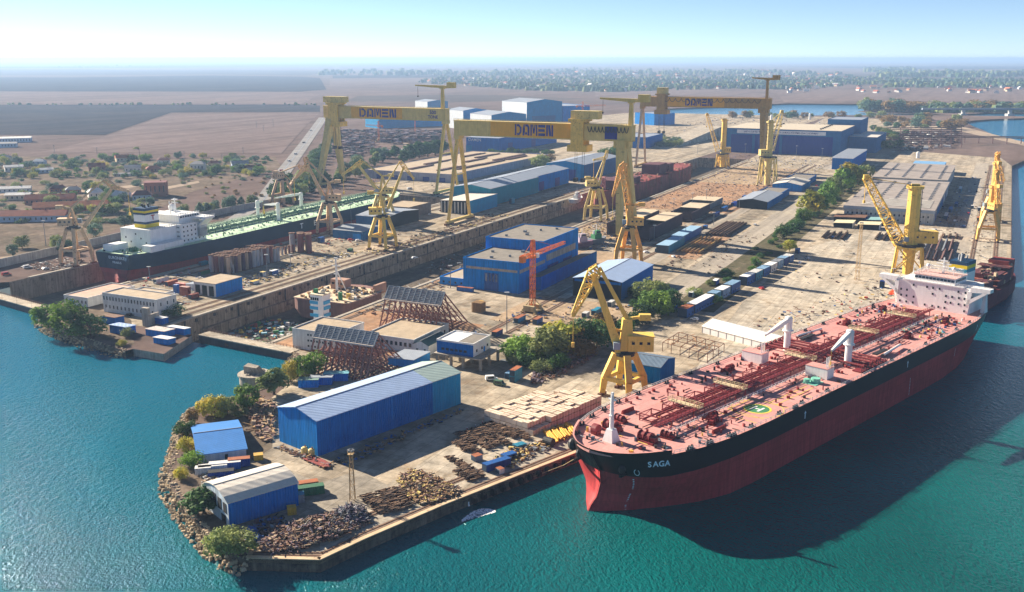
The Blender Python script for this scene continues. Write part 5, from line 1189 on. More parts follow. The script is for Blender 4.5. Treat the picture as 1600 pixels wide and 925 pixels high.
# left bank offices
lo = shed('white two storey office block with rows of narrow windows on the left bank', fr_un(366, 380, -419, -381), 10, 'flat', 0, OFFW, RFTAN, win=[('l', 2, 37, 17, 6.6, .8, 2.0), ('l', 3, 36, 13, 2.2, .8, 1.8), ('f', 3, 12, 3, 6.4, .8, 1.8)], name='office_block', op=[('l', 34, 36, .1, 2.6, WDOOR, 'door')])
shed('low white building with reddish flat roof at the tanker dock mouth', fr_un(369, 402, -452, -434), 4.8, 'flat', 0, OFFW, mat('pinkish_flat_roof', '#bd9a86', .9, var=.2, rust=.15, rustcol=(.5, .25, .17)), mats=[OFFW] * 4, win=[('l', 1.5, 16, 6, 1.6, .9, 1.6)], op=[('l', 10.5, 14, .2, 3, LBLU, 'gate')], name='office_block')
shed('pale flat roofed store with white parapet behind the left bank office', fr_un(386, 401, -426, -404), 5.2, 'flat', 0, OFFW, RFTAN, name='store', win=[('l', 2, 18, 6, 1.6, .9, 1.2)])
shed('blue hall with tan flat roof beside the rusty columns', fr_un(417, 439, -404, -388), 7.4, 'flat', 0, BLU, RFTAN, parapet=False, over=.2, mats=[BLU, BLU, BLU, OFFW], op=[('l', 1.5 + k * 5, 5 + k * 5, .2, 6, DDOOR, 'opening') for k in range(3)])
shed('small cabin with grey roof beside the blue hall on the left bank', fr_un(425, 434, -418, -408), 3.0, 'mono', .6, OFFW, RFG, name='cabin')
shed('grey blue shed with ribbed roof under the dusty tan crane', fr_un(603, 632, -443, -416), 6.2, 'gabley', 2.0, SLATE, mat('ribbed_grey_roof', '#8d959b', .6, .1, var=.1, seam=2.0), op=[('l', 2, 9, .2, 4.6, LBLU, 'gate')])
shed('darker grey shed between the tanker and the yellow dock edge crane', fr_un(652, 700, -456, -427), 9.2, 'gabley', 2.0, SLATE, RFG, mats=[DDOOR, SLATE, SLATE, SLATE])
shed('dark brown walled store behind the grey sheds', fr_un(706, 742, -470, -440), 9.0, 'flat', 0, mat('brown_grey_wall', '#6c625f', .85, var=.2, streak=.3), RFTAN, name='store')
for (x, y, lab, wl, rf, L_, W2, h_) in ((160, 505, 'blue shed with rusty roof behind the pointed shoreline trees', BLU2, RUST, 9, 6, 3.4), (172, 520, 'dark blue flat shed in front of the white office on the left bank', BLU2, RFB, 11, 6, 3.6), (236, 505, 'white roofed blue kiosk beside the left bank parking place', BLU2, WHITE, 8, 4, 3.0),
    (228, 524, 'patched blue shack on the quay with rusty roof sheets', BLU, mat('patched_sheet_roof', '#b7b0aa', .8, var=.25, rust=.3), 12, 7, 2.8), (262, 520, 'long low blue shelter with white roof near the dock pier', BLU, WHITE, 11, 4, 2.8), (240, 536, 'pale roofed lean-to shack at the water edge of the left bank', BLU, OFFW, 9, 5, 2.4)):
    c = at(x, y); shed(lab, (c, L_, W2, YA - PI / 2), h_, 'mono', .4, wl, rf, name='shack', over=.3)
for (x, y, lab, wl, rf, L_, W2) in ((506, 596, 'teal roofed shack tucked behind the long warehouse', BLU2, mat('teal_sheet_roof', '#5f9fb0', .7, var=.12, seam=1.4), 10, 5), (484, 602, 'pale roofed dark shack between the warehouse and the cove trees', BLU2, RFG, 9, 4.5), (466, 606, 'low blue shack at the rubble beside the cove', BLU, mat('dull_green_roof', '#6c8a80', .8, var=.15), 8, 5)): shed(lab, (at(x, y), L_, W2, YA - PI / 2 + .5), 2.8, 'mono', .4, wl, rf, name='shack')
b = MB(); b.bx(-7, 0, -.5, .5, 0, 5.5); b.bx(-9, -7, -2, 2, 0, 9.5)
pw = thing('pier_wall', 'grey concrete pier wall with a stubby tower between the dry docks', 'wall', yd(354, -376), YA); b.build('wall', CONC, pw, V((8, 0, 0)))
# caisson gates of the two dry docks
def gate(label, a, c, w):
    t = thing('dock_gate', label, 'dock gate', a, math.atan2(c.y - a.y, c.x - a.x)); L_ = (c - a).length
    b = MB(); b.bx(0, L_, -w / 2, w / 2, -10.5, -.2); b.build('caisson', mat('dark_caisson_steel', '#3a3f45', .7, var=.2, streak=.3, rust=.2), t)
    b = MB(); b.bx(0, L_, -w / 2 - .6, w / 2 + .6, -.2, .25); b.build('walkway', APRON, t)
    b = MB(); rail(b, [(0, w / 2, .25), (L_, w / 2, .25)], 1.1, 2, .12); b.build('railing', RUST, t)
gate('caisson gate with pale walkway closing the middle dry dock', at(318, 521), at(462, 549), 6)
gate('caisson gate with pale walkway closing the tanker dry dock', at(-40, 452), at(100, 491), 6)
# ------------------------------------------------------------------ things on the yard
N0 = V((UY, -UX, 0)); U0 = V((UX, UY, 0))
CM = {c: mat('container_' + c, h, .55, var=.12, corr=.55, streak=.25, rust=.12) for c, h in dict(blue='#1f5fa8', deep_blue='#123c86', teal='#2c8aa8', white='#d8d8d4', red='#a8362a', brick='#8f4a3c', grey='#8d9298', green='#2b6b4a', yellow='#d6a72c', pale_blue='#86aac8').items()}
RTOP = mat('rusty_container_top', '#9a5a38', .85, var=.3, rust=.2)
def container(label, c, color, rz, L=12.2, W_=2.5, h=2.6, z=0.0, top=None, group=None, name='container', cat='container', wins=0):
    t = thing(name, label, cat, V((c.x, c.y, G + z)), rz, group)
    b = MB(); b.bx(-L/2, L/2, -W_/2, W_/2, .12, h - .04); b.build('body', CM[color], t)
    b = MB(); b.bx(-L/2 - .03, L/2 + .03, -W_/2 - .03, W_/2 + .03, h - .06, h + .04); b.build('roof', top or CM[color], t)
    b = MB()
    for x in (-L/2 - .05, -L/2 - .05): b.bx(x, x + .03, -W_/2 + .15, W_/2 - .15, .2, h - .2)
    b.build('door', mat('container_door_grey_blue', '#50657c', .6, var=.15), t)
    for k in range(wins): b = MB(); x = -L/2 + (k + .6) * L / wins; b.bx(x - .5, x + .5, -W_/2 - .06, -W_/2, 1.1, 2.0); b.build('window', GLASS, t)
    return t
# wrapped crates stacked behind the tanker bow
cp_, cL, cW, crz = fr_px((772, 652), (833, 682), (940, 635), G)
cr = [cp_ + V((x * math.cos(crz) - y * math.sin(crz), x * math.sin(crz) + y * math.cos(crz), 0)) for x, y in ((0, cW), (0, 0), (cL, 0), (cL, cW))]
CRM = [mat('pale_crate_wrap_%s' % n, h, .8, var=.12, sc=.8, rust=.1, rustcol=(.4, .3, .22)) for n, h in (('a', '#d6c3ae'), ('b', '#cbb8a6'), ('c', '#dccdb9'))]
cp = {}
def crate(loc, rz, l, w, h, k):
    key = k
    if key not in cp:
        t = thing('crate', '', 'crate', loc, rz, 'wrapped crates stacked behind the tanker bow')
        b = MB(); b.bx(-.5, .5, -.5, .5, .06, .96); b.build('body', CRM[k], t)
        b = MB()
        for x in (-.45, 0, .45): b.bx(x - .03, x + .03, -.52, .52, 0, .06); b.bx(x - .02, x + .02, -.507, .507, .06, .985)
        b.build('batten', WOOD, t); cp[key] = t
    else: t = dup(cp[key], loc, rz)
    t.scale = (l, w, h); t['label'] = 'pale wrapped crate in the big block of crates behind the tanker bow'; return t
nx, ny = 12, 9
ex = (cr[2] - cr[1]); ey = (cr[0] - cr[1]); rzc = math.atan2(ex.y, ex.x)
for i in range(nx):
    for j in range(ny):
        if (i > 8 and j > 6) or (i == 11 and j > 4): continue
        f, g_ = (i + .5) / nx, (j + .5) / ny
        c = cr[1].lerp(cr[2], f).lerp(cr[0].lerp(cr[3], f), g_)
        edge = i < 2 or j < 2 or (i > 7 and j > 4)
        for tier in (0, 1):
          if (tier == 0 and not edge) or (tier == 1 and (i, j) in ((2, 0), (1, 0), (0, 0), (9, 6))): continue
          h = rnd.choice((2.1, 2.15, 2.2)) if tier == 0 else rnd.choice((1.8, 2.1, 2.2, 2.3))
          crate(V((c.x, c.y, G + 2.2 * tier)), rzc + rnd.uniform(-.015, .015), ex.length / nx * .96, ey.length / ny * .955, h, rnd.randrange(3))
# bundles of bars and pipes
def bundle(label, a, b_, width, r, m, layers=2, name='pipe_bundle', cat='pipe bundle', group=None, jitter=.5, seed=0, bearers=True):
    seg = name == 'bar_bundle'
    g = random.Random(seed + int(a.x * 7)); d = (b_ - a); L_ = math.hypot(d.x, d.y); rz = math.atan2(d.y, d.x)
    t = thing(name, label, cat, V((a.x, a.y, G)), rz, group); b = MB(); ms = m if isinstance(m, list) else [m]
    n = max(2, int(width / (2 * r)))
    for k in range(layers):
        for i in range(n - k):
            b.k = g.randrange(len(ms)); y = -width / 2 + (i + .5 + k * .5) * 2 * r; x0, x1 = g.uniform(-.4, .4) * jitter * 3, L_ + g.uniform(-.6, .3) * jitter * 3
            z = .35 + r + k * 1.75 * r
            b.tube((x0, y + g.uniform(-.1, .1) * jitter, z), (x1, y + g.uniform(-.2, .2) * jitter, z + g.uniform(0, .25) * jitter), r * g.uniform(.8, 1), n=6)
    if seg:
        b = MB()
        for k in range(int(L_ * 7)):
            b.k = g.randrange(len(ms)); x = g.uniform(0, L_); y, z, l, an = g.uniform(-.5, .5) * width, .4 + g.random() * .9, g.uniform(1.2, 2.6), g.gauss(1.3, .16) + (.25 if int(x / 2.2) % 2 else 0)
            b.bar((x - l * math.cos(an) / 2, y - l * math.sin(an) / 2, z), (x + l * math.cos(an) / 2, y + l * math.sin(an) / 2, z + g.uniform(-.15, .25)), g.uniform(.16, .34))
    b.build('pipes', ms, t)
    if bearers:
        for k in range(max(2, int(L_ / 5))): b = MB(); x = (k + .5) * L_ / max(2, int(L_ / 5)); b.bx(x - .2, x + .2, -width / 2 - .2, width / 2 + .2, 0, .35); b.build('bearer', WOOD, t)
    return t
BR = [mat('brown_rusty_bar', '#5e4838', .85, var=.35, sc=1.5), mat('dark_rusty_bar', '#40322c', .85, var=.35, sc=1.5), mat('dusty_brown_bar', '#846a54', .85, var=.3, sc=1.5)]
GQ = 'rusty bar bundles laid out on the near quay'
LQ = 'row of rusty bars laid flat among the rows of bars by the crates'
for (x0, y0, x1, y1, w, n) in ((757, 664, 790, 683, 3, 1), (768, 662, 806, 686, 3, 1), (781, 661, 826, 688, 3.4, 2), (715, 678, 741, 694, 3, 1), (726, 676, 765, 703, 3, 1), (738, 672, 778, 699, 3, 1), (748, 670, 795, 697, 3.2, 2), (711, 692, 733, 706, 2.6, 1), (720, 691, 747, 708, 2.6, 1)):
    bundle(LQ, at(x0, y0), at(x1, y1), w * .7, .22, BR, n, 'bar_bundle', 'bar bundle', GQ, 1.0)
for (x0, y0, x1, y1, w, lab) in ((698, 715, 738, 737, 2.2, 'thin row of yellowish rusty frames beside the clear strip of quay'), (713, 736, 745, 753, 4.5, 'pair of rusty bar rows close to the quay edge near the blue tank'), (722, 733, 752, 748, 3, 'short rusty bar row beside the blue tank on the quay')):
    bundle(lab, at(x0, y0), at(x1, y1), w * .8, .25, BR, 2, 'bar_bundle', 'bar bundle', GQ, 1.0)
for (x0, y0, x1, y1, w) in ((568, 778, 602, 805, 3), (577, 775, 612, 803, 3), (594, 771, 628, 798, 3), (604, 769, 641, 794, 3), (612, 766, 632, 778, 2.4)):
    bundle('row of rusty bars in the cluster beside the scrap heap', at(x0, y0), at(x1, y1), w * .8, .25, BR, 2, 'bar_bundle', 'bar bundle', GQ, 1.0)
YP = mat('yellow_pipe', '#dca52e', .5, var=.12)
for k in range(4): bundle('bundle of bright yellow pipes on the quay right before the tanker bow', at(854 + k * 11, 676 - k * 3.5), at(868 + k * 10, 694 - k * 4.2), 3.2, .28, YP, 2, 'pipe_bundle', 'pipe bundle', 'yellow pipes by the tanker bow', .8)
# scrap heaps
def heap(label, poly, n, mats, seed, hmax=1.8, size=(.5, 2.2), name='scrap_heap', shape=None):
    g = random.Random(seed); b = MB(); xs = [p.x for p in poly]; ys = [p.y for p in poly]
    cx, cy = sum(xs) / len(xs), sum(ys) / len(ys); rad = max(math.hypot(p.x - cx, p.y - cy) for p in poly); k = 0; tries = 0
    while k < n and tries < n * 30:
        tries += 1
        x, y = g.uniform(min(xs), max(xs)), g.uniform(min(ys), max(ys)); ins = False
        for i in range(len(poly)):
            p, q = poly[i], poly[i - 1]
            if (p.y > y) != (q.y > y) and x < (q.x - p.x) * (y - p.y) / (q.y - p.y) + p.x: ins = not ins
        if not ins: continue
        k += 1; b.k = g.randrange(len(mats)); z = G + hmax * max(0, 1 - math.hypot(x - cx, y - cy) / rad) * g.random() * 1.3; s = g.uniform(*size); t = g.random()
        if t < .2 and name == 'scrap_heap': b.rock((x, y, z), s * .6, g)
        elif t < .55: b.box((x, y, z + s * .25), (s, s * g.uniform(.3, .9), s * g.uniform(.12, .5)), YA + g.choice((0, 0, 1.57, .4)) if name != 'scrap_heap' else g.random() * 3)
        else:
            a = g.random() * 6.28; l = s * g.uniform(1, 2.4); b.bar((x, y, z + .2), (x + l * math.cos(a), y + l * math.sin(a), z + .2 + g.uniform(0, .9) * hmax * .5), g.uniform(.12, .35))
    o = b.build(name, mats); o['kind'] = 'stuff'; o['label'] = label; return o
SC = [RUST, RUST2, BR[2], mat('purplish_grey_scrap', '#6f6470', .8, var=.3), mat('pale_scrap', '#a8937a', .85, var=.3), DARK]
heap('heap of mixed rusty scrap at the tip of the point', [at(*c) for c in ((408, 858), (428, 833), (470, 820), (530, 800), (568, 803), (574, 820), (530, 843), (470, 860), (420, 866))], 2600, SC, 1, 2.2, (.3, 1.3))
heap('purplish tangle of cut steel behind the scrap heap', [at(*c) for c in ((512, 812), (545, 792), (570, 800), (573, 818), (540, 830))], 1000, [SC[3], SC[3], DARK, GREY], 2, 2.6, (.3, 1.2))
heap('brown heaps of machine parts between the bar rows', [at(*c) for c in ((620, 748), (645, 733), (690, 752), (717, 766), (714, 778), (660, 790), (632, 778))], 1100, [RUST, BR[2], YEL2, WOOD, SC[4], RUST2, DARK], 3, 1.4, (.35, 1.3))
heap('loose parts in the shade beside the cream roofed hangar', [at(*c) for c in ((382, 838), (400, 815), (440, 810), (455, 825), (420, 850), (395, 856))], 260, [DARK, RUST2, GREY, CM['blue']], 4, .8)
heap('rubble and driftwood beside the long warehouse', [at(*c) for c in ((388, 640), (400, 622), (428, 628), (428, 690), (412, 692), (395, 672))], 480, [RUST2, WOOD, SC[4], mat('brown_rubble', '#7c5c48', .9, var=.3)], 5, 1.6)
heap('brown junk along the foot of the warehouse gable', [at(*c) for c in ((430, 700), (440, 697), (498, 722), (520, 728), (508, 734), (470, 716))], 160, [RUST, WOOD, GREY, RUST2], 6, .9, (.4, 1.4))
heap('dark odds and ends along the shaded warehouse wall', [at(*c) for c in ((520, 722), (722, 640), (726, 644), (540, 728))], 200, [DARK, GREY, CM['blue'], BR[2], WOOD], 7, .9, (.4, 1.4))
heap('rusty steel remains among the trees behind the yellow crane', [at(*c) for c in ((826, 590), (850, 572), (895, 557), (930, 545), (935, 552), (905, 575), (870, 590), (835, 602))], 420, [RUST2, RUST, DARK, SC[3]], 8, 1.6, (.5, 2))
heap('material on the quay beside the tanker bow', [at(*c) for c in ((768, 722), (800, 700), (850, 690), (860, 702), (830, 715), (795, 735))], 260, [RUST, WOOD, YEL2, GREY, DARK], 9, 1.0, (.4, 1.6))
heap('pink and white odds and ends between the hangar and the shoreline', [at(*c) for c in ((312, 742), (330, 735), (345, 755), (330, 780), (318, 765))], 160, [SC[4], OFFW, BR[2]], 10, .8, (.4, 1.5))
UNP = lambda u0, u1, n0, n1: [yd(u0, n0), yd(u1, n0), yd(u1, n1), yd(u0, n1)]
for k, (r, n, ms, lab, hm) in enumerate(((UNP(470, 590, -356, -345), 0, [], '', 0),
    (UNP(420, 560, N2A - 40, N2A - 20), 420, [GREY, RUST, YEL2, DARK, OFFW], 'low scatter of pipes and parts on the bank left of the middle dock', .8),
    (UNP(560, 760, N2A - 24, N2A - 3), 420, [RUST, BR[2], DARK, YEL2], 'rusty scatter along the crane rails of the middle dock', .8),
    (UNP(600, 800, -292, -272), 620, [RUST, GREY, DARK, OFFW, BR[2], YEL2], 'dense steel scatter around the pale yellow crane', 1.2),
    (UNP(640, 760, -270, -225), 560, [RUST, GREY, DARK, BR[2], CM['blue']], 'blocks and parts between the slip crane and the rails', 1.0),
    (UNP(800, 1060, -296, -215), 900, [RUST, DARK, BR[2], WOOD, GREY], 'steel parts spread over the assembly ground', 1.0),
    (UNP(1060, 1330, -300, -190), 800, [DARK, RUST, CM['blue'], YEL2, GREY], 'steel parts around the column cranes', 1.4),
    (UNP(600, 760, -190, -155), 160, [BR[2], DARK, RUST], 'sparse bits on the dusty road', .5),
    (UNP(560, 640, -118, -40), 60, [RUST, DARK, GREY, YEL2], 'junk along the quay behind the red tanker', .8),
    ([at(*c) for c in ((1170, 508), (1385, 440), (1402, 466), (1300, 505), (1215, 535))], 150, [YEL, CM['blue'], RED, DARK, GREY, RUST, RUST2, BR[0]], 'colourful tools and parts along the tanker quay', 1.0),
    (UNP(860, 1240, -42, 0), 260, [DARK, RUST2, CM['blue'], OFFW], 'parts and pallets along the shaded side of the grey workshop', 1.2),
    (UNP(600, 860, -122, -50), 60, [RUST2, DARK, GREY, WOOD], 'stray parts on the pale yard', .7),
    (UNP(410, 500, -225, -160), 200, [BR[2], RUST, GREY, WOOD, CM['blue']], 'parts around the tower crane and the tracks', .7),
    (UNP(700, 1000, -55, 4), 260, [RUST2, DARK, BR[2], GREY], 'sparse parts on the fitting out quay', .9),
    (UNP(420, 520, -298, -280), 220, [WOOD, BR[2], GREY, RUST], 'debris along the right edge of the middle dock', .7),
    (UNP(830, 1200, -640, -380), 700, [RUST2, DARK, GREY, OFFW, CM['blue']], 'odds and ends around the far sheds', 1.5),
    (UNP(1330, 1420, -330, -180), 200, [DARK, RUST, CM['blue']], 'parts on the ground before the hall with the sign', 1.5),
    (UNP(1600, 2300, -600, -250), 900, [DARK, RUST2, OFFW, CM['blue'], SC[4]], 'distant clutter beyond the middle dock', 3.0),
    (UNP(380, 470, N1B + 4, N2A - 20), 260, [GREY, RUST, OFFW, CM['blue'], RED], 'bits on the left bank around the offices', .7),
    (UNP(425, 460, -560, -530), 260, [RUST, DARK, OFFW, RUST2], 'parts and rusty pieces on the bank around the tan crane', 1.0),
    (UNP(520, 640, -460, -405), 200, [RUST, GREY, DARK, RED], 'scatter around the big rusty drums', .8))):
    if n: heap(lab, r, n, ms, 30 + k, hm, (.45, 1.9) if r[0].length < 1500 else (1, 3), 'steel_scrap')
# floor of the middle dock and its barge decks
def dockheap(lab, r, n, ms, seed, hm):
    global G
    o = heap(lab, r, n, ms, seed, hm, (.8, 3)); o.location.z = -9.5 - 3.5; return o
dockheap('bright litter of equipment on the dock floor near the gate', UNP(362, 432, -362, -306), 460, [GREEN, YEL, OFFW, GREY, RED, CM['teal']], 60, 2.5)
dockheap('pale plates and blue tarpaulins on the dock floor', UNP(455, 570, -330, -303), 300, [OFFW, GREY, CM['pale_blue'], RUST, WOOD], 61, 2)
dockheap('wreckage and blocks along the dock floor', UNP(570, 780, -360, -304), 420, [RUST2, DARK, GREY, RUST], 62, 2)
# shoreline stones
def rocks(label, line, n, seed, spread=3.5):
    g = random.Random(seed); b = MB(); seg = [(a, c, (c - a).length) for a, c in zip(line, line[1:])]; tot = sum(s[2] for s in seg)
    for i in range(n):
        d = g.uniform(0, tot)
        for a, c, l in seg:
            if d <= l: break
            d -= l
        p = a.lerp(c, min(1, d / l)); t = (c - a).normalized(); o = g.uniform(-spread * .5, spread)
        p = p + V((t.y, -t.x)) * -o if False else p + V((-t.y, t.x)) * o
        z = max(-.2, G * (1 - max(0, o) / spread) * g.uniform(.5, 1)) if o > 0 else G + .1
        b.k = g.randrange(3) % 2; b.rock((p.x, p.y, z - .3), g.uniform(.3, .85), g)
    o = b.build('rocks', [mat('tan_shore_stone', '#b3a083', .9, var=.3), mat('dark_wet_stone', '#776a56', .8, var=.3)]); o['kind'] = 'stuff'; o['label'] = label
rocks('boulders along the curved shore of the point', (near_quay[:1] + shore), 1700, 1)
rocks('boulders along the shore below the trees of the left bank', cove, 480, 2)
# lattice light masts and lamp posts
MASTM = mat('tan_mast_paint', '#b09468', .7, var=.15, rust=.2)
def light_mast(label, p, h, w=1.6, lamps=6):
    t = thing('light_mast', label, 'light mast', p); b = MB(); b.lattice((0, 0, 0), (0, 0, h), w, w * .55, max(4, int(h / 2.5)), .16); b.build('mast', MASTM, t)
    b = MB(); b.bx(-.9, .9, -.8, .8, h, h + .15); rail(b, [(-.9, -.8, h + .2), (.9, -.8, h + .2), (.9, .8, h + .2), (-.9, .8, h + .2), (-.9, -.8, h + .2)], 1.0, .9, .07); b.build('platform', MASTM, t)
    for k in range(lamps): b = MB(); a = k * 2 * PI / lamps; b.box((.85 * math.cos(a), .8 * math.sin(a), h + 1.2), (.5, .5, .4), a); b.build('lamp', GREY, t)
    return t
light_mast('tall tan lattice light mast standing on the near quay beside the scrap', at(551, 782), 15)
light_mast('very tall thin lattice mast on the pale yard behind the red tanker deck', at(1339, 438), 34, 2.2)
def lamp_post(p, h, label, group='slim light poles across the yard'):
    t = thing('light_pole', label, 'light pole', p, 0, group); b = MB(); b.tube((0, 0, 0), (0, 0, h), .28, .16, 6); b.build('pole', GREY, t)
    b = MB(); b.bx(-1.2, 1.2, -.25, .25, h - .1, h + .25); b.build('lamp', WHITE, t); return t
lp0 = None
for (x, y, yt, lab) in ((1052, 347, 310, 'slim light pole before the dark hull sections'), (1081, 332, 302, 'pole'), (1103, 322, 296, ''), (792, 520, 457, ''), (1071, 372, 352, ''), (1013, 360, 343, ''), (1115, 352, 332, ''), (1155, 326, 311, ''), (418, 438, 398, ''), (455, 425, 398, ''), (549, 352, 318, ''), (704, 450, 415, ''), (1395, 440, 420, ''), (1090, 240, 224, ''), (1164, 243, 225, ''), (1244, 246, 228, ''), (1284, 250, 232, ''), (72, 385, 345, ''), (234, 437, 420, ''), (1022, 376, 352, '')):
    p = at(x, y); h = max(8, tall(x, y, yt)); lamp_post(p, h, 'slim light pole standing in the yard')
# trestles: slanted racks with a grating top
def trestle(label, u0, u1, n0, n1, zl, zh):
    zl *= 1.12
    t = thing('trestle', label, 'trestle', yd(u0, (n0 + n1) / 2), YA - PI / 2); w = n1 - n0; d = u1 - u0; ut = d * .2
    TM = mat('brown_pink_trestle_steel', '#8d6259', .8, var=.25, rust=.2)
    for k in range(11):
        x = -w / 2 + w * k / 10; b = MB()
        top_f, top_b = V((x, 1.5, zl)), V((x, ut, zh))
        b.bar((x, -5, 0), top_f, .55); b.bar((x, d, 0), top_b, .5); b.bar(top_f, top_b, .45); b.bar((x, d * .5, 0), top_b, .45); b.bar((x, d * .5, 0), (x, .6, zl * .62), .4); b.bar((x, -3.05, zl * .3), (x, d * .5, zl * .3), .3); b.bar((x, 0, zl * .62), (x, d * .8, zl * .3), .35); b.bar((x, -5, .2), (x, d, .2), .4); b.bar((x, -4, zl * .12), (x, d * .45, zl * .8), .35)
        b.build('trestle_frame', TM, t)
    b = MB()
    for k in range(7):
        x0, x1 = -w / 2 + w * k / 7, -w / 2 + w * (k + 1) / 7
        for f in (.33, .66):
            b.bar((x0, -5 + 6.5 * f, zl * f), (x1, -5 + 6.5 * f, zl * f), .25); b.bar((x0, d - (d - ut) * f, zh * f), (x1, d - (d - ut) * f, zh * f), .25)
        b.bar((x0, -5, 0), (x1, -.7, zl * .66), .22); b.bar((x1, d, 0), (x0, d - (d - ut) * .66, zh * .66), .22)
    b.build('cross_bracing', TM, t)
    b = MB(); A_, B_, C_, D_ = V((-w/2 - .5, 1.2, zl)), V((w/2 + .5, 1.2, zl)), V((w/2 + .5, ut, zh + .3)), V((-w/2 - .5, ut, zh + .3))
    for k in range(9): f = k / 8; b.bar(A_.lerp(D_, f), B_.lerp(C_, f), .42)
    for k in range(61): f = k / 60; b.bar(A_.lerp(B_, f), D_.lerp(C_, f), .5 if k % 6 == 0 else .26)
    for k in range(8): f0, f1 = k / 8, (k + 1) / 8; b.bar(A_.lerp(B_, f0), D_.lerp(C_, f1), .2)
    b.build('grating', mat('grey_blue_grating', '#6d7884', .6, .2, var=.2), t)
    b = MB(); b.bar(A_ + V((0, -.2, 0)), B_ + V((0, -.2, 0)), .6); b.build('front_beam', mat('pale_steel_beam', '#b5aaa2', .7, var=.15), t); return t
trestle('farther big brown steel trestle with slanted grating before the blue workshop', 403, 432, -267, -236, 13, 20)
trestle('nearer brown steel trestle with slanted grating behind the long warehouse', 332, 358, -257, -227, 12.5, 18.5)
# white and blue control tower
t = thing('control_tower', 'white and light blue control tower beside the dock wall', 'tower', yd(392, -297), YA - PI / 2)
b = MB(); b.bx(-3, 3, -2.5, 2.5, 0, 9); b.bx(-4, 3.4, -3.2, 3.2, 9, 16.5); b.build('wall', WHITE, t)
for z in (5.5, 9.2, 12): b = MB(); b.bx(-4.4, .6, -3.35, -3.2, z, z + 1.6); b.bx(3.4, 3.9, -2.5, 2.5, z, z + 1.6); b.build('blue_band', mat('light_blue_panel', '#3aa0cc', .5, var=.06), t)
for k in range(4): b = MB(); b.bx(-3.8 + k * 1.3, -2.8 + k * 1.3, -3.32, -3.2, 14.0, 15.4); b.build('window', GLASS, t)
b = MB(); b.bx(-4.2, 3.6, -3.4, 3.4, 16.5, 17.0); b.sphere((1.4, 0, 18.0), 1.4, 8, 5); b.build('roof', mat('cream_roof_top', '#d8ccb0', .8), t)
b = MB(); b.bx(-3.6, -2, -1, 1, 17, 19); b.build('roof_box', GREEN, t)
# work vessel in the middle dock
t = thing('work_vessel', 'brown work vessel with cluttered cream deck and white mast in the middle dock', 'ship', yd(438, -333, -8), YA); t.scale = (.62, 1.0, .98)
b = MB()
rings = []
for x, w in ((0, 15), (4, 19), (30, 20), (52, 20), (62, 15), (68, 8), (71, 2)): rings.append([(x, -w * .82, 0), (x, -w, 4), (x, -w, 11), (x, w, 11), (x, w, 4), (x, w * .82, 0)])
b.loft(rings); b.build('hull', mat('brown_purple_hull', '#7d5b54', .8, var=.15, streak=.2), t)
b = MB(); b.bx(1, 60, -18.5, 18.5, 11.0, 11.15); b.build('deck', mat('cream_deck', '#cbb99a', .85, var=.2, rust=.15, rustcol=(.3, .2, .15)), t)
b = MB(); b.bar((34, 3, 11), (34, 3, 31), 1.4, w1=.7); b.bar((34, 3, 25), (44, 1, 11), .5); b.bar((34, 0, 27), (34, 6, 27), .6); b.bar((34, 1.2, 22), (34, 4.8, 22), .6); b.box((34, 3, 31.5), (1, 2.4, .8)); b.build('mast', WHITE, t)
b = MB(); b.bx(44, 54, 2, 12, 11, 17); b.build('deck_house', mat('pinkish_brown_wall', '#a5826f', .8, var=.12), t)
b = MB(); b.bx(43.9, 44, 3, 5, 14, 15.4); b.bx(43.9, 44, 6, 8, 14, 15.4); b.bx(43.9, 44, 9, 11, 14, 15.4); b.build('window', GLASS, t)
b = MB(); b.tube((10, -10, 11), (10, -10, 15.5), 1.5); b.build('green_funnel', GREEN, t)
b = MB(); b.tube((18, -12, 11), (18, -12, 14), 1.6); b.build('yellow_drum', YEL, t)
b = MB(); b.bx(50, 68, -17, -15, 9, 15); b.build('side_block', mat('pinkish_brown_wall'), t)
g = random.Random(8); b = MB()
for k in range(130): b.k = g.randrange(4); b.box((g.uniform(2, 58), g.uniform(-17, 17), 11.7), (g.uniform(.6, 2.5), g.uniform(.6, 2), g.uniform(.6, 1.8)), g.random())
o = b.build('deck_fitting', [OFFW, BR[2], WOOD, DARK], t); o['kind'] = 'stuff'
# scaffolded red hull being built farther up the dock
t = thing('unfinished_hull', 'rust red ship hull under construction with scaffolded blocks in the middle dock', 'ship', yd(886, -340, -8), YA); t.scale = (.67, .7, .96)
b = MB(); rings = []
for x, w, zk in ((-14, .6, 6), (-4, 5, 3), (10, 11.5, 1.5), (28, 18, .5), (60, 23.5, 0), (200, 23.5, 0), (330, 23.5, 0), (400, 18, 0), (428, 8, 0)): rings.append([(x, -w * .7, zk), (x, -w, zk + 4), (x, -w, 20.5), (x, w, 20.5), (x, w, zk + 4), (x, w * .7, zk)])
b.loft(rings); b.build('hull', [mat('rust_red_hull', '#8a3f38', .75, var=.3, sc=.06, streak=.5, rust=.2, rustcol=(.2, .12, .1))], t)
b = MB(); b.sphere((-11, 0, 4), 3.6, 10, 8); b.build('bulb', mat('dark_red_primer', '#7d3f40', .7, var=.15), t)
for k, (x0, x1, w, h) in enumerate(((18, 60, 18, 9), (95, 130, 16, 6), (228, 268, 14, 11), (275, 300, 16, 9))):
    b = MB(); b.bx(x0, x1, -w, w, 20.5, 20.5 + h); b.build('deck_block', mat('dark_maroon_block', '#5a3038', .8, var=.25), t)
b = MB(); 
for x, y, h in ((24, -9, 7), (22, 5, 10), (34, 12, 7), (14, 0, 12)): b.lattice((x, y, 20), (x, y, 20 + h), 6, 5, 4, .6); b.bx(x - 4, x + 4, y - 3, y + 3, 20 + h, 21 + h)
b.build('bow_frame', mat('pink_primer', '#c98a86', .7, var=.15), t)
b = MB(); g = random.Random(2)
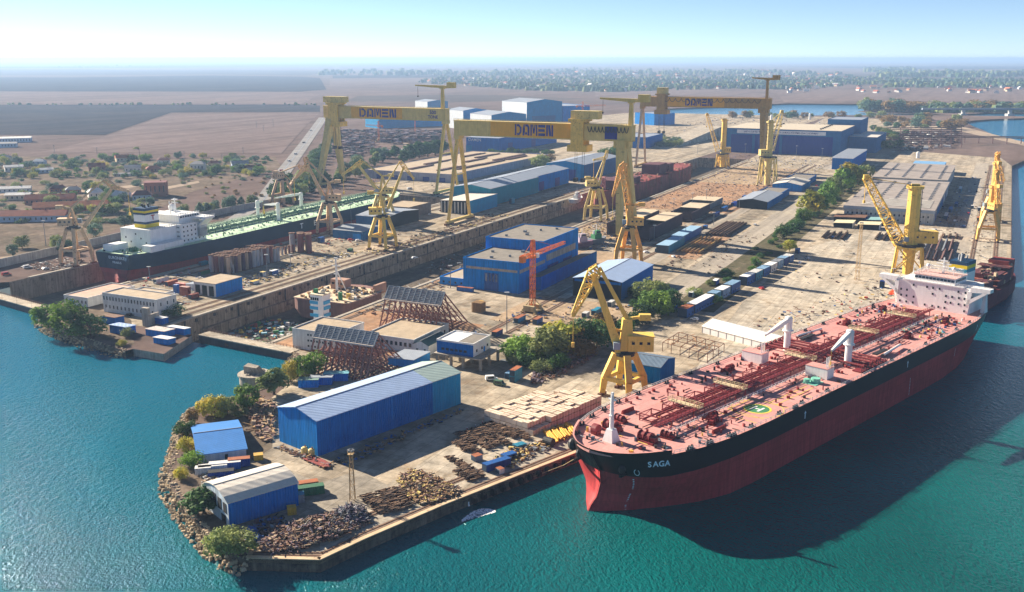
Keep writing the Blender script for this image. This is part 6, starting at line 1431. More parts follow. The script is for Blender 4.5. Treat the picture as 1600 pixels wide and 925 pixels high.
for k in range(90): x = g.uniform(5, 420); b.lattice((x, -24.5, 12), (x, -24.5, 22 + g.uniform(0, 2)), 1.6, 1.6, 3, .16) if k % 3 == 0 else b.box((x, g.uniform(-21, 21), 21.2), (g.uniform(1, 6), g.uniform(1, 4), g.uniform(.6, 3)), g.random())
o = b.build('scaffold', [mat('rusty_scaffold', '#8a6a58', .8, var=.3)], t); o['kind'] = 'stuff'
# stacks of tall steel columns and big drums on the left bank
cols = [mat('column_' + n, h, .7, var=.2, streak=.4, rust=.3) for n, h in (('tan', '#b09278'), ('grey', '#aaa6a6'), ('maroon', '#7d4b48'), ('purple', '#5c4654'))]
cproto = {}
def column(p, r, h, k, label, group):
    if k not in cproto:
        t = thing('steel_column', label, 'steel column', p, 0, group); b = MB(); b.tube((0, 0, 0), (0, 0, .95), .5, n=12); b.build('shaft', cols[k], t)
        b = MB(); b.tube((0, 0, .95), (0, 0, .985), .6, n=12); b.tube((0, 0, .985), (0, 0, 1.0), .25, n=8); b.tube((0, 0, 0), (0, 0, .03), .6, n=12); b.build('flange', RUST, t); cproto[k] = t
    else: t = dup(cproto[k], p, 0, label, group)
    t.scale = (r * 2, r * 2, h); return t
g = random.Random(12)
for i in range(15):
    for j in range(4):
        u, n = 467 + i * 3.4, -437 + j * 4.6 + g.uniform(-.3, .3)
        column(yd(u, n), 1.25, 11.6 + g.uniform(-.6, .4) - (2 if i > 12 else 0), g.choice((0, 1, 2, 3, 0, 1)), 'tall rusty steel column in the standing block of columns beside the tanker', 'standing steel columns on the left bank')
for i, (u, n, k) in enumerate(((545, -435, 1), (549, -431, 3), (545, -428, 2), (550, -425, 0), (546, -421.5, 2))): column(yd(u, n), 1.9 + .4 * (i % 2), 13.6, k, ('pale grey', 'dark purple', 'maroon', 'tan', 'reddish')[i] + ' thick steel drum standing in the group of big drums', 'big standing drums')
for i in range(14): column(yd(520 + i * 1.9, -433 - (i % 2) * 2), .7, 5.5, g.randrange(4), 'short steel post in the low row between the columns and drums', 'row of short posts')
b = None
# containers, cabins and tanks, one by one
AL = YA; AC = YA - PI / 2
for (x, y, col, rz, L_, h_, z, top, lab) in (
 (806, 594, 'teal', AL, 7, 2.6, 0, None, 'teal container under another on the grey yard behind the crates'), (806, 594, 'teal', AL, 7, 2.6, 2.65, RTOP, 'teal container with rusty top stacked on another behind the crates'),
 (797, 590, 'pale_blue', AL, 5, 2.6, 0, None, 'pale blue container next to the stacked teal pair'),
 (452, 786, 'grey', .3, 9, 2.8, 0, CM['teal'], 'pale green grey container along the cream roofed hangar'), (486, 772, 'green', .35, 8, 2.8, 0, None, 'dark green container behind the hangar'), (482, 764, 'brick', .35, 6, 2.6, 0, RTOP, 'container with orange rusty top behind the green one'), (456, 803, 'yellow', .3, 2.6, 2.4, 0, None, 'small yellow box container in the hangar shade'),
 (333, 737, 'white', .25, 9, 2.4, 0, None, 'white roofed cabin between the blue roofed shed and the hangar'), (352, 733, 'blue', .25, 10, 2.6, 0, OFFW, 'blue container with peeling white roof beside the blue roofed shed'), (374, 728, 'deep_blue', .25, 7, 2.8, 0, RTOP, 'deep blue container with rusty top behind the hangar ridge'), (318, 740, 'white', .2, 5, 2.4, 0, None, 'small pale hut close to the shoreline bushes'), (404, 718, 'yellow', .3, 3, 2, 0, None, 'yellow skip between the two blue sheds'), (346, 745, 'deep_blue', .25, 8, 2.2, 0, TYRE, 'dark blue container tucked behind the hangar roof'),
 (776, 731, 'deep_blue', R(38), 10, 2.6, 0, CM['blue'], 'blue site container standing on the quay among the bars'), (745, 719, 'grey', R(38), 3, 2, 0, RTOP, 'grey bin with rusty lid on the quay'), (795, 716, 'blue', R(38), 5, 1.8, 0, None, 'small blue box beside the site container on the quay'), (781, 739, 'white', R(38), 2, 1.8, 0, RTOP, 'pale steel box close to the quay edge'), (812, 700, 'teal', R(38), 4, 1.6, 0, None, 'teal box before the black pipe on the quay'),
 (840, 505, 'blue', AL, 7, 2.8, 0, RTOP, 'blue container with brown top beside the tracks'), (812, 502, 'teal', AL, 9, 2.6, 0, RTOP, 'teal container with faded rusty roof beside the tracks'), (777, 524, 'deep_blue', AL, 7, 2.6, 0, RTOP, 'deep blue container at the trees beside the tall pole'),
 (955, 478, 'white', AL, 6, 2.8, 0, None, 'white cabin behind the arm of the near yellow crane'), (932, 490, 'teal', AL, 9, 2.6, 0, None, 'dull teal container on the road behind the crane arm'), (900, 520, 'blue', AL, 6, 2.5, 0, None, 'blue container half hidden in the trees'), (915, 495, 'white', AL, 5, 2.5, 0, None, 'white tank cabin in the trees'),
 (1052, 486, 'blue', AL, 6, 2.8, 0, None, 'small blue cabin standing apart at the start of the cabin row'), (1082, 462, 'white', AL, 9, 2.8, 0, None, 'white cabin behind the first long cabin'), (1118, 444, 'blue', AL, 7, 2.8, 0, WHITE, 'blue cabin with white roof behind the cabin row'),
 (290, 462, 'brick', AC, 6, 2.6, 0, None, 'brick red container at the bottom of a stack on the left bank'), (290, 462, 'brick', AC, 6, 2.6, 2.65, None, 'brick red container on top of a stack on the left bank'), (303, 466, 'brick', AL, 6, 2.6, 0, None, 'lower brick coloured container beside the red stack'), (283, 449, 'red', AC, 7, 2.6, 0, None, 'bright red container behind the white office'), (268, 445, 'red', AL, 8, 2.6, 0, RTOP, 'red container with rusty top behind the white office'), (276, 458, 'blue', AC, 2.6, 5, 0, None, 'upright blue tank box beside the red containers'), (252, 441, 'white', AL, 10, 2.8, 0, RFTAN, 'pale long cabin behind the red containers'),
 (319, 428, 'green', AL, 8, 2.4, 0, RTOP, 'green container with pinkish top below the tanker side'), (318, 414, 'teal', AL, 6, 2.4, 0, None, 'teal container in the shade of the tanker'), (428, 429, 'blue', AL, 6, 2.8, 0, WHITE, 'blue container with white top right of the rusty columns'), (411, 432, 'white', AL, 3, 3, 0, YEL2, 'white and yellow tank unit before the rusty columns'), (398, 443, 'white', AL, 6, 1.8, 0, YEL, 'white truck body with yellow top on the left bank'), (502, 379, 'blue', AL, 5, 4, 0, None, 'tall blue box beside the big drums'), (547, 393, 'green', AL, 4, 2, 0, None, 'dark green bin before the yellow dock edge crane'),
 (1030, 392, 'deep_blue', AL, 12, 2.6, 0, CM['grey'], 'deep blue container with grey roof beside the rails'), (1045, 385, 'yellow', AL, 8, 2.4, 0, None, 'small yellowish container beside the rails'), (1022, 341, 'deep_blue', AL, 6, 3.4, 0, None, 'pair of dark blue boxes by the rails'), (1102, 357, 'blue', AL, 6, 2.4, 0, None, 'small blue box before the plate racks'),
 (1119, 338, 'deep_blue', AL, 14, 3.4, 0, None, 'deep blue container nearest of the line beyond the blue boxes'), (1132, 329, 'blue', AL, 14, 3.4, 0, None, 'blue container in the middle of the line by the rails'), (1147, 321, 'deep_blue', AL, 14, 3.2, 0, None, 'deep blue container at the far end of the line by the rails'), (1163, 312, 'blue', AL, 9, 4, 0, None, 'blue container stack before the open blue shed'),
 (1226, 362, 'blue', AL, 8, 3.6, 0, None, 'blue truck trailer parked at the hedge'), (1238, 357, 'white', AL, 6, 4, 0, None, 'white truck box parked at the hedge'), (1246, 395, 'blue', AL, 6, 3, 0, None, 'blue cabin beside the lone round tree'),
 (1478, 340, 'deep_blue', AL, 22, 3, 0, CM['white'], 'blue container with white signs beside the long workshop'), (1485, 330, 'blue', AL, 18, 3, 0, None, 'blue container with pale top beside the long workshop'), (1494, 322, 'deep_blue', AL, 16, 3, 0, None, 'deep blue container in the workshop shade'), (1500, 300, 'teal', AL, 22, 4.5, 0, CM['white'], 'teal shed like container with white roof on the far quay'),
 (1519, 326, 'white', AL, 5, 3, 0, None, 'white box left of the quay road'), (1530, 329, 'white', AL, 6, 3, 0, None, 'white box on legs beside the quay road'), (1529, 344, 'grey', AL, 8, 2.6, 0, RTOP, 'container with rusty pink top on the quay'), (1378, 449, 'deep_blue', AL, 4, 4, 0, None, 'round blue tank box beside the red tanker bridge'),
 (985, 335, 'blue', AL, 8, 3, 0, None, 'blue container at the foot of the thick gantry leg'), (800, 318, 'teal', AL, 6, 5, 0, None, 'small teal cabin at the end of the shed row'), (836, 243, 'deep_blue', AC, 20, 3, 0, None, 'deep blue container alone on the pale ground beyond the sheds'), (742, 246, 'white', AL, 14, 3, 0, None, 'white cabin before the low blue building'),
 (1305, 352, 'white', AL, 5, 2.6, 0, None, 'small white cabin at the front of the low shelters'), (750, 478, 'yellow', AL, 4, 2.6, 0, None, 'yellow skip before the blue workshop gate'), (727, 455, 'blue', AC, 10, 2.4, 0, RTOP, 'blue container with rusty roof before the workshop gate')):
    container(lab, at(x, y), col, rz, L_, 2.6 if L_ > 2.7 else 2.4, h_, z, top)
# long blue boxes beside the rails, the row of office cabins
for (u0, u1, n, lab) in ((652, 690, -203, 'long blue shed like box with pale top beside the crane rails'), (692, 742, -205, 'farther long blue box in line beside the crane rails')):
    container(lab, yd((u0 + u1) / 2, n), 'teal' if u0 < 660 else 'blue', AL, u1 - u0, 9, 5.6, 0, mat('pale_blue_flat_top', '#8fb2cc', .6, var=.08), name='site_shed', cat='shed')
a0, a1 = yd(488, -140), yd(690, -116); dd = (a1 - a0).normalized(); rzr = math.atan2(dd.y, dd.x)
x = 0; g = random.Random(6); k = 0
for (L_, col, top, hh, lab) in ((9, 'blue', RTOP, 5.0, 'first blue cabin of the row with a bright rusty roof'), (26, 'blue', WHITE, 5.0, 'long white roofed blue cabin second in the row'), (8, 'teal', CM['pale_blue'], 5.2, 'teal cabin third in the row'), (12, 'pale_blue', WHITE, 5.2, 'pale blue cabin in the middle of the row'), (14, 'blue', CM['pale_blue'], 5.4, 'blue cabin with pale blue roof before the gap in the row'),
    (0, '', None, 0, ''), (13, 'blue', WHITE, 5.4, 'blue cabin just after the gap in the row'), (12, 'teal', CM['white'], 5.2, 'teal cabin with white roof after the gap'), (11, 'blue', CM['pale_blue'], 5.0, 'blue cabin with faded roof in the far half of the row'), (12, 'white', WHITE, 5.0, 'white cabin in the far half of the row'), (10, 'pale_blue', CM['grey'], 5.0, 'pale blue cabin with grey roof towards the row end'), (9, 'deep_blue', CM['pale_blue'], 5.0, 'deep blue cabin next to last in the row'), (8, 'blue', CM['white'], 4.6, 'last blue cabin of the row by the round tree')):
    if not L_: x += 9; continue
    container(lab, a0 + dd * (x + L_ / 2), col, rzr, L_, 5.2, hh, 0, top, 'office cabins in a row along the hedge', 'site_cabin', 'cabin', max(2, int(L_ / 3.5))); x += L_ + 2.2
# hull sections under assembly
def section(label, u0, u1, n0, n1, h, m=None):
    t = thing('hull_section', label, 'hull section', yd(u0, n1), YA); L_, W_ = u1 - u0, n1 - n0
    b = MB(); b.bx(0, L_, 0, .6, .8, h); b.bx(0, L_, W_ - .6, W_, .8, h); b.bx(0, L_, .6, W_ - .6, .8, 1.6); b.bx(L_ - .6, L_, .6, W_ - .6, 1.6, h)
    for k in range(9): x = L_ * (k + .5) / 9; b.bx(x - .25, x + .25, .6, W_ - .6, 1.6, h * .72)
    b.build('plating', m or mat('dark_maroon_plate', '#43303a', .8, var=.25), t)
    b = MB(); b.bx(L_ * .45, L_, .3, W_ - .3, h, h + .35); b.build('deck_plate', mat('pale_deck_plate', '#c2b196', .85, var=.15), t)
    b = MB()
    for k in range(5): x = L_ * (k + .5) / 5; b.bx(x - 1, x + 1, 1, W_ - 1, 0, .8)
    b.build('support_block', CONC, t); return t
section('long dark hull section with pale deck end nearest the slip crane', 700, 778, -262, -246, 10)
section('long dark hull section with pale deck end in the middle of the assembly ground', 688, 770, -240, -224, 10)
section('dark hull section with pale deck beside the crane rails', 790, 846, -240, -222, 8)
section('low grey hull section farther up the assembly ground', 856, 905, -250, -226, 6, mat('grey_primer_plate', '#7b7670', .8, var=.2))
# tugs and a small boat
def tug(label, p, rz, L_, w, hull, top):
    t = thing('tug_boat', label, 'boat', p, rz); b = MB(); rings = []
    for f, ww, z in ((0, .7, 1.2), (.15, .95, .5), (.5, 1, .2), (.8, .75, .6), (.95, .3, 1.5), (1, .05, 2.2)): x = L_ * f; rings.append([(x, -w * ww * .5, z), (x, -w * ww, 4 + z * .6), (x, w * ww, 4 + z * .6), (x, w * ww * .5, z)])
    b.loft(rings); b.build('hull', hull, t); b = MB(); b.bx(L_ * .4, L_ * .72, -w * .5, w * .5, 4.2, 7.4); b.build('deck_house', top, t)
    b = MB(); b.bx(L_ * .5, L_ * .68, -w * .38, w * .38, 7.4, 10); b.build('wheelhouse', top, t); b = MB(); b.bx(L_ * .68, L_ * .69, -w * .34, w * .34, 8.4, 9.5); b.bx(L_ * .5, L_ * .68, -w * .4, -w * .38, 8.4, 9.5); b.build('window', GLASS, t)
    b = MB(); b.bar((L_ * .55, 0, 10), (L_ * .55, 0, 14), .35); b.tube((L_ * .44, 0, 7.4), (L_ * .44, 0, 10), .8); b.build('mast', WHITE, t); return t
PUR = mat('purple_brown_hull', '#6e5266', .7, var=.2)
tug('purple brown tug hull propped on the hard beside the workshop', yd(640, -268), R(20), 19, 4.6, PUR, mat('grey_pink_superstructure', '#a99aa4', .7, var=.15))
tug('green and grey tug propped on the hard behind the purple one', yd(655, -262), R(35), 20, 4.6, GREY, GREEN)
tug('small pale boat lying in the shade of the middle dock', yd(865, -360, 0), YA, 26, 4.5, OFFW, OFFW)
# dark red hulk moored beyond the tanker stern
t = thing('red_hulk', 'dark red unfinished hulk with cluttered decks moored beyond the tanker stern', 'ship', V((235, 513.7, 0)), R(49)); t.scale = (.88, .62, .9)
b = MB(); rings = []
for x, w in ((0, 8), (5, 13), (20, 16), (70, 16), (95, 12), (108, 6), (114, .6)): rings.append([(x, -w * .8, -2), (x, -w, 2), (x, -w, 10), (x, w, 10), (x, w, 2), (x, w * .8, -2)])
b.loft(rings); b.build('hull', mat('dark_red_hulk_paint', '#6d2f35', .7, var=.25, streak=.3), t)
for k, (x0, x1, y0, y1, z0, z1) in enumerate(((52, 82, -12, 12, 10, 18), (82, 96, -9, 9, 10, 22), (30, 46, -11, 2, 10, 16), (12, 26, -8, 8, 10, 14))): b = MB(); b.bx(x0, x1, y0, y1, z0, z1); b.build('deck_block', (MATS['dark_maroon_block'], REDOX)[k % 2], t)
b = MB()
for k in range(4): b.bx(40 + k * 10, 48 + k * 10, -14, 14, 12 + k * 2.6, 12.4 + k * 2.6)
b.build('deck_platform', mat('salmon_plate', '#b5705f', .8, var=.2), t)
g = random.Random(5); b = MB()
for k in range(200): b.k = g.randrange(4); x = g.uniform(3, 96); b.box((x, g.uniform(-12, 12), 10 + g.choice((.8, 1.5, 6, 9))), (g.uniform(.8, 4), g.uniform(.6, 3), g.uniform(.5, 2.4)), g.random())
o = b.build('deck_fitting', [BR[2], RUST2, DARK, SC[4]], t); o['kind'] = 'stuff'
# round concrete caisson in the water
c = at(398, 600, 0); t = thing('caisson', 'round concrete caisson standing in the water off the point', 'caisson', c)
b = MB(); b.tube((0, 0, -3), (0, 0, 4.2), 6.2, n=28); b.tube((0, 0, 4.2), (0, 0, 4.9), 6.8, n=28); b.build('wall', CONC, t, smooth=False)
b = MB(); b.hexa([(-4, -1, 4.9), (3, -2, 4.9), (4, 2, 4.9), (-3, 3, 4.9)], [(-4, -1, 8.2), (1.5, -2, 7.6), (2, 1.5, 7.6), (-3, 3, 8.4)]); b.build('broken_tower', CONC, t)
b = MB(); g = random.Random(3)
for k in range(24): b.rock((g.uniform(-4, 4), g.uniform(-4, 4), 4.9), g.uniform(.4, 1.0), g)
o = b.build('rubble', CONC, t); o['kind'] = 'stuff'
# quay fenders and the discharge of water
for k in range(13):
    f = .45 + k * .045; p = near_quay[2].lerp(near_quay[4], f); t_ = (near_quay[4] - near_quay[2]).normalized(); o = V((t_.y, -t_.x)); b = MB()
    c = V((p.x + o.x * .5, p.y + o.y * .5, 2.0)); b.ring(c - V((t_.x, t_.y, 0)) * .5, c + V((t_.x, t_.y, 0)) * .5, 1.1, 1.1, 12)
    tag(b.build('quay_fender', TYRE), 'black tyre fender hanging on the near quay wall', 'fender', 'tyre fenders along the near quay')
g = random.Random(9); b = MB()
for k in range(900):
    px, py = 722 + g.random() * 52, 0; py = 815 - (px - 722) * .28 - g.random() ** .8 * (3 + 9 * math.sin((px - 722) / 52 * PI)); p = at(px, py, .03); s = g.uniform(.06, .3)
    b.face([(p.x - s, p.y - s * .6, .04), (p.x + s * g.uniform(.5, 1), p.y - s * .4, .05), (p.x + s * .8, p.y + s * .5, .045), (p.x - s * .6, p.y + s * .7, .05)])
q = at(729, 776, 2.6)
for k in range(5): f0, f1 = k / 5, (k + 1) / 5; b.bar((q.x + f0 * .8, q.y - f0 * 1.5, 2.6 - 2.5 * f0 ** 2), (q.x + f1 * .8, q.y - f1 * 1.5, 2.6 - 2.5 * f1 ** 2), .3, w1=.5)
o = b.build('water_foam', mat('white_foam', '#f4f7f8', .9, var=.02)); o['kind'] = 'stuff'; o['label'] = 'white foam where water pours from the near quay'
p, q = at(905, 712, 3.2), V((stern0.x, stern0.y, 0)); b = MB()
pts = [at(722, 778, 1.2), at(760, 768, .8), at(830, 746, 1.0), at(880, 727, 4), at(906, 712, 12)]
for a, c in zip(pts, pts[1:]): b.bar(a, c, .12)
tag(b.build('mooring_line', mat('pale_rope', '#b8a67a', .8)), 'pale mooring line sagging from the quay to the tanker bow', 'mooring line')
b = MB(); b.tube(at(851, 694), at(864, 698), 1.5, n=16); o = b.build('steel_pipe', mat('black_steel_pipe', '#26282b', .6)); o.location.z = 1.5; tag(o, 'fat black steel pipe lying beside the yellow pipes', 'pipe')
for (x, y, lab) in ((476, 711, 'round yellow tank standing by the warehouse gable'), (487, 714, 'second yellow tank nearer the warehouse corner')):
    p = at(x, y); t = thing('storage_tank', lab, 'tank', p); b = MB(); b.tube((0, 0, .3), (0, 0, 2.6), 1.1, n=12); b.sphere((0, 0, 2.6), 1.1, 12, 4, .4); b.build('shell', YEL2, t); b = MB(); b.box((0, 0, .15), (2, 2, .3)); b.tube((.3, 0, 2.9), (.3, 0, 3.6), .2); b.build('fitting', RUST, t)
for k, (x0, y0, x1, y1) in enumerate(((476, 718, 512, 733), (482, 713, 516, 729))): bundle(('dull', 'bright')[k] + ' red brown pipes laid at the warehouse corner', at(x0, y0), at(x1, y1), 1.8, .3, REDOX, 1, jitter=.5)
# racks and bundles farther back, given by yard grid
for (u0, u1, n0, n1, m, r, lab, grp, cnt) in ((735, 800, -196, -178, BR, .5, 'row of brown steel sections in the plate rack behind the timber yard', 'steel sections in the plate rack', 7), (660, 720, -196, -178, [WOOD, mat('golden_sawn_timber', '#c8a05a', .8, var=.25)], .45, 'row of yellow timber beams stacked on the dirt patch', 'timber beams on the dirt patch', 6),
    (760, 790, -116, -98, BR, .4, 'row of brown frames on the pale yard before the low shelters', 'brown frames before the shelters', 4), (770, 800, -80, -60, BR, .4, 'row of grey brown frames on the pale yard by the tall crane', 'grey brown frames by the tall crane', 4), (705, 745, -45, -22, [DARK, RUST2], .5, 'row of dark bins on the pale yard beyond the tanker bridge', 'dark bins beyond the bridge', 5), (740, 790, -44, -24, [RUST2, GREY], .5, 'row of grey frames beside the crane on the quay side', 'grey frames on the quay side', 5), (800, 816, -36, -22, BR, .4, 'row of pinkish racks close to the quay road', 'racks close to the quay road', 3)):
    for k in range(cnt): n = n0 + (n1 - n0) * (k + .5) / cnt; bundle(lab, yd(u0, n), yd(u1, n), (n1 - n0) / cnt * .62, r, m, 2, 'steel_bundle', 'steel bundle', grp, 1.2)
p = at(748, 487); t = thing('pallet_stack', 'tall stack of tan timber pallets before the blue workshop', 'pallet stack', p, YA)
b = MB()
for z in range(9):
    for k in range(7): b.box((0, -2.7 + k * .9, .25 + z * .6), (5.4, .5, .2)); b.box((-2.4 + k * .8, 0, .45 + z * .6), (.4, 5.6, .2))
b.build('pallets', WOOD, t)
# inclined concrete ramp behind the hull
t = thing('ramp', 'long pale concrete ramp rising behind the scaffolded hull', 'ramp', at(1052, 231), R(62)); b = MB(); b.hexa([(0, 0, 0), (260, 0, 0), (260, 40, 0), (0, 40, 0)], [(0, 0, .5), (260, 0, 17), (260, 40, 17), (0, 40, .5)]); b.build('slab', APRON, t); b = MB(); b.hexa([(0, -1, .5), (260, -1, 17), (260, 0, 17), (0, 0, .5)], [(0, -1, 1.5), (260, -1, 18.2), (260, 0, 18.2), (0, 0, 1.5)]); b.build('kerb', CONC, t)
# people
def person(label, p, shirt, facing=0.0, arm=.3):
    me = bpy.data.meshes.new('person'); vs = [(0, 0, .95), (0, 0, 1.2), (0, 0, 1.42), (0, 0, 1.52), (0, 0, 1.66), (.1, .02, .9), (.12, .06, .5), (.12, 0, .08), (.12, .14, .04), (-.1, .02, .9), (-.12, -.05, .5), (-.13, -.1, .08), (-.13, .04, .04), (.22, 0, 1.4), (.3, .06, 1.12), (.3, .2 + arm * .2, .95), (-.22, 0, 1.4), (-.3, 0, 1.12), (-.29, .1, .88)]
    es = [(0, 1), (1, 2), (2, 3), (3, 4), (0, 5), (5, 6), (6, 7), (7, 8), (0, 9), (9, 10), (10, 11), (11, 12), (2, 13), (13, 14), (14, 15), (2, 16), (16, 17), (17, 18)]
    rs = [.15, .16, .17, .07, .11, .1, .075, .055, .05, .1, .075, .055, .05, .075, .055, .045, .075, .055, .045]
    me.from_pydata(vs, es, []); o = bpy.data.objects.new('person', me); C.objects.link(o); sk = o.modifiers.new('body', 'SKIN'); sl = me.skin_vertices[0].data
    for i, r in enumerate(rs): sl[i].radius = (r, r)
    sl[0].use_root = True; o.modifiers.new('smooth', 'SUBSURF').levels = 1; o.modifiers['smooth'].render_levels = 2
    me.materials.append(shirt); o.location = V((p.x, p.y, G)); o.rotation_euler.z = facing; tag(o, label, 'person')
    h = MB(); h.sphere((0, 0, 1.72), .15, 8, 5, .8); h.build('helmet', mat('white_helmet', '#f0f0ee', .4), o); return o
person('person in bright red overalls standing among the bars', at(754, 665), mat('red_overalls', '#c03038', .8), 1)
person('person in grey overalls walking between the bar rows', at(743, 671), mat('grey_overalls', '#7c828e', .8), 2)
person('person in pinkish overalls at the shaded end of the bars', at(730, 675), mat('pink_overalls', '#b5706c', .8), .5)
# vehicles
def car(label, p, rz, m, van=False, group=None):
    t = thing('parked_car', label, 'van' if van else 'car', V((p.x, p.y, p.z + .02)), rz, group); L_, w, h = (5.2, 2.0, 2.1) if van else (4.3, 1.75, 1.45)
    pr = [(-L_/2, .35), (L_/2, .35), (L_/2, .8), (L_/2 - .9, .95), (L_/2 - 1.6, h), (-L_/2 + (.15 if van else .7), h), (-L_/2, .9)]
    b = MB(); i = 0; a = [(x, -w/2, z) for x, z in pr]; c = [(x, w/2, z) for x, z in pr]; n = len(pr)
    b.face(a); b.face(c[::-1])
    for k in range(n): q = (k + 1) % n; b.face([a[k], c[k], c[q], a[q]])
    b.build('body', m, t); b = MB()
    b.bx(-L_/2 + .9, L_/2 - 1.7, -w/2 - .02, w/2 + .02, .98, h - .18); b.hexa([(L_/2 - 1.0, -w/2 + .12, 1.0), (L_/2 - .9, -w/2 + .12, 1.0), (L_/2 - .9, w/2 - .12, 1.0), (L_/2 - 1.0, w/2 - .12, 1.0)], [(L_/2 - 1.6, -w/2 + .15, h - .1), (L_/2 - 1.5, -w/2 + .15, h - .1), (L_/2 - 1.5, w/2 - .15, h - .1), (L_/2 - 1.6, w/2 - .15, h - .1)]); b.build('window', GLASS, t)
    for x in (-L_/2 + .8, L_/2 - .8):
        for s in (-1, 1): b = MB(); b.tube((x, s * w/2 - s * .2, .32), (x, s * w/2 + s * .02, .32), .32, n=10); b.build('wheel', TYRE, t)
    return t
CARM = {k: mat('car_' + k, h, .3, var=.03, spec=.5) for k, h in dict(white='#e4e4e2', black='#1b1d22', silver='#b4b8bc', red='#a82a26', green='#4f6b4c', blue='#28508f').items()}
for (x, y, k, rz, van, lab) in ((768, 594, 'white', .2, True, 'white van parked behind the shaded warehouse end'), (781, 602, 'green', -.4, True, 'small green truck near the white van'), (203, 494, 'black', -.5, False, 'black car parked before the white left bank office'), (199, 490, 'silver', -.5, False, 'silver car behind the black one on the left bank'), (43, 419, 'white', .8, True, 'white van on the bank left of the tanker stern'), (72, 421, 'silver', .8, False, 'silver car on the bank beside the tan crane'), (10, 430, 'red', .8, True, 'red van at the edge of the dock bank'), (548, 376, 'red', .3, False, 'red car before the ribbed grey shed'), (560, 377, 'white', .3, False, 'white car before the ribbed grey shed'), (1513, 334, 'red', 1.2, False, 'red car beside the workshop shade'), (1492, 346, 'white', 1, False, 'white car at the workshop corner'), (1540, 270, 'black', 1.1, False, 'black car on the far quay'), (1440, 345, 'white', 1, False, 'white car at the front of the grey workshop'), (640, 296, 'white', .4, True, 'white van near the dock behind the drums'), (648, 404, 'silver', .6, False, 'silver car between crane and dock edge'), (1345, 343, 'white', 1, True, 'white van under the teal roofed shelter'), (1010, 395, 'white', .4, False, 'white car beside the rails')):
    car(lab, at(x, y), rz, CARM[k], van)
for k, (x, y) in enumerate(((1250, 412), (1262, 405), (1300, 372), (1312, 366), (1190, 452), (1085, 500), (1180, 352), (1262, 300), (1268, 296), (1276, 291), (1052, 402), (910, 300), (880, 252), (905, 248), (690, 330), (672, 336), (1460, 360), (1505, 355), (1526, 300), (1420, 350), (1376, 352), (1440, 385))):
    c_ = ('white', 'silver', 'blue', 'black', 'red')[k % 5]; car(c_ + ' car parked on the yard %s' % ('beside the end of the cabin row', 'close to the lone round tree', 'on the pale yard by the hedge', 'near the open shelters', 'in front of the cabin row', 'before the first cabin', 'by the plate rack', 'before the hall with the sign', 'in the middle of three before the hall', 'nearest the hall door', 'on the road beside the rails', 'below the pale yellow crane', 'on the pale ground beyond the sheds', 'before the dark blue hall', 'behind the yellow dock edge crane', 'near the brown walled store', 'at the corner of the grey workshop', 'by the pink topped container', 'on the far quay road', 'at the workshop front wall', 'beside the teal roofed shelter', 'behind the tall yellow crane')[k], at(x, y), R(64) + (k % 3) * .7, CARM[c_])
for k, (x, y, cc) in enumerate(((475, 224, 'black'), (452, 253, 'white'), (486, 205, 'silver'), (440, 268, 'red'), (420, 297, 'black'), (462, 242, 'silver'))): q = at(x, y); q.z = G + .5; car(cc + ' vehicle driving on the highway, %s one from the tanker' % ('fifth', 'third', 'farthest', 'second', 'nearest', 'fourth')[k], q, R(64), CARM[cc], True)
# ------------------------------------------------------------------ trees, the village, the far town
def lm(k, a, c): return leafmat(k, lin(a), lin(c))
LF = dict(green=lm('green_leaves', '#3f6428', '#7c9a3a'), dark=lm('dark_green_leaves', '#2b4f2c', '#4f7436'), olive=lm('olive_grey_leaves', '#647444', '#929a5a'), yellow=lm('yellow_green_leaves', '#7f8c30', '#c2ac40'), bluish=lm('blue_green_leaves', '#3d5a4a', '#64806a'), brown=lm('brown_autumn_leaves', '#6d5a34', '#9a7c48'))
BARK = mat('grey_brown_bark', '#5c4a3a', .9, var=.25)
def crown_mesh(seed, kind, n=42, per=36):
    g = random.Random(seed); b = MB(); cl = []
    for i in range(n):
        while True:
            x, y, z = g.uniform(-1, 1), g.uniform(-1, 1), g.uniform(-1, 1)
            d = x*x + y*y + z*z
            if .18 < d < 1: break
        if kind == 'round': c = (x * .48, y * .48, .54 + z * .43); r = g.uniform(.13, .22)
        elif kind == 'tall': k = .30 * (1.15 - .55 * max(0, z)); c = (x * k, y * k, .56 + z * .42); r = g.uniform(.09, .15)
        elif kind == 'bush': c = (x * .6, y * .6, .42 + z * .36); r = g.uniform(.16, .26)
        else: c = (x * .62, y * .55, .52 + z * .41 - .1 * x); r = g.uniform(.13, .23)
        cl.append((c, r))
    for c, r in cl:
        for j in range(per):
            a, e = g.uniform(0, 6.283), math.asin(g.uniform(-.7, 1)); q = r * g.uniform(.55, 1.12)
            p = V((c[0] + q * math.cos(a) * math.cos(e), c[1] + q * math.sin(a) * math.cos(e), max(.03, c[2] + q * math.sin(e))))
            s = g.uniform(.026, .056); nrm = V((math.cos(a) * math.cos(e) + g.uniform(-.6, .6), math.sin(a) * math.cos(e) + g.uniform(-.6, .6), math.sin(e) + g.uniform(-.3, .7))).normalized()
            t = nrm.cross(V((g.uniform(-1, 1), g.uniform(-1, 1), g.uniform(-1, 1)))).normalized(); w = nrm.cross(t)
            b.face([p - t * s - w * s * .6, p + t * s - w * s * .4, p + t * s * .7 + w * s * .7, p - t * s * .8 + w * s * .5])
    return b
def trunk_mesh(seed, kind):
    g = random.Random(seed); b = MB(); h = .5 if kind != 'bush' else .25; b.tube((0, 0, -.02), (.01, .01, h), .035, .022, 6)
    for k in range(5): a = k * 1.3 + g.random(); q = (.25 * math.cos(a), .25 * math.sin(a), h + g.uniform(.1, .3)); b.tube((0, 0, h * g.uniform(.6, 1)), q, .018, .006, 5)
    return b
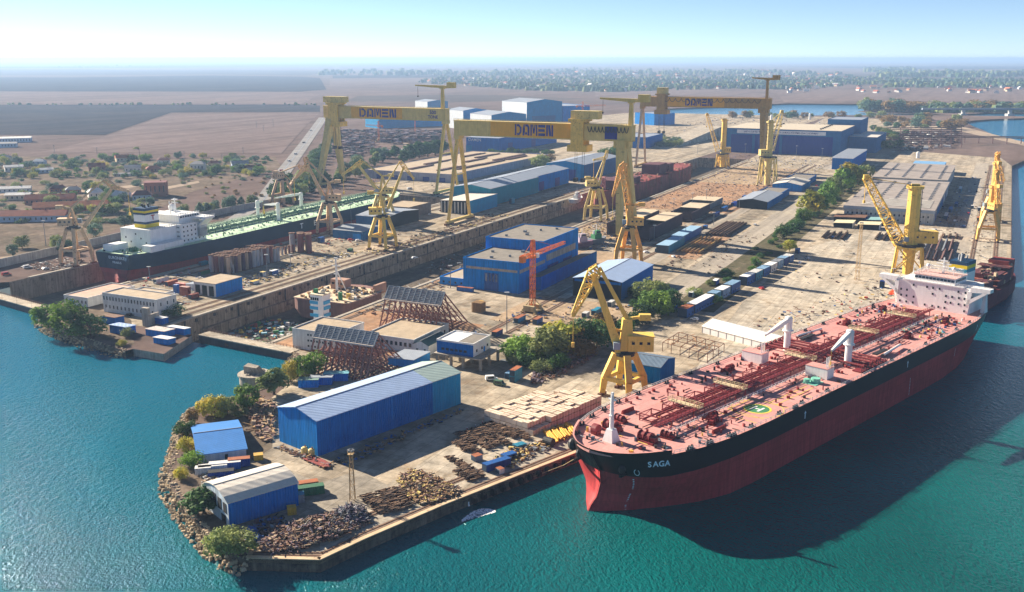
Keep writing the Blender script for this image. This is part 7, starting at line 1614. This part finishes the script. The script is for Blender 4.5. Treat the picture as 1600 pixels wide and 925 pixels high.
CR = {}; TR = {}
for kind in ('round', 'tall', 'bush', 'broad'):
    for s in range(3):
        for lk in LF: pass
        CR[kind, s] = crown_mesh(s * 13 + len(kind), kind); TR[kind, s] = trunk_mesh(s, kind).mesh('trunk', BARK)
CM2 = {}
def tree(label, p, h, kind='round', leaf='green', group=None, wide=1.0, name=None, cat=None):
    s = rnd.randrange(3); key = (kind, s, leaf)
    if key not in CM2: CM2[key] = CR[kind, s].mesh('crown', LF[leaf])
    t = thing(name or ('shrub' if kind == 'bush' else 'tree'), label, cat or ('shrub' if kind == 'bush' else 'tree'), p, rnd.uniform(0, 6.28), group)
    for nm, me in (('crown', CM2[key]), ('trunk', TR[kind, s])):
        o = bpy.data.objects.new(nm, me); C.objects.link(o); o.parent = t
    t.scale = (h * wide * rnd.uniform(.8, 1.2), h * wide * rnd.uniform(.8, 1.2), h); t.rotation_euler.x = rnd.uniform(-.1, .1); return t
STUFF = {}
def massed(key, p, h, kind, wide):          # one of the far trees of a wood that reads as one mass
    b = STUFF.setdefault(key, MB()); src = CR[kind, rnd.randrange(3)]; a = rnd.uniform(0, 6.28); ca, sa = math.cos(a), math.sin(a); b.k = rnd.randrange(3)
    for i in range(0, len(src.f), 3): b.face([(p.x + (x * ca - y * sa) * h * wide * 1.1, p.y + (x * sa + y * ca) * h * wide * 1.1, p.z + z * h) for x, y, z in ([(v[0] + (v[0] - src.v[src.f[i][0]][0]) * .6, v[1] + (v[1] - src.v[src.f[i][0]][1]) * .6, v[2] + (v[2] - src.v[src.f[i][0]][2]) * .6) for v in (src.v[j] for j in src.f[i])])])
def row(items, label, group):
    for it in items:
        x, y, yt, kind, leaf = it[:5]; w = it[5] if len(it) > 5 else 1.0
        lab = it[6] if len(it) > 6 else label
        tree(lab, at(x, y), max(2, tall(x, y, yt) * 1.02), kind, leaf, group, w)
T = None
row(((76, 512, 478, 'round', 'green', 1.15, 'leftmost big round tree on the left bank shore'), (111, 524, 474, 'broad', 'green', .95, 'largest green tree on the left bank shore'), (142, 527, 492, 'broad', 'dark', 1.0, 'dark green tree nearest the blue shed on the left bank'), (200, 526, 510, 'bush', 'olive', 1, 'small olive bush between the shacks on the left bank'), (270, 493, 474, 'bush', 'dark', 1.5, 'dark bush in the shade beside the white left bank office'), (190, 540, 530, 'bush', 'yellow', 1.4, 'small yellow green bush at the left bank water edge')), '', 'trees on the left bank shore')
row(((318, 650, 626, 'round', 'yellow', 1.1, 'golden green tree behind the blue roofed shed'), (335, 652, 620, 'broad', 'yellow', .95, 'taller golden tree in the middle behind the blue roofed shed'), (356, 648, 620, 'broad', 'olive', 1.0, 'olive tree behind the ridge of the blue roofed shed'), (300, 662, 640, 'round', 'brown', .9, 'thin brownish tree at the water beside the blue roofed shed'), (291, 678, 655, 'bush', 'dark', 1.1, 'dark green bush touching the corner of the blue roof'), (292, 706, 682, 'bush', 'yellow', 1.1, 'yellow green bush left of the blue roofed shed'), (302, 728, 704, 'bush', 'green', 1.1, 'deep green bush below the blue roofed shed'), (285, 748, 728, 'bush', 'yellow', 1.0, 'low yellowish bush on the stony shore'), (319, 802, 764, 'tall', 'dark', 1.7, 'dark green shrub standing before the hangar gable'), (352, 864, 822, 'bush', 'olive', 1.0, 'big grey olive bush at the tip of the point'), (372, 862, 824, 'bush', 'olive', 1.1, 'grey olive bush joined to the big one near the scrap heap'), (339, 850, 828, 'bush', 'olive', 1.0, 'smaller grey olive bush nearest the boulders'),
     (386, 640, 603, 'round', 'green', .9, 'fresh green round tree near the round caisson'), (428, 616, 577, 'tall', 'olive', 1.5, 'drooping olive green tree on the cove shore'), (454, 596, 566, 'round', 'yellow', .9, 'small light green tree on the cove shore'), (473, 588, 556, 'round', 'green', 1.0, 'bushy green tree in front of the nearer trestle'), (492, 585, 552, 'broad', 'green', .9, 'green tree closest to the nearer trestle'), (462, 583, 570, 'bush', 'yellow', 1.2, 'small bright bush between the cove trees'), (375, 650, 632, 'bush', 'olive', 1.2, 'olive bush between the blue roof and the green round tree')), '', 'trees and bushes on the shore of the point')
gc = random.Random(3)
for k, (x, y, yt, kd, lf, ds) in enumerate(((798, 557, 528, 'broad', 'green', 'green bush like tree beside the stilted office'), (812, 560, 520, 'round', 'green', 'round green tree at the near end of the clump'), (826, 568, 530, 'bush', 'green', 'low green tree at the front of the clump'), (842, 566, 525, 'broad', 'olive', 'olive tree at the front of the clump'), (858, 560, 505, 'round', 'olive', 'tall olive tree in the middle of the clump'), (874, 552, 498, 'round', 'yellow', 'tall yellowish tree in the middle of the clump'), (890, 548, 500, 'broad', 'brown', 'brownish autumn tree in the clump'), (905, 545, 495, 'round', 'dark', 'dark green tree behind the crane arm'), (920, 540, 490, 'broad', 'dark', 'dark tree just left of the yellow crane tower'), (934, 535, 498, 'round', 'yellow', 'golden tree beside the yellow crane arm'), (868, 575, 545, 'bush', 'dark', 'dark bush at the foot of the clump'), (848, 580, 556, 'bush', 'olive', 'olive bush at the foot of the clump'), (910, 555, 520, 'bush', 'brown', 'brown bush behind the crane legs'), (945, 515, 482, 'bush', 'brown', 'brown bush by the white cabin'), (990, 508, 480, 'bush', 'dark', 'dark bush right of the crane tower'), (1005, 500, 470, 'broad', 'dark', 'dark green tree in the blue shed shadow'), (1022, 490, 448, 'broad', 'green', 'tall green tree beside the blue shed corner'), (1038, 484, 450, 'round', 'dark', 'dark tree behind the small blue cabin'), (1050, 472, 446, 'bush', 'dark', 'dark bush at the start of the hedge'), (1016, 470, 432, 'broad', 'olive', 'thin olive tree beside the blue shed wall'), (975, 520, 492, 'bush', 'dark', 'dark bush behind the crane house'))): tree(ds, at(x, y), tall(x, y, yt) * .86, kd, lf, 'clump of trees behind the near yellow crane', 1.2)
for k in range(30): f = gc.random(); tree('bushy tree filling the clump behind the near yellow crane', at(800 + f * 150 + gc.uniform(-6, 10), 568 - f * 45 + gc.uniform(-12, 10)), gc.uniform(3.5, 7), gc.choice(('broad', 'round', 'bush')), gc.choice(('green', 'olive', 'dark', 'yellow', 'brown')), 'infill of the clump behind the near yellow crane', 1.25)
for k in range(12): tree('dark shrub in the shade beside the blue grey roofed shed', at(985 + gc.uniform(0, 62), 500 - gc.uniform(0, 40)), gc.uniform(4, 7), 'bush', 'dark', 'shrubs beside the blue shed', 1.3)
# hedge and trees along the verge
for k in range(46):
    f = k / 46; u = 512 + f * 640; n = -140 + gc.uniform(-9, 8); h = gc.uniform(2.5, 5.5)
    tree('scrubby green bush in the long hedge beside the office cabins', yd(u, n), h, 'bush', gc.choice(('dark', 'olive', 'green', 'dark')), 'bushes of the long hedge', gc.uniform(1.0, 1.5))
row(((1233, 393, 375, 'round', 'yellow', 1.15, 'lone round yellow green tree at the end of the cabin row'), (1225, 372, 350, 'broad', 'dark', 1, 'dark tree beside the blue truck trailer'), (1254, 350, 326, 'round', 'green', 1, 'green tree at the near end of the tall row'), (1268, 338, 298, 'tall', 'yellow', 1.3, 'tall yellow green tree in the row by the hedge'), (1280, 334, 297, 'tall', 'green', 1.3, 'tall green tree second in the row by the hedge'), (1293, 324, 286, 'round', 'green', .9, 'round green tree in the middle of the tall row'), (1303, 312, 278, 'round', 'olive', .9, 'olive tree in the tall row near the blue sawtooth shed'), (1315, 300, 262, 'tall', 'green', 1.3, 'tall green tree before the blue sawtooth shed'), (1328, 296, 255, 'tall', 'yellow', 1.4, 'tallest yellow green tree near the crane head'), (1340, 290, 262, 'round', 'dark', 1, 'dark tree at the far end of the tall row'), (1352, 282, 258, 'round', 'olive', 1, 'olive tree left of the long grey workshop'), (1244, 358, 340, 'bush', 'dark', 1.2, 'dark bush behind the white truck box')), '', 'tall trees along the hedge')
# trees behind the tanker wall, forest at the highway, trees among the sheds
gt = random.Random(21)
def wallpt(f): pts = [at(0, 420), at(195, 374), at(312, 343), at(420, 322)]; k = f * 3; i = min(2, int(k)); return pts[i].lerp(pts[i + 1], k - i)
for k in range(13): f = .52 + k * .036; p = wallpt(f) + V((-8 + gt.uniform(-4, 4), 14 + gt.uniform(-3, 5), 0)); tree('blue green round tree in the row behind the tanker dock wall', p, gt.uniform(9, 12), gt.choice(('round', 'tall')), gt.choice(('bluish', 'olive')), 'row of trees behind the tanker dock wall', 1.0)
for (x, y, h) in ((90, 392, 11), (105, 396, 10), (35, 388, 9), (150, 370, 10), (195, 354, 9), (205, 352, 8), (235, 322, 8), (20, 400, 8)): tree('dusty green tree between the village and the dock bank', at(x, y), h, 'round', gt.choice(('bluish', 'olive')), 'trees between the village and the dock', 1.0)
for k in range(40):
    f = gt.random(); x = 438 + f * 170 + gt.uniform(-14, 14); y = 312 - f * 62 + gt.uniform(-14, 10)
    tree('tree in the dark wood between the highway and the plate yard', at(x, y), gt.uniform(11, 17), gt.choice(('round', 'broad', 'tall')), gt.choice(('dark', 'bluish', 'olive', 'dark')), 'wood between the highway and the plate yard', 1.0)
for k in range(14): tree('dark tree in the strip beside the highway bend', at(524 - k * 3 + gt.uniform(-3, 3), 214 + k * 4.2), gt.uniform(10, 14), 'broad', 'dark', 'strip of trees beside the highway', 1.2)
for (x, y, h) in ((640, 250, 20), (655, 247, 22), (668, 245, 20), (680, 243, 22), (692, 240, 18), (632, 255, 16), (618, 246, 16)): tree('tall dark tree in the row behind the first gantry leg', at(x, y), h, 'tall', 'dark', 'row of tall trees behind the first gantry', 1.4)
for k in range(16): tree('round bush in the low row before the dark blue hall', at(762 + k * 6.5 + gt.uniform(-3, 3), 242 - k * .1 + gt.uniform(-1.5, 1.5)), gt.uniform(5, 9), 'round', 'dark', 'low row of bushes before the dark blue hall', 1.3)
for (x, y, h, lf) in ((838, 262, 12, 'olive'), (848, 258, 13, 'olive'), (860, 254, 11, 'brown'), (955, 250, 16, 'dark'), (968, 245, 16, 'dark'), (945, 248, 13, 'dark')): tree('leafy tree beside the shed row under the middle gantry', at(x, y), h, 'broad', lf, 'trees among the far sheds', 1.2)
for k in range(22): tree('shrubby tree in the green patch beside the pale ramp', at(1035 + gt.uniform(-8, 25), 222 + gt.uniform(-5, 8)), gt.uniform(6, 11), 'broad', gt.choice(('olive', 'bluish')), 'shrubs beside the ramp', 1.4)
for k in range(60):
    x = gt.uniform(1345, 1600); y = 176 - gt.random() * 4 - max(0, (x - 1480) * .02)
    massed('spit', at(x, y), gt.uniform(14, 26) * (1.3 if x < 1400 else 1), gt.choice(('round', 'broad', 'tall')), 1.2)
for k in range(50):
    x = gt.uniform(1130, 1530); y = 183 + gt.random() * 16 + max(0, (x - 1400) * .05)
    if 1150 < x < 1360 and y > 186: y = 184
    massed('spit', at(x, y), gt.uniform(8, 17), gt.choice(('round', 'broad')), 1.2)
for k in range(20): x = gt.uniform(1360, 1420); tree('tree between the hall and the plate racks', at(x, 200 + gt.random() * 36), gt.uniform(8, 14), 'round', gt.choice(('olive', 'dark')), 'trees beside the plate racks', 1.2)
for k in range(300):
    x = gt.uniform(-10, 425); y = gt.gauss(262, 9) if k % 3 else gt.uniform(285, 350)
    if y > 284 and x > 240: x *= .55
    massed('scrub', at(x, y), gt.uniform(1.5, 5), 'bush', 1.5)
o = STUFF['scrub'].build('village_undergrowth', [LF['olive'], LF['bluish'], LF['dark']]); o['kind'] = 'stuff'; o['label'] = 'scrubby undergrowth among the village houses'
o = STUFF['spit'].build('spit_woods', [LF['olive'], LF['bluish'], LF['brown']]); o['kind'] = 'stuff'; o['label'] = 'grey green woods on the spit and along the lake'
# the village beyond the tanker
ROOFM = {k: mat('roof_' + k, h, .85, var=.2) for k, h in dict(red='#a0573f', orange='#b8704a', grey='#8a8a8c', maroon='#6e3a3a', white='#d5d3ce').items()}
WALM = {k: mat('house_' + k, h, .85, var=.08) for k, h in dict(white='#d6d2ca', cream='#cdbb9c', bluish='#9fb0c2', brick='#96604c').items()}
def house(label, p, L_, W_, h, rise, wk, rk, rz, hip=False, group=None):
    t = thing('village_house', label, 'house', p, rz, group); b = MB(); b.bx(-L_/2, L_/2, -W_/2, W_/2, 0, h); w = b.build('wall', WALM[wk], t)
    o = .6; b = MB(); k = L_ * .28 if hip else 0
    e = [(-L_/2 - o, -W_/2 - o, h), (L_/2 + o, -W_/2 - o, h), (L_/2 + o, W_/2 + o, h), (-L_/2 - o, W_/2 + o, h)]; r0, r1 = (-L_/2 - o + k, 0, h + rise), (L_/2 + o - k, 0, h + rise)
    b.face([e[0], e[1], r1, r0]); b.face([e[2], e[3], r0, r1]); b.face([e[1], e[2], r1]); b.face([e[3], e[0], r0]); b.face(e[::-1]); ro = b.build('roof', ROOFM[rk], t)
    b = MB(); b.bx(L_ * .2, L_ * .2 + .8, .6, 1.4, h + rise * .3, h + rise + 1.0); b.build('chimney', WALM['brick'], ro)
    n = max(2, int(L_ / 4))
    for j in range(n): x = -L_/2 + (j + .5) * L_ / n; b = MB(); b.bx(x - .6, x + .6, -W_/2 - .08, -W_/2, h * .35, h * .75); b.build('window', GLASS, t)
    return t
HL = ((195, 252, 22, 12, 5, 4, 'cream', 'orange', 'orange roofed house at the back of the village'), (310, 266, 16, 13, 8, 3, 'white', 'grey', 'white two storey house with grey roof at the field edge'), (152, 266, 18, 12, 5, 4, 'brick', 'red', 'red roofed house with dark walls in the middle of the village'), (208, 268, 18, 11, 5, 3, 'white', 'grey', 'long grey roofed house beside the red one'), (240, 268, 16, 10, 4, 3, 'brick', 'red', 'reddish house with pinkish roof right of the grey roofed one'), (22, 268, 20, 10, 6, 2, 'white', 'white', 'white house with flat pale roof at the village edge'), (70, 270, 18, 9, 4, 2, 'bluish', 'white', 'low pale roofed house beside bushes'), (256, 256, 15, 11, 5, 3, 'white', 'maroon', 'house with dark maroon roof at the back right of the village'), (62, 258, 15, 9, 5, 3, 'bluish', 'white', 'small bluish house at the back left'), (10, 252, 14, 9, 5, 3, 'cream', 'grey', 'pale house at the far left edge of the village'), (375, 261, 20, 10, 5, 3, 'bluish', 'grey', 'bluish house near the highway'), (395, 268, 18, 10, 5, 3, 'white', 'maroon', 'dark roofed house closest to the highway'), (335, 261, 14, 9, 5, 3, 'cream', 'maroon', 'small dark roofed house behind the two storey one'),
    (80, 318, 42, 13, 5, 4, 'brick', 'red', 'long red roofed stable like building in the near village'), (45, 345, 62, 14, 5, 4, 'bluish', 'red', 'longest low red roofed building by the dusty track'), (112, 330, 60, 14, 5, 4, 'brick', 'orange', 'long pinkish red roofed building behind the tan crane'), (150, 308, 14, 12, 5, 4, 'white', 'white', 'white pyramid roofed house beside the dirt track'), (190, 312, 16, 14, 5, 5, 'white', 'white', 'cream pyramid roofed house before the ship bridge'), (222, 312, 17, 12, 5, 4, 'bluish', 'maroon', 'maroon roofed house beside the cream one'), (165, 332, 20, 11, 5, 3, 'cream', 'red', 'red roofed house next to the parked white van'), (115, 302, 14, 11, 4, 3, 'brick', 'grey', 'small brown roofed house by the bushes'), (20, 300, 34, 10, 4, 2, 'white', 'white', 'long white roofed shed at the left edge'), (30, 312, 22, 10, 5, 2, 'cream', 'white', 'pale low house before the long white shed'), (92, 300, 16, 9, 4, 3, 'brick', 'maroon', 'maroon roofed barn in the bushes'), (200, 275, 30, 6, 3, 1, 'white', 'grey', 'row of low sheds at the lane'), (25, 222, 46, 22, 7, 2, 'bluish', 'white', 'large white roofed farm hall at the far left field'), (10, 230, 30, 16, 6, 2, 'bluish', 'grey', 'smaller farm hall at the left margin'), (245, 306, 20, 16, 14, 0.6, 'brick', 'maroon', 'unfinished tall brick house behind the ship funnel'))
for (x, y, L_, W_, h, r, wk, rk, lab) in HL: house(lab, at(x, y), L_, W_, h, r, wk, rk, R(18) + gt.uniform(-.25, .25), L_ < 18)
for k in range(140):
    x = gt.uniform(0, 420); y = gt.uniform(246, 280) if k < 104 else gt.uniform(295, 345)
    if k >= 104: x = gt.uniform(0, 230)
    tree('leafy garden tree among the village houses', at(x, y), gt.uniform(5, 10), gt.choice(('round', 'broad', 'bush')), gt.choice(('dark', 'bluish', 'green', 'olive', 'yellow')), 'garden trees of the village', 1.1)
for k in range(40): tree('low dry shrub on the open slope behind the dock', at(gt.uniform(240, 430), gt.uniform(275, 318)), gt.uniform(1.5, 4), 'bush', gt.choice(('olive', 'brown')), 'dry shrubs on the open slope', 1.2)
car('white van parked among the village houses', at(170, 331), .3, CARM['white'], True)
# boundary wall of the tanker dock
t = thing('boundary_wall', 'long grey concrete boundary wall behind the tanker dock', 'wall', (0, 0, 0)); b = MB(); pts = [at(-160, 452), at(0, 418), at(195, 373), at(312, 342), at(420, 321), at(440, 316)]
for a, c in zip(pts, pts[1:]):
    d = (c - a).normalized(); nr = V((-d.y, d.x, 0)) * .3; b.hexa([a - nr, c - nr, c + nr, a + nr], [q + V((0, 0, 5.5)) for q in (a - nr, c - nr, c + nr, a + nr)])
b.build('wall', mat('grey_boundary_concrete', '#a3a19c', .9, var=.15, streak=.3), t)
# power poles in the field
for (x, y, yt) in ((85, 238, 226), (152, 241, 230), (218, 243, 233), (288, 246, 236), (347, 250, 241), (380, 240, 230), (401, 200, 190), (412, 205, 196), (427, 198, 186)):
    p = at(x, y); h = tall(x, y, yt); t = thing('power_pole', 'thin grey power pole at the edge of the pale field', 'power pole', p, 0, 'power poles in the pale field'); b = MB(); b.bar((0, 0, 0), (0, 0, h), .5, w1=.35); b.build('pole', GREY, t); b = MB(); b.bar((-2, 0, h * .9), (2, 0, h * .9), .3); b.build('cross_arm', GREY, t)
# the far town: houses of its own nearest edge, the wooded rest as one mass
gh = random.Random(5); hm = {}
TOWN = [V((700, 119)), V((800, 110)), V((960, 107)), V((1150, 110)), V((1330, 117)), V((1420, 128)), V((1240, 140)), V((1120, 139)), V((960, 144)), V((830, 142)), V((740, 135)), V((650, 130))]
def inside(p, poly):
    r = False
    for i in range(len(poly)):
        a, c = poly[i], poly[i - 1]
        if (a.y > p.y) != (c.y > p.y) and p.x < (c.x - a.x) * (p.y - a.y) / (c.y - a.y) + a.x: r = not r
    return r
k = 0
for wk, rk in (('white', 'red'), ('white', 'white'), ('cream', 'orange'), ('white', 'grey'), ('cream', 'maroon')):
    b = MB(); b.bx(-.5, .5, -.4, .4, 0, .45); b.k = 1; e = [(-.55, -.45, .45), (.55, -.45, .45), (.55, .45, .45), (-.55, .45, .45)]; r0, r1 = (-.55, 0, .8), (.55, 0, .8)
    b.face([e[0], e[1], r1, r0]); b.face([e[2], e[3], r0, r1]); b.face([e[1], e[2], r1]); b.face([e[3], e[0], r0]); hm[wk, rk] = b.mesh('town_house', [WALM[wk], ROOFM[rk]])
keys = list(hm)
while k < 230:
    q = V((gh.uniform(650, 1420), 107 + 37 * gh.random() ** .7))
    if not inside(q, TOWN): continue
    if k % 6 == 0: q = V((gh.uniform(1200, 1600), gh.uniform(137, 146)))
    p = at(q.x, q.y); s = gh.uniform(14, 26) * (1.5 if q.y < 122 else 1.0); kk = gh.choice(keys); o = bpy.data.objects.new('town_house', hm[kk]); C.objects.link(o); o.location = p; o.scale = (s, s * .8, s * .7); o.rotation_euler.z = gh.uniform(0, 3)
    tag(o, ('small distant %s walled house with %s roof in the far town' % kk), 'house', 'houses of the far town'); k += 1
b = MB(); k = 0
while k < 2600:
    q = V((gh.uniform(640, 1440), 106.5 + 38 * gh.random() ** .8))
    if not inside(q, TOWN): continue
    p = at(q.x, q.y); s = gh.uniform(6, 15) * (1.6 if q.y < 118 else 1.0); b.k = gh.randrange(3); b.rock((p.x, p.y, G + s * .3), s, gh, .9); k += 1
o = b.build('town_woods', [LF['bluish'], LF['dark'], LF['olive']]); o['kind'] = 'stuff'; o['label'] = 'wooded gardens of the far town seen as one mass'
b = MB()
for (x0, x1, y0, y1, n) in ((1370, 1640, 113, 121, 380), (1350, 1430, 108, 113, 160), (1380, 1640, 124, 137, 420), (-60, 520, 163, 164.5, 60), (500, 800, 112, 118, 160), (1430, 1640, 170, 176, 120), (90, 260, 104, 106, 20)):
    for k in range(n): p = at(gh.uniform(x0, x1), gh.uniform(y0, y1)); s = gh.uniform(7, 18) * (1.8 if y0 < 120 else 1) * (.4 if y0 > 150 and x0 < 1000 else 1); b.k = gh.randrange(3); b.rock((p.x, p.y, G + s * .2), s, gh, .8)
o = b.build('far_woods', [LF['bluish'], LF['dark'], LF['olive']]); o['kind'] = 'stuff'; o['label'] = 'distant dark woods and hedges on the plain'
# plate yard under the first girder, steel racks by the lake
heap('purple brown plates and beams covering the far plate yard', [at(*c) for c in ((520, 248), (535, 205), (600, 205), (690, 205), (690, 219), (620, 226), (580, 222), (600, 240), (560, 245))], 1500, [RUST2, SC[3], RUST2, DARK], 70, 5, (3, 11), 'steel_scrap')
heap('pale piles along the far plate yard', [at(*c) for c in ((590, 240), (640, 228), (690, 225), (690, 240), (640, 246))], 160, [OFFW, SC[4], GREY], 71, 4, (3, 9), 'steel_scrap')
for k in range(9):
    a, c = at(1375, 206 + k * 3.2), at(1502, 205 + k * 3.2); t = thing('pipe_rack', 'long rusty pipe rack beam in the racks near the lake', 'pipe rack', a, 0, 'rusty racks near the lake'); b = MB(); d = c - a; b.bar((0, 0, 7), d + V((0, 0, 7)), 1.4); b.build('beam', RUST2, t)
    b = MB()
    for j in range(9): q = d * (j / 8); b.bar(q, q + V((0, 0, 7)), .9)
    b.build('post', RUST2, t)
heap('brown plates stacked between the racks near the lake', [at(*c) for c in ((1372, 208), (1500, 206), (1490, 232), (1400, 240))], 500, [RUST2, DARK, BR[2], OFFW], 72, 3, (2.5, 8), 'steel_scrap')
a, c = at(1400, 221), at(1640, 226); t = thing('pipe_bridge', 'long brown pipe bridge crossing to the quay head', 'pipe bridge', a); b = MB(); d = c - a
for z in (9, 11): b.bar((0, 0, z), d + V((0, 0, z)), 1.3)
b.build('beam', RUST2, t); b = MB()
for j in range(12): q = d * (j / 11); b.bar(q, q + V((0, 0, 9)), 1.1)
b.build('post', RUST2, t)
# road bridge over the strait
a, c = at(1440, 179.5), at(1700, 180); d = c - a; t = thing('road_bridge', 'low grey road bridge on tall piers over the strait', 'bridge', a); b = MB(); hh = tall(1505, 186, 178.5) * .55
b.bar((0, 0, hh + 8), d + V((0, 0, hh + 9)), 9, 4); b.build('deck', mat('grey_blue_bridge', '#7d8794', .8, var=.1), t)
for x, yb in ((1505, 195), (1578, 203)): 
    q = a + d * ((x - 1440) / 260); q = q - a; b = MB(); b.bar(q + V((0, 0, -4)), q + V((0, 0, hh + 6)), 7); b.bar(q + V((0, 0, -4)), q + V((0, 0, 3)), 16); b.build('pier', mat('pale_bridge_concrete', '#b4b4b0', .85), t)
for (x, y, yt, lab) in ((1265, 187, 178, 'white silo tower behind the hall with the sign'), (1205, 192, 180, 'slim white silo left of the hall with the sign'), (1319, 262, 250, 'small white silo beside the blue sawtooth shed'), (1434, 247, 238, 'white chimney tank before the plate racks')):
    p = at(x, y); h = tall(x, y, yt); t = thing('silo', lab, 'silo', p); b = MB(); b.tube((0, 0, 0), (0, 0, h), max(2.2, h * .16), n=14); b.build('shell', WHITE, t); b = MB(); b.sphere((0, 0, h), max(2.2, h * .16), 14, 5, .5); b.build('cap', WHITE, t)
# ------------------------------------------------------------------ air, sky, sun, camera
def haze():
    m = bpy.data.materials.new('haze'); m.use_nodes = True; N = m.node_tree.nodes; L = m.node_tree.links; N.remove(N['Principled BSDF'])
    v = N.new('ShaderNodeVolumePrincipled'); v.inputs['Color'].default_value = (*HAZE_COL, 1); v.inputs['Density'].default_value = HAZE_D; v.inputs['Anisotropy'].default_value = .25
    L.new(v.outputs[0], N['Material Output'].inputs['Volume'])
    o = MB().bx(-FAR - 200, FAR + 200, -500, FAR + 200, -15, 150).build('haze', m); o['kind'] = 'stuff'; o['label'] = 'pale blue haze over the yard and plain'
HAZE_COL = (.45, .67, 1.0); HAZE_D = 8e-5
haze()
EL, AZ = R(25.5), math.atan2(-.788, .616)        # the sun stands behind the yard to the left
w = bpy.data.worlds.new('World'); S.world = w; w.use_nodes = True
N = w.node_tree.nodes; L = w.node_tree.links
sky = N.new('ShaderNodeTexSky'); sky.sky_type = 'NISHITA'; sky.sun_disc = False; sky.sun_elevation = EL; sky.sun_rotation = AZ
sky.air_density = .6; sky.dust_density = .2; sky.ozone_density = 1.8; sky.altitude = 2500
L.new(sky.outputs[0], N['Background'].inputs[0]); N['Background'].inputs[1].default_value = .052
sl = bpy.data.lights.new('sun', 'SUN'); sl.energy = 5.0; sl.angle = R(.53); sl.color = (1, .87, .70)
so = bpy.data.objects.new('sun', sl); C.objects.link(so)
sd = V((math.sin(AZ) * math.cos(EL), math.cos(AZ) * math.cos(EL), math.sin(EL)))
so.rotation_euler = sd.to_track_quat('Z', 'Y').to_euler(); so.location = sd * 500
cam = bpy.data.cameras.new('camera'); co = bpy.data.objects.new('camera', cam); C.objects.link(co)
co.location = (0, 0, CAM_H); co.rotation_euler = (math.pi / 2 - PITCH, 0, 0)
cam.sensor_width = 36; cam.lens = 36 * FPX / 1600; cam.clip_start = 1; cam.clip_end = 300000
S.camera = co
S.view_settings.view_transform = 'Standard'; S.view_settings.look = 'None'; S.view_settings.exposure = 1.5; S.view_settings.gamma = 1
S.render.film_transparent = False
S.cycles.max_bounces = 6; S.cycles.volume_bounces = 0; S.cycles.diffuse_bounces = 3; S.cycles.glossy_bounces = 3; S.cycles.use_denoising = True
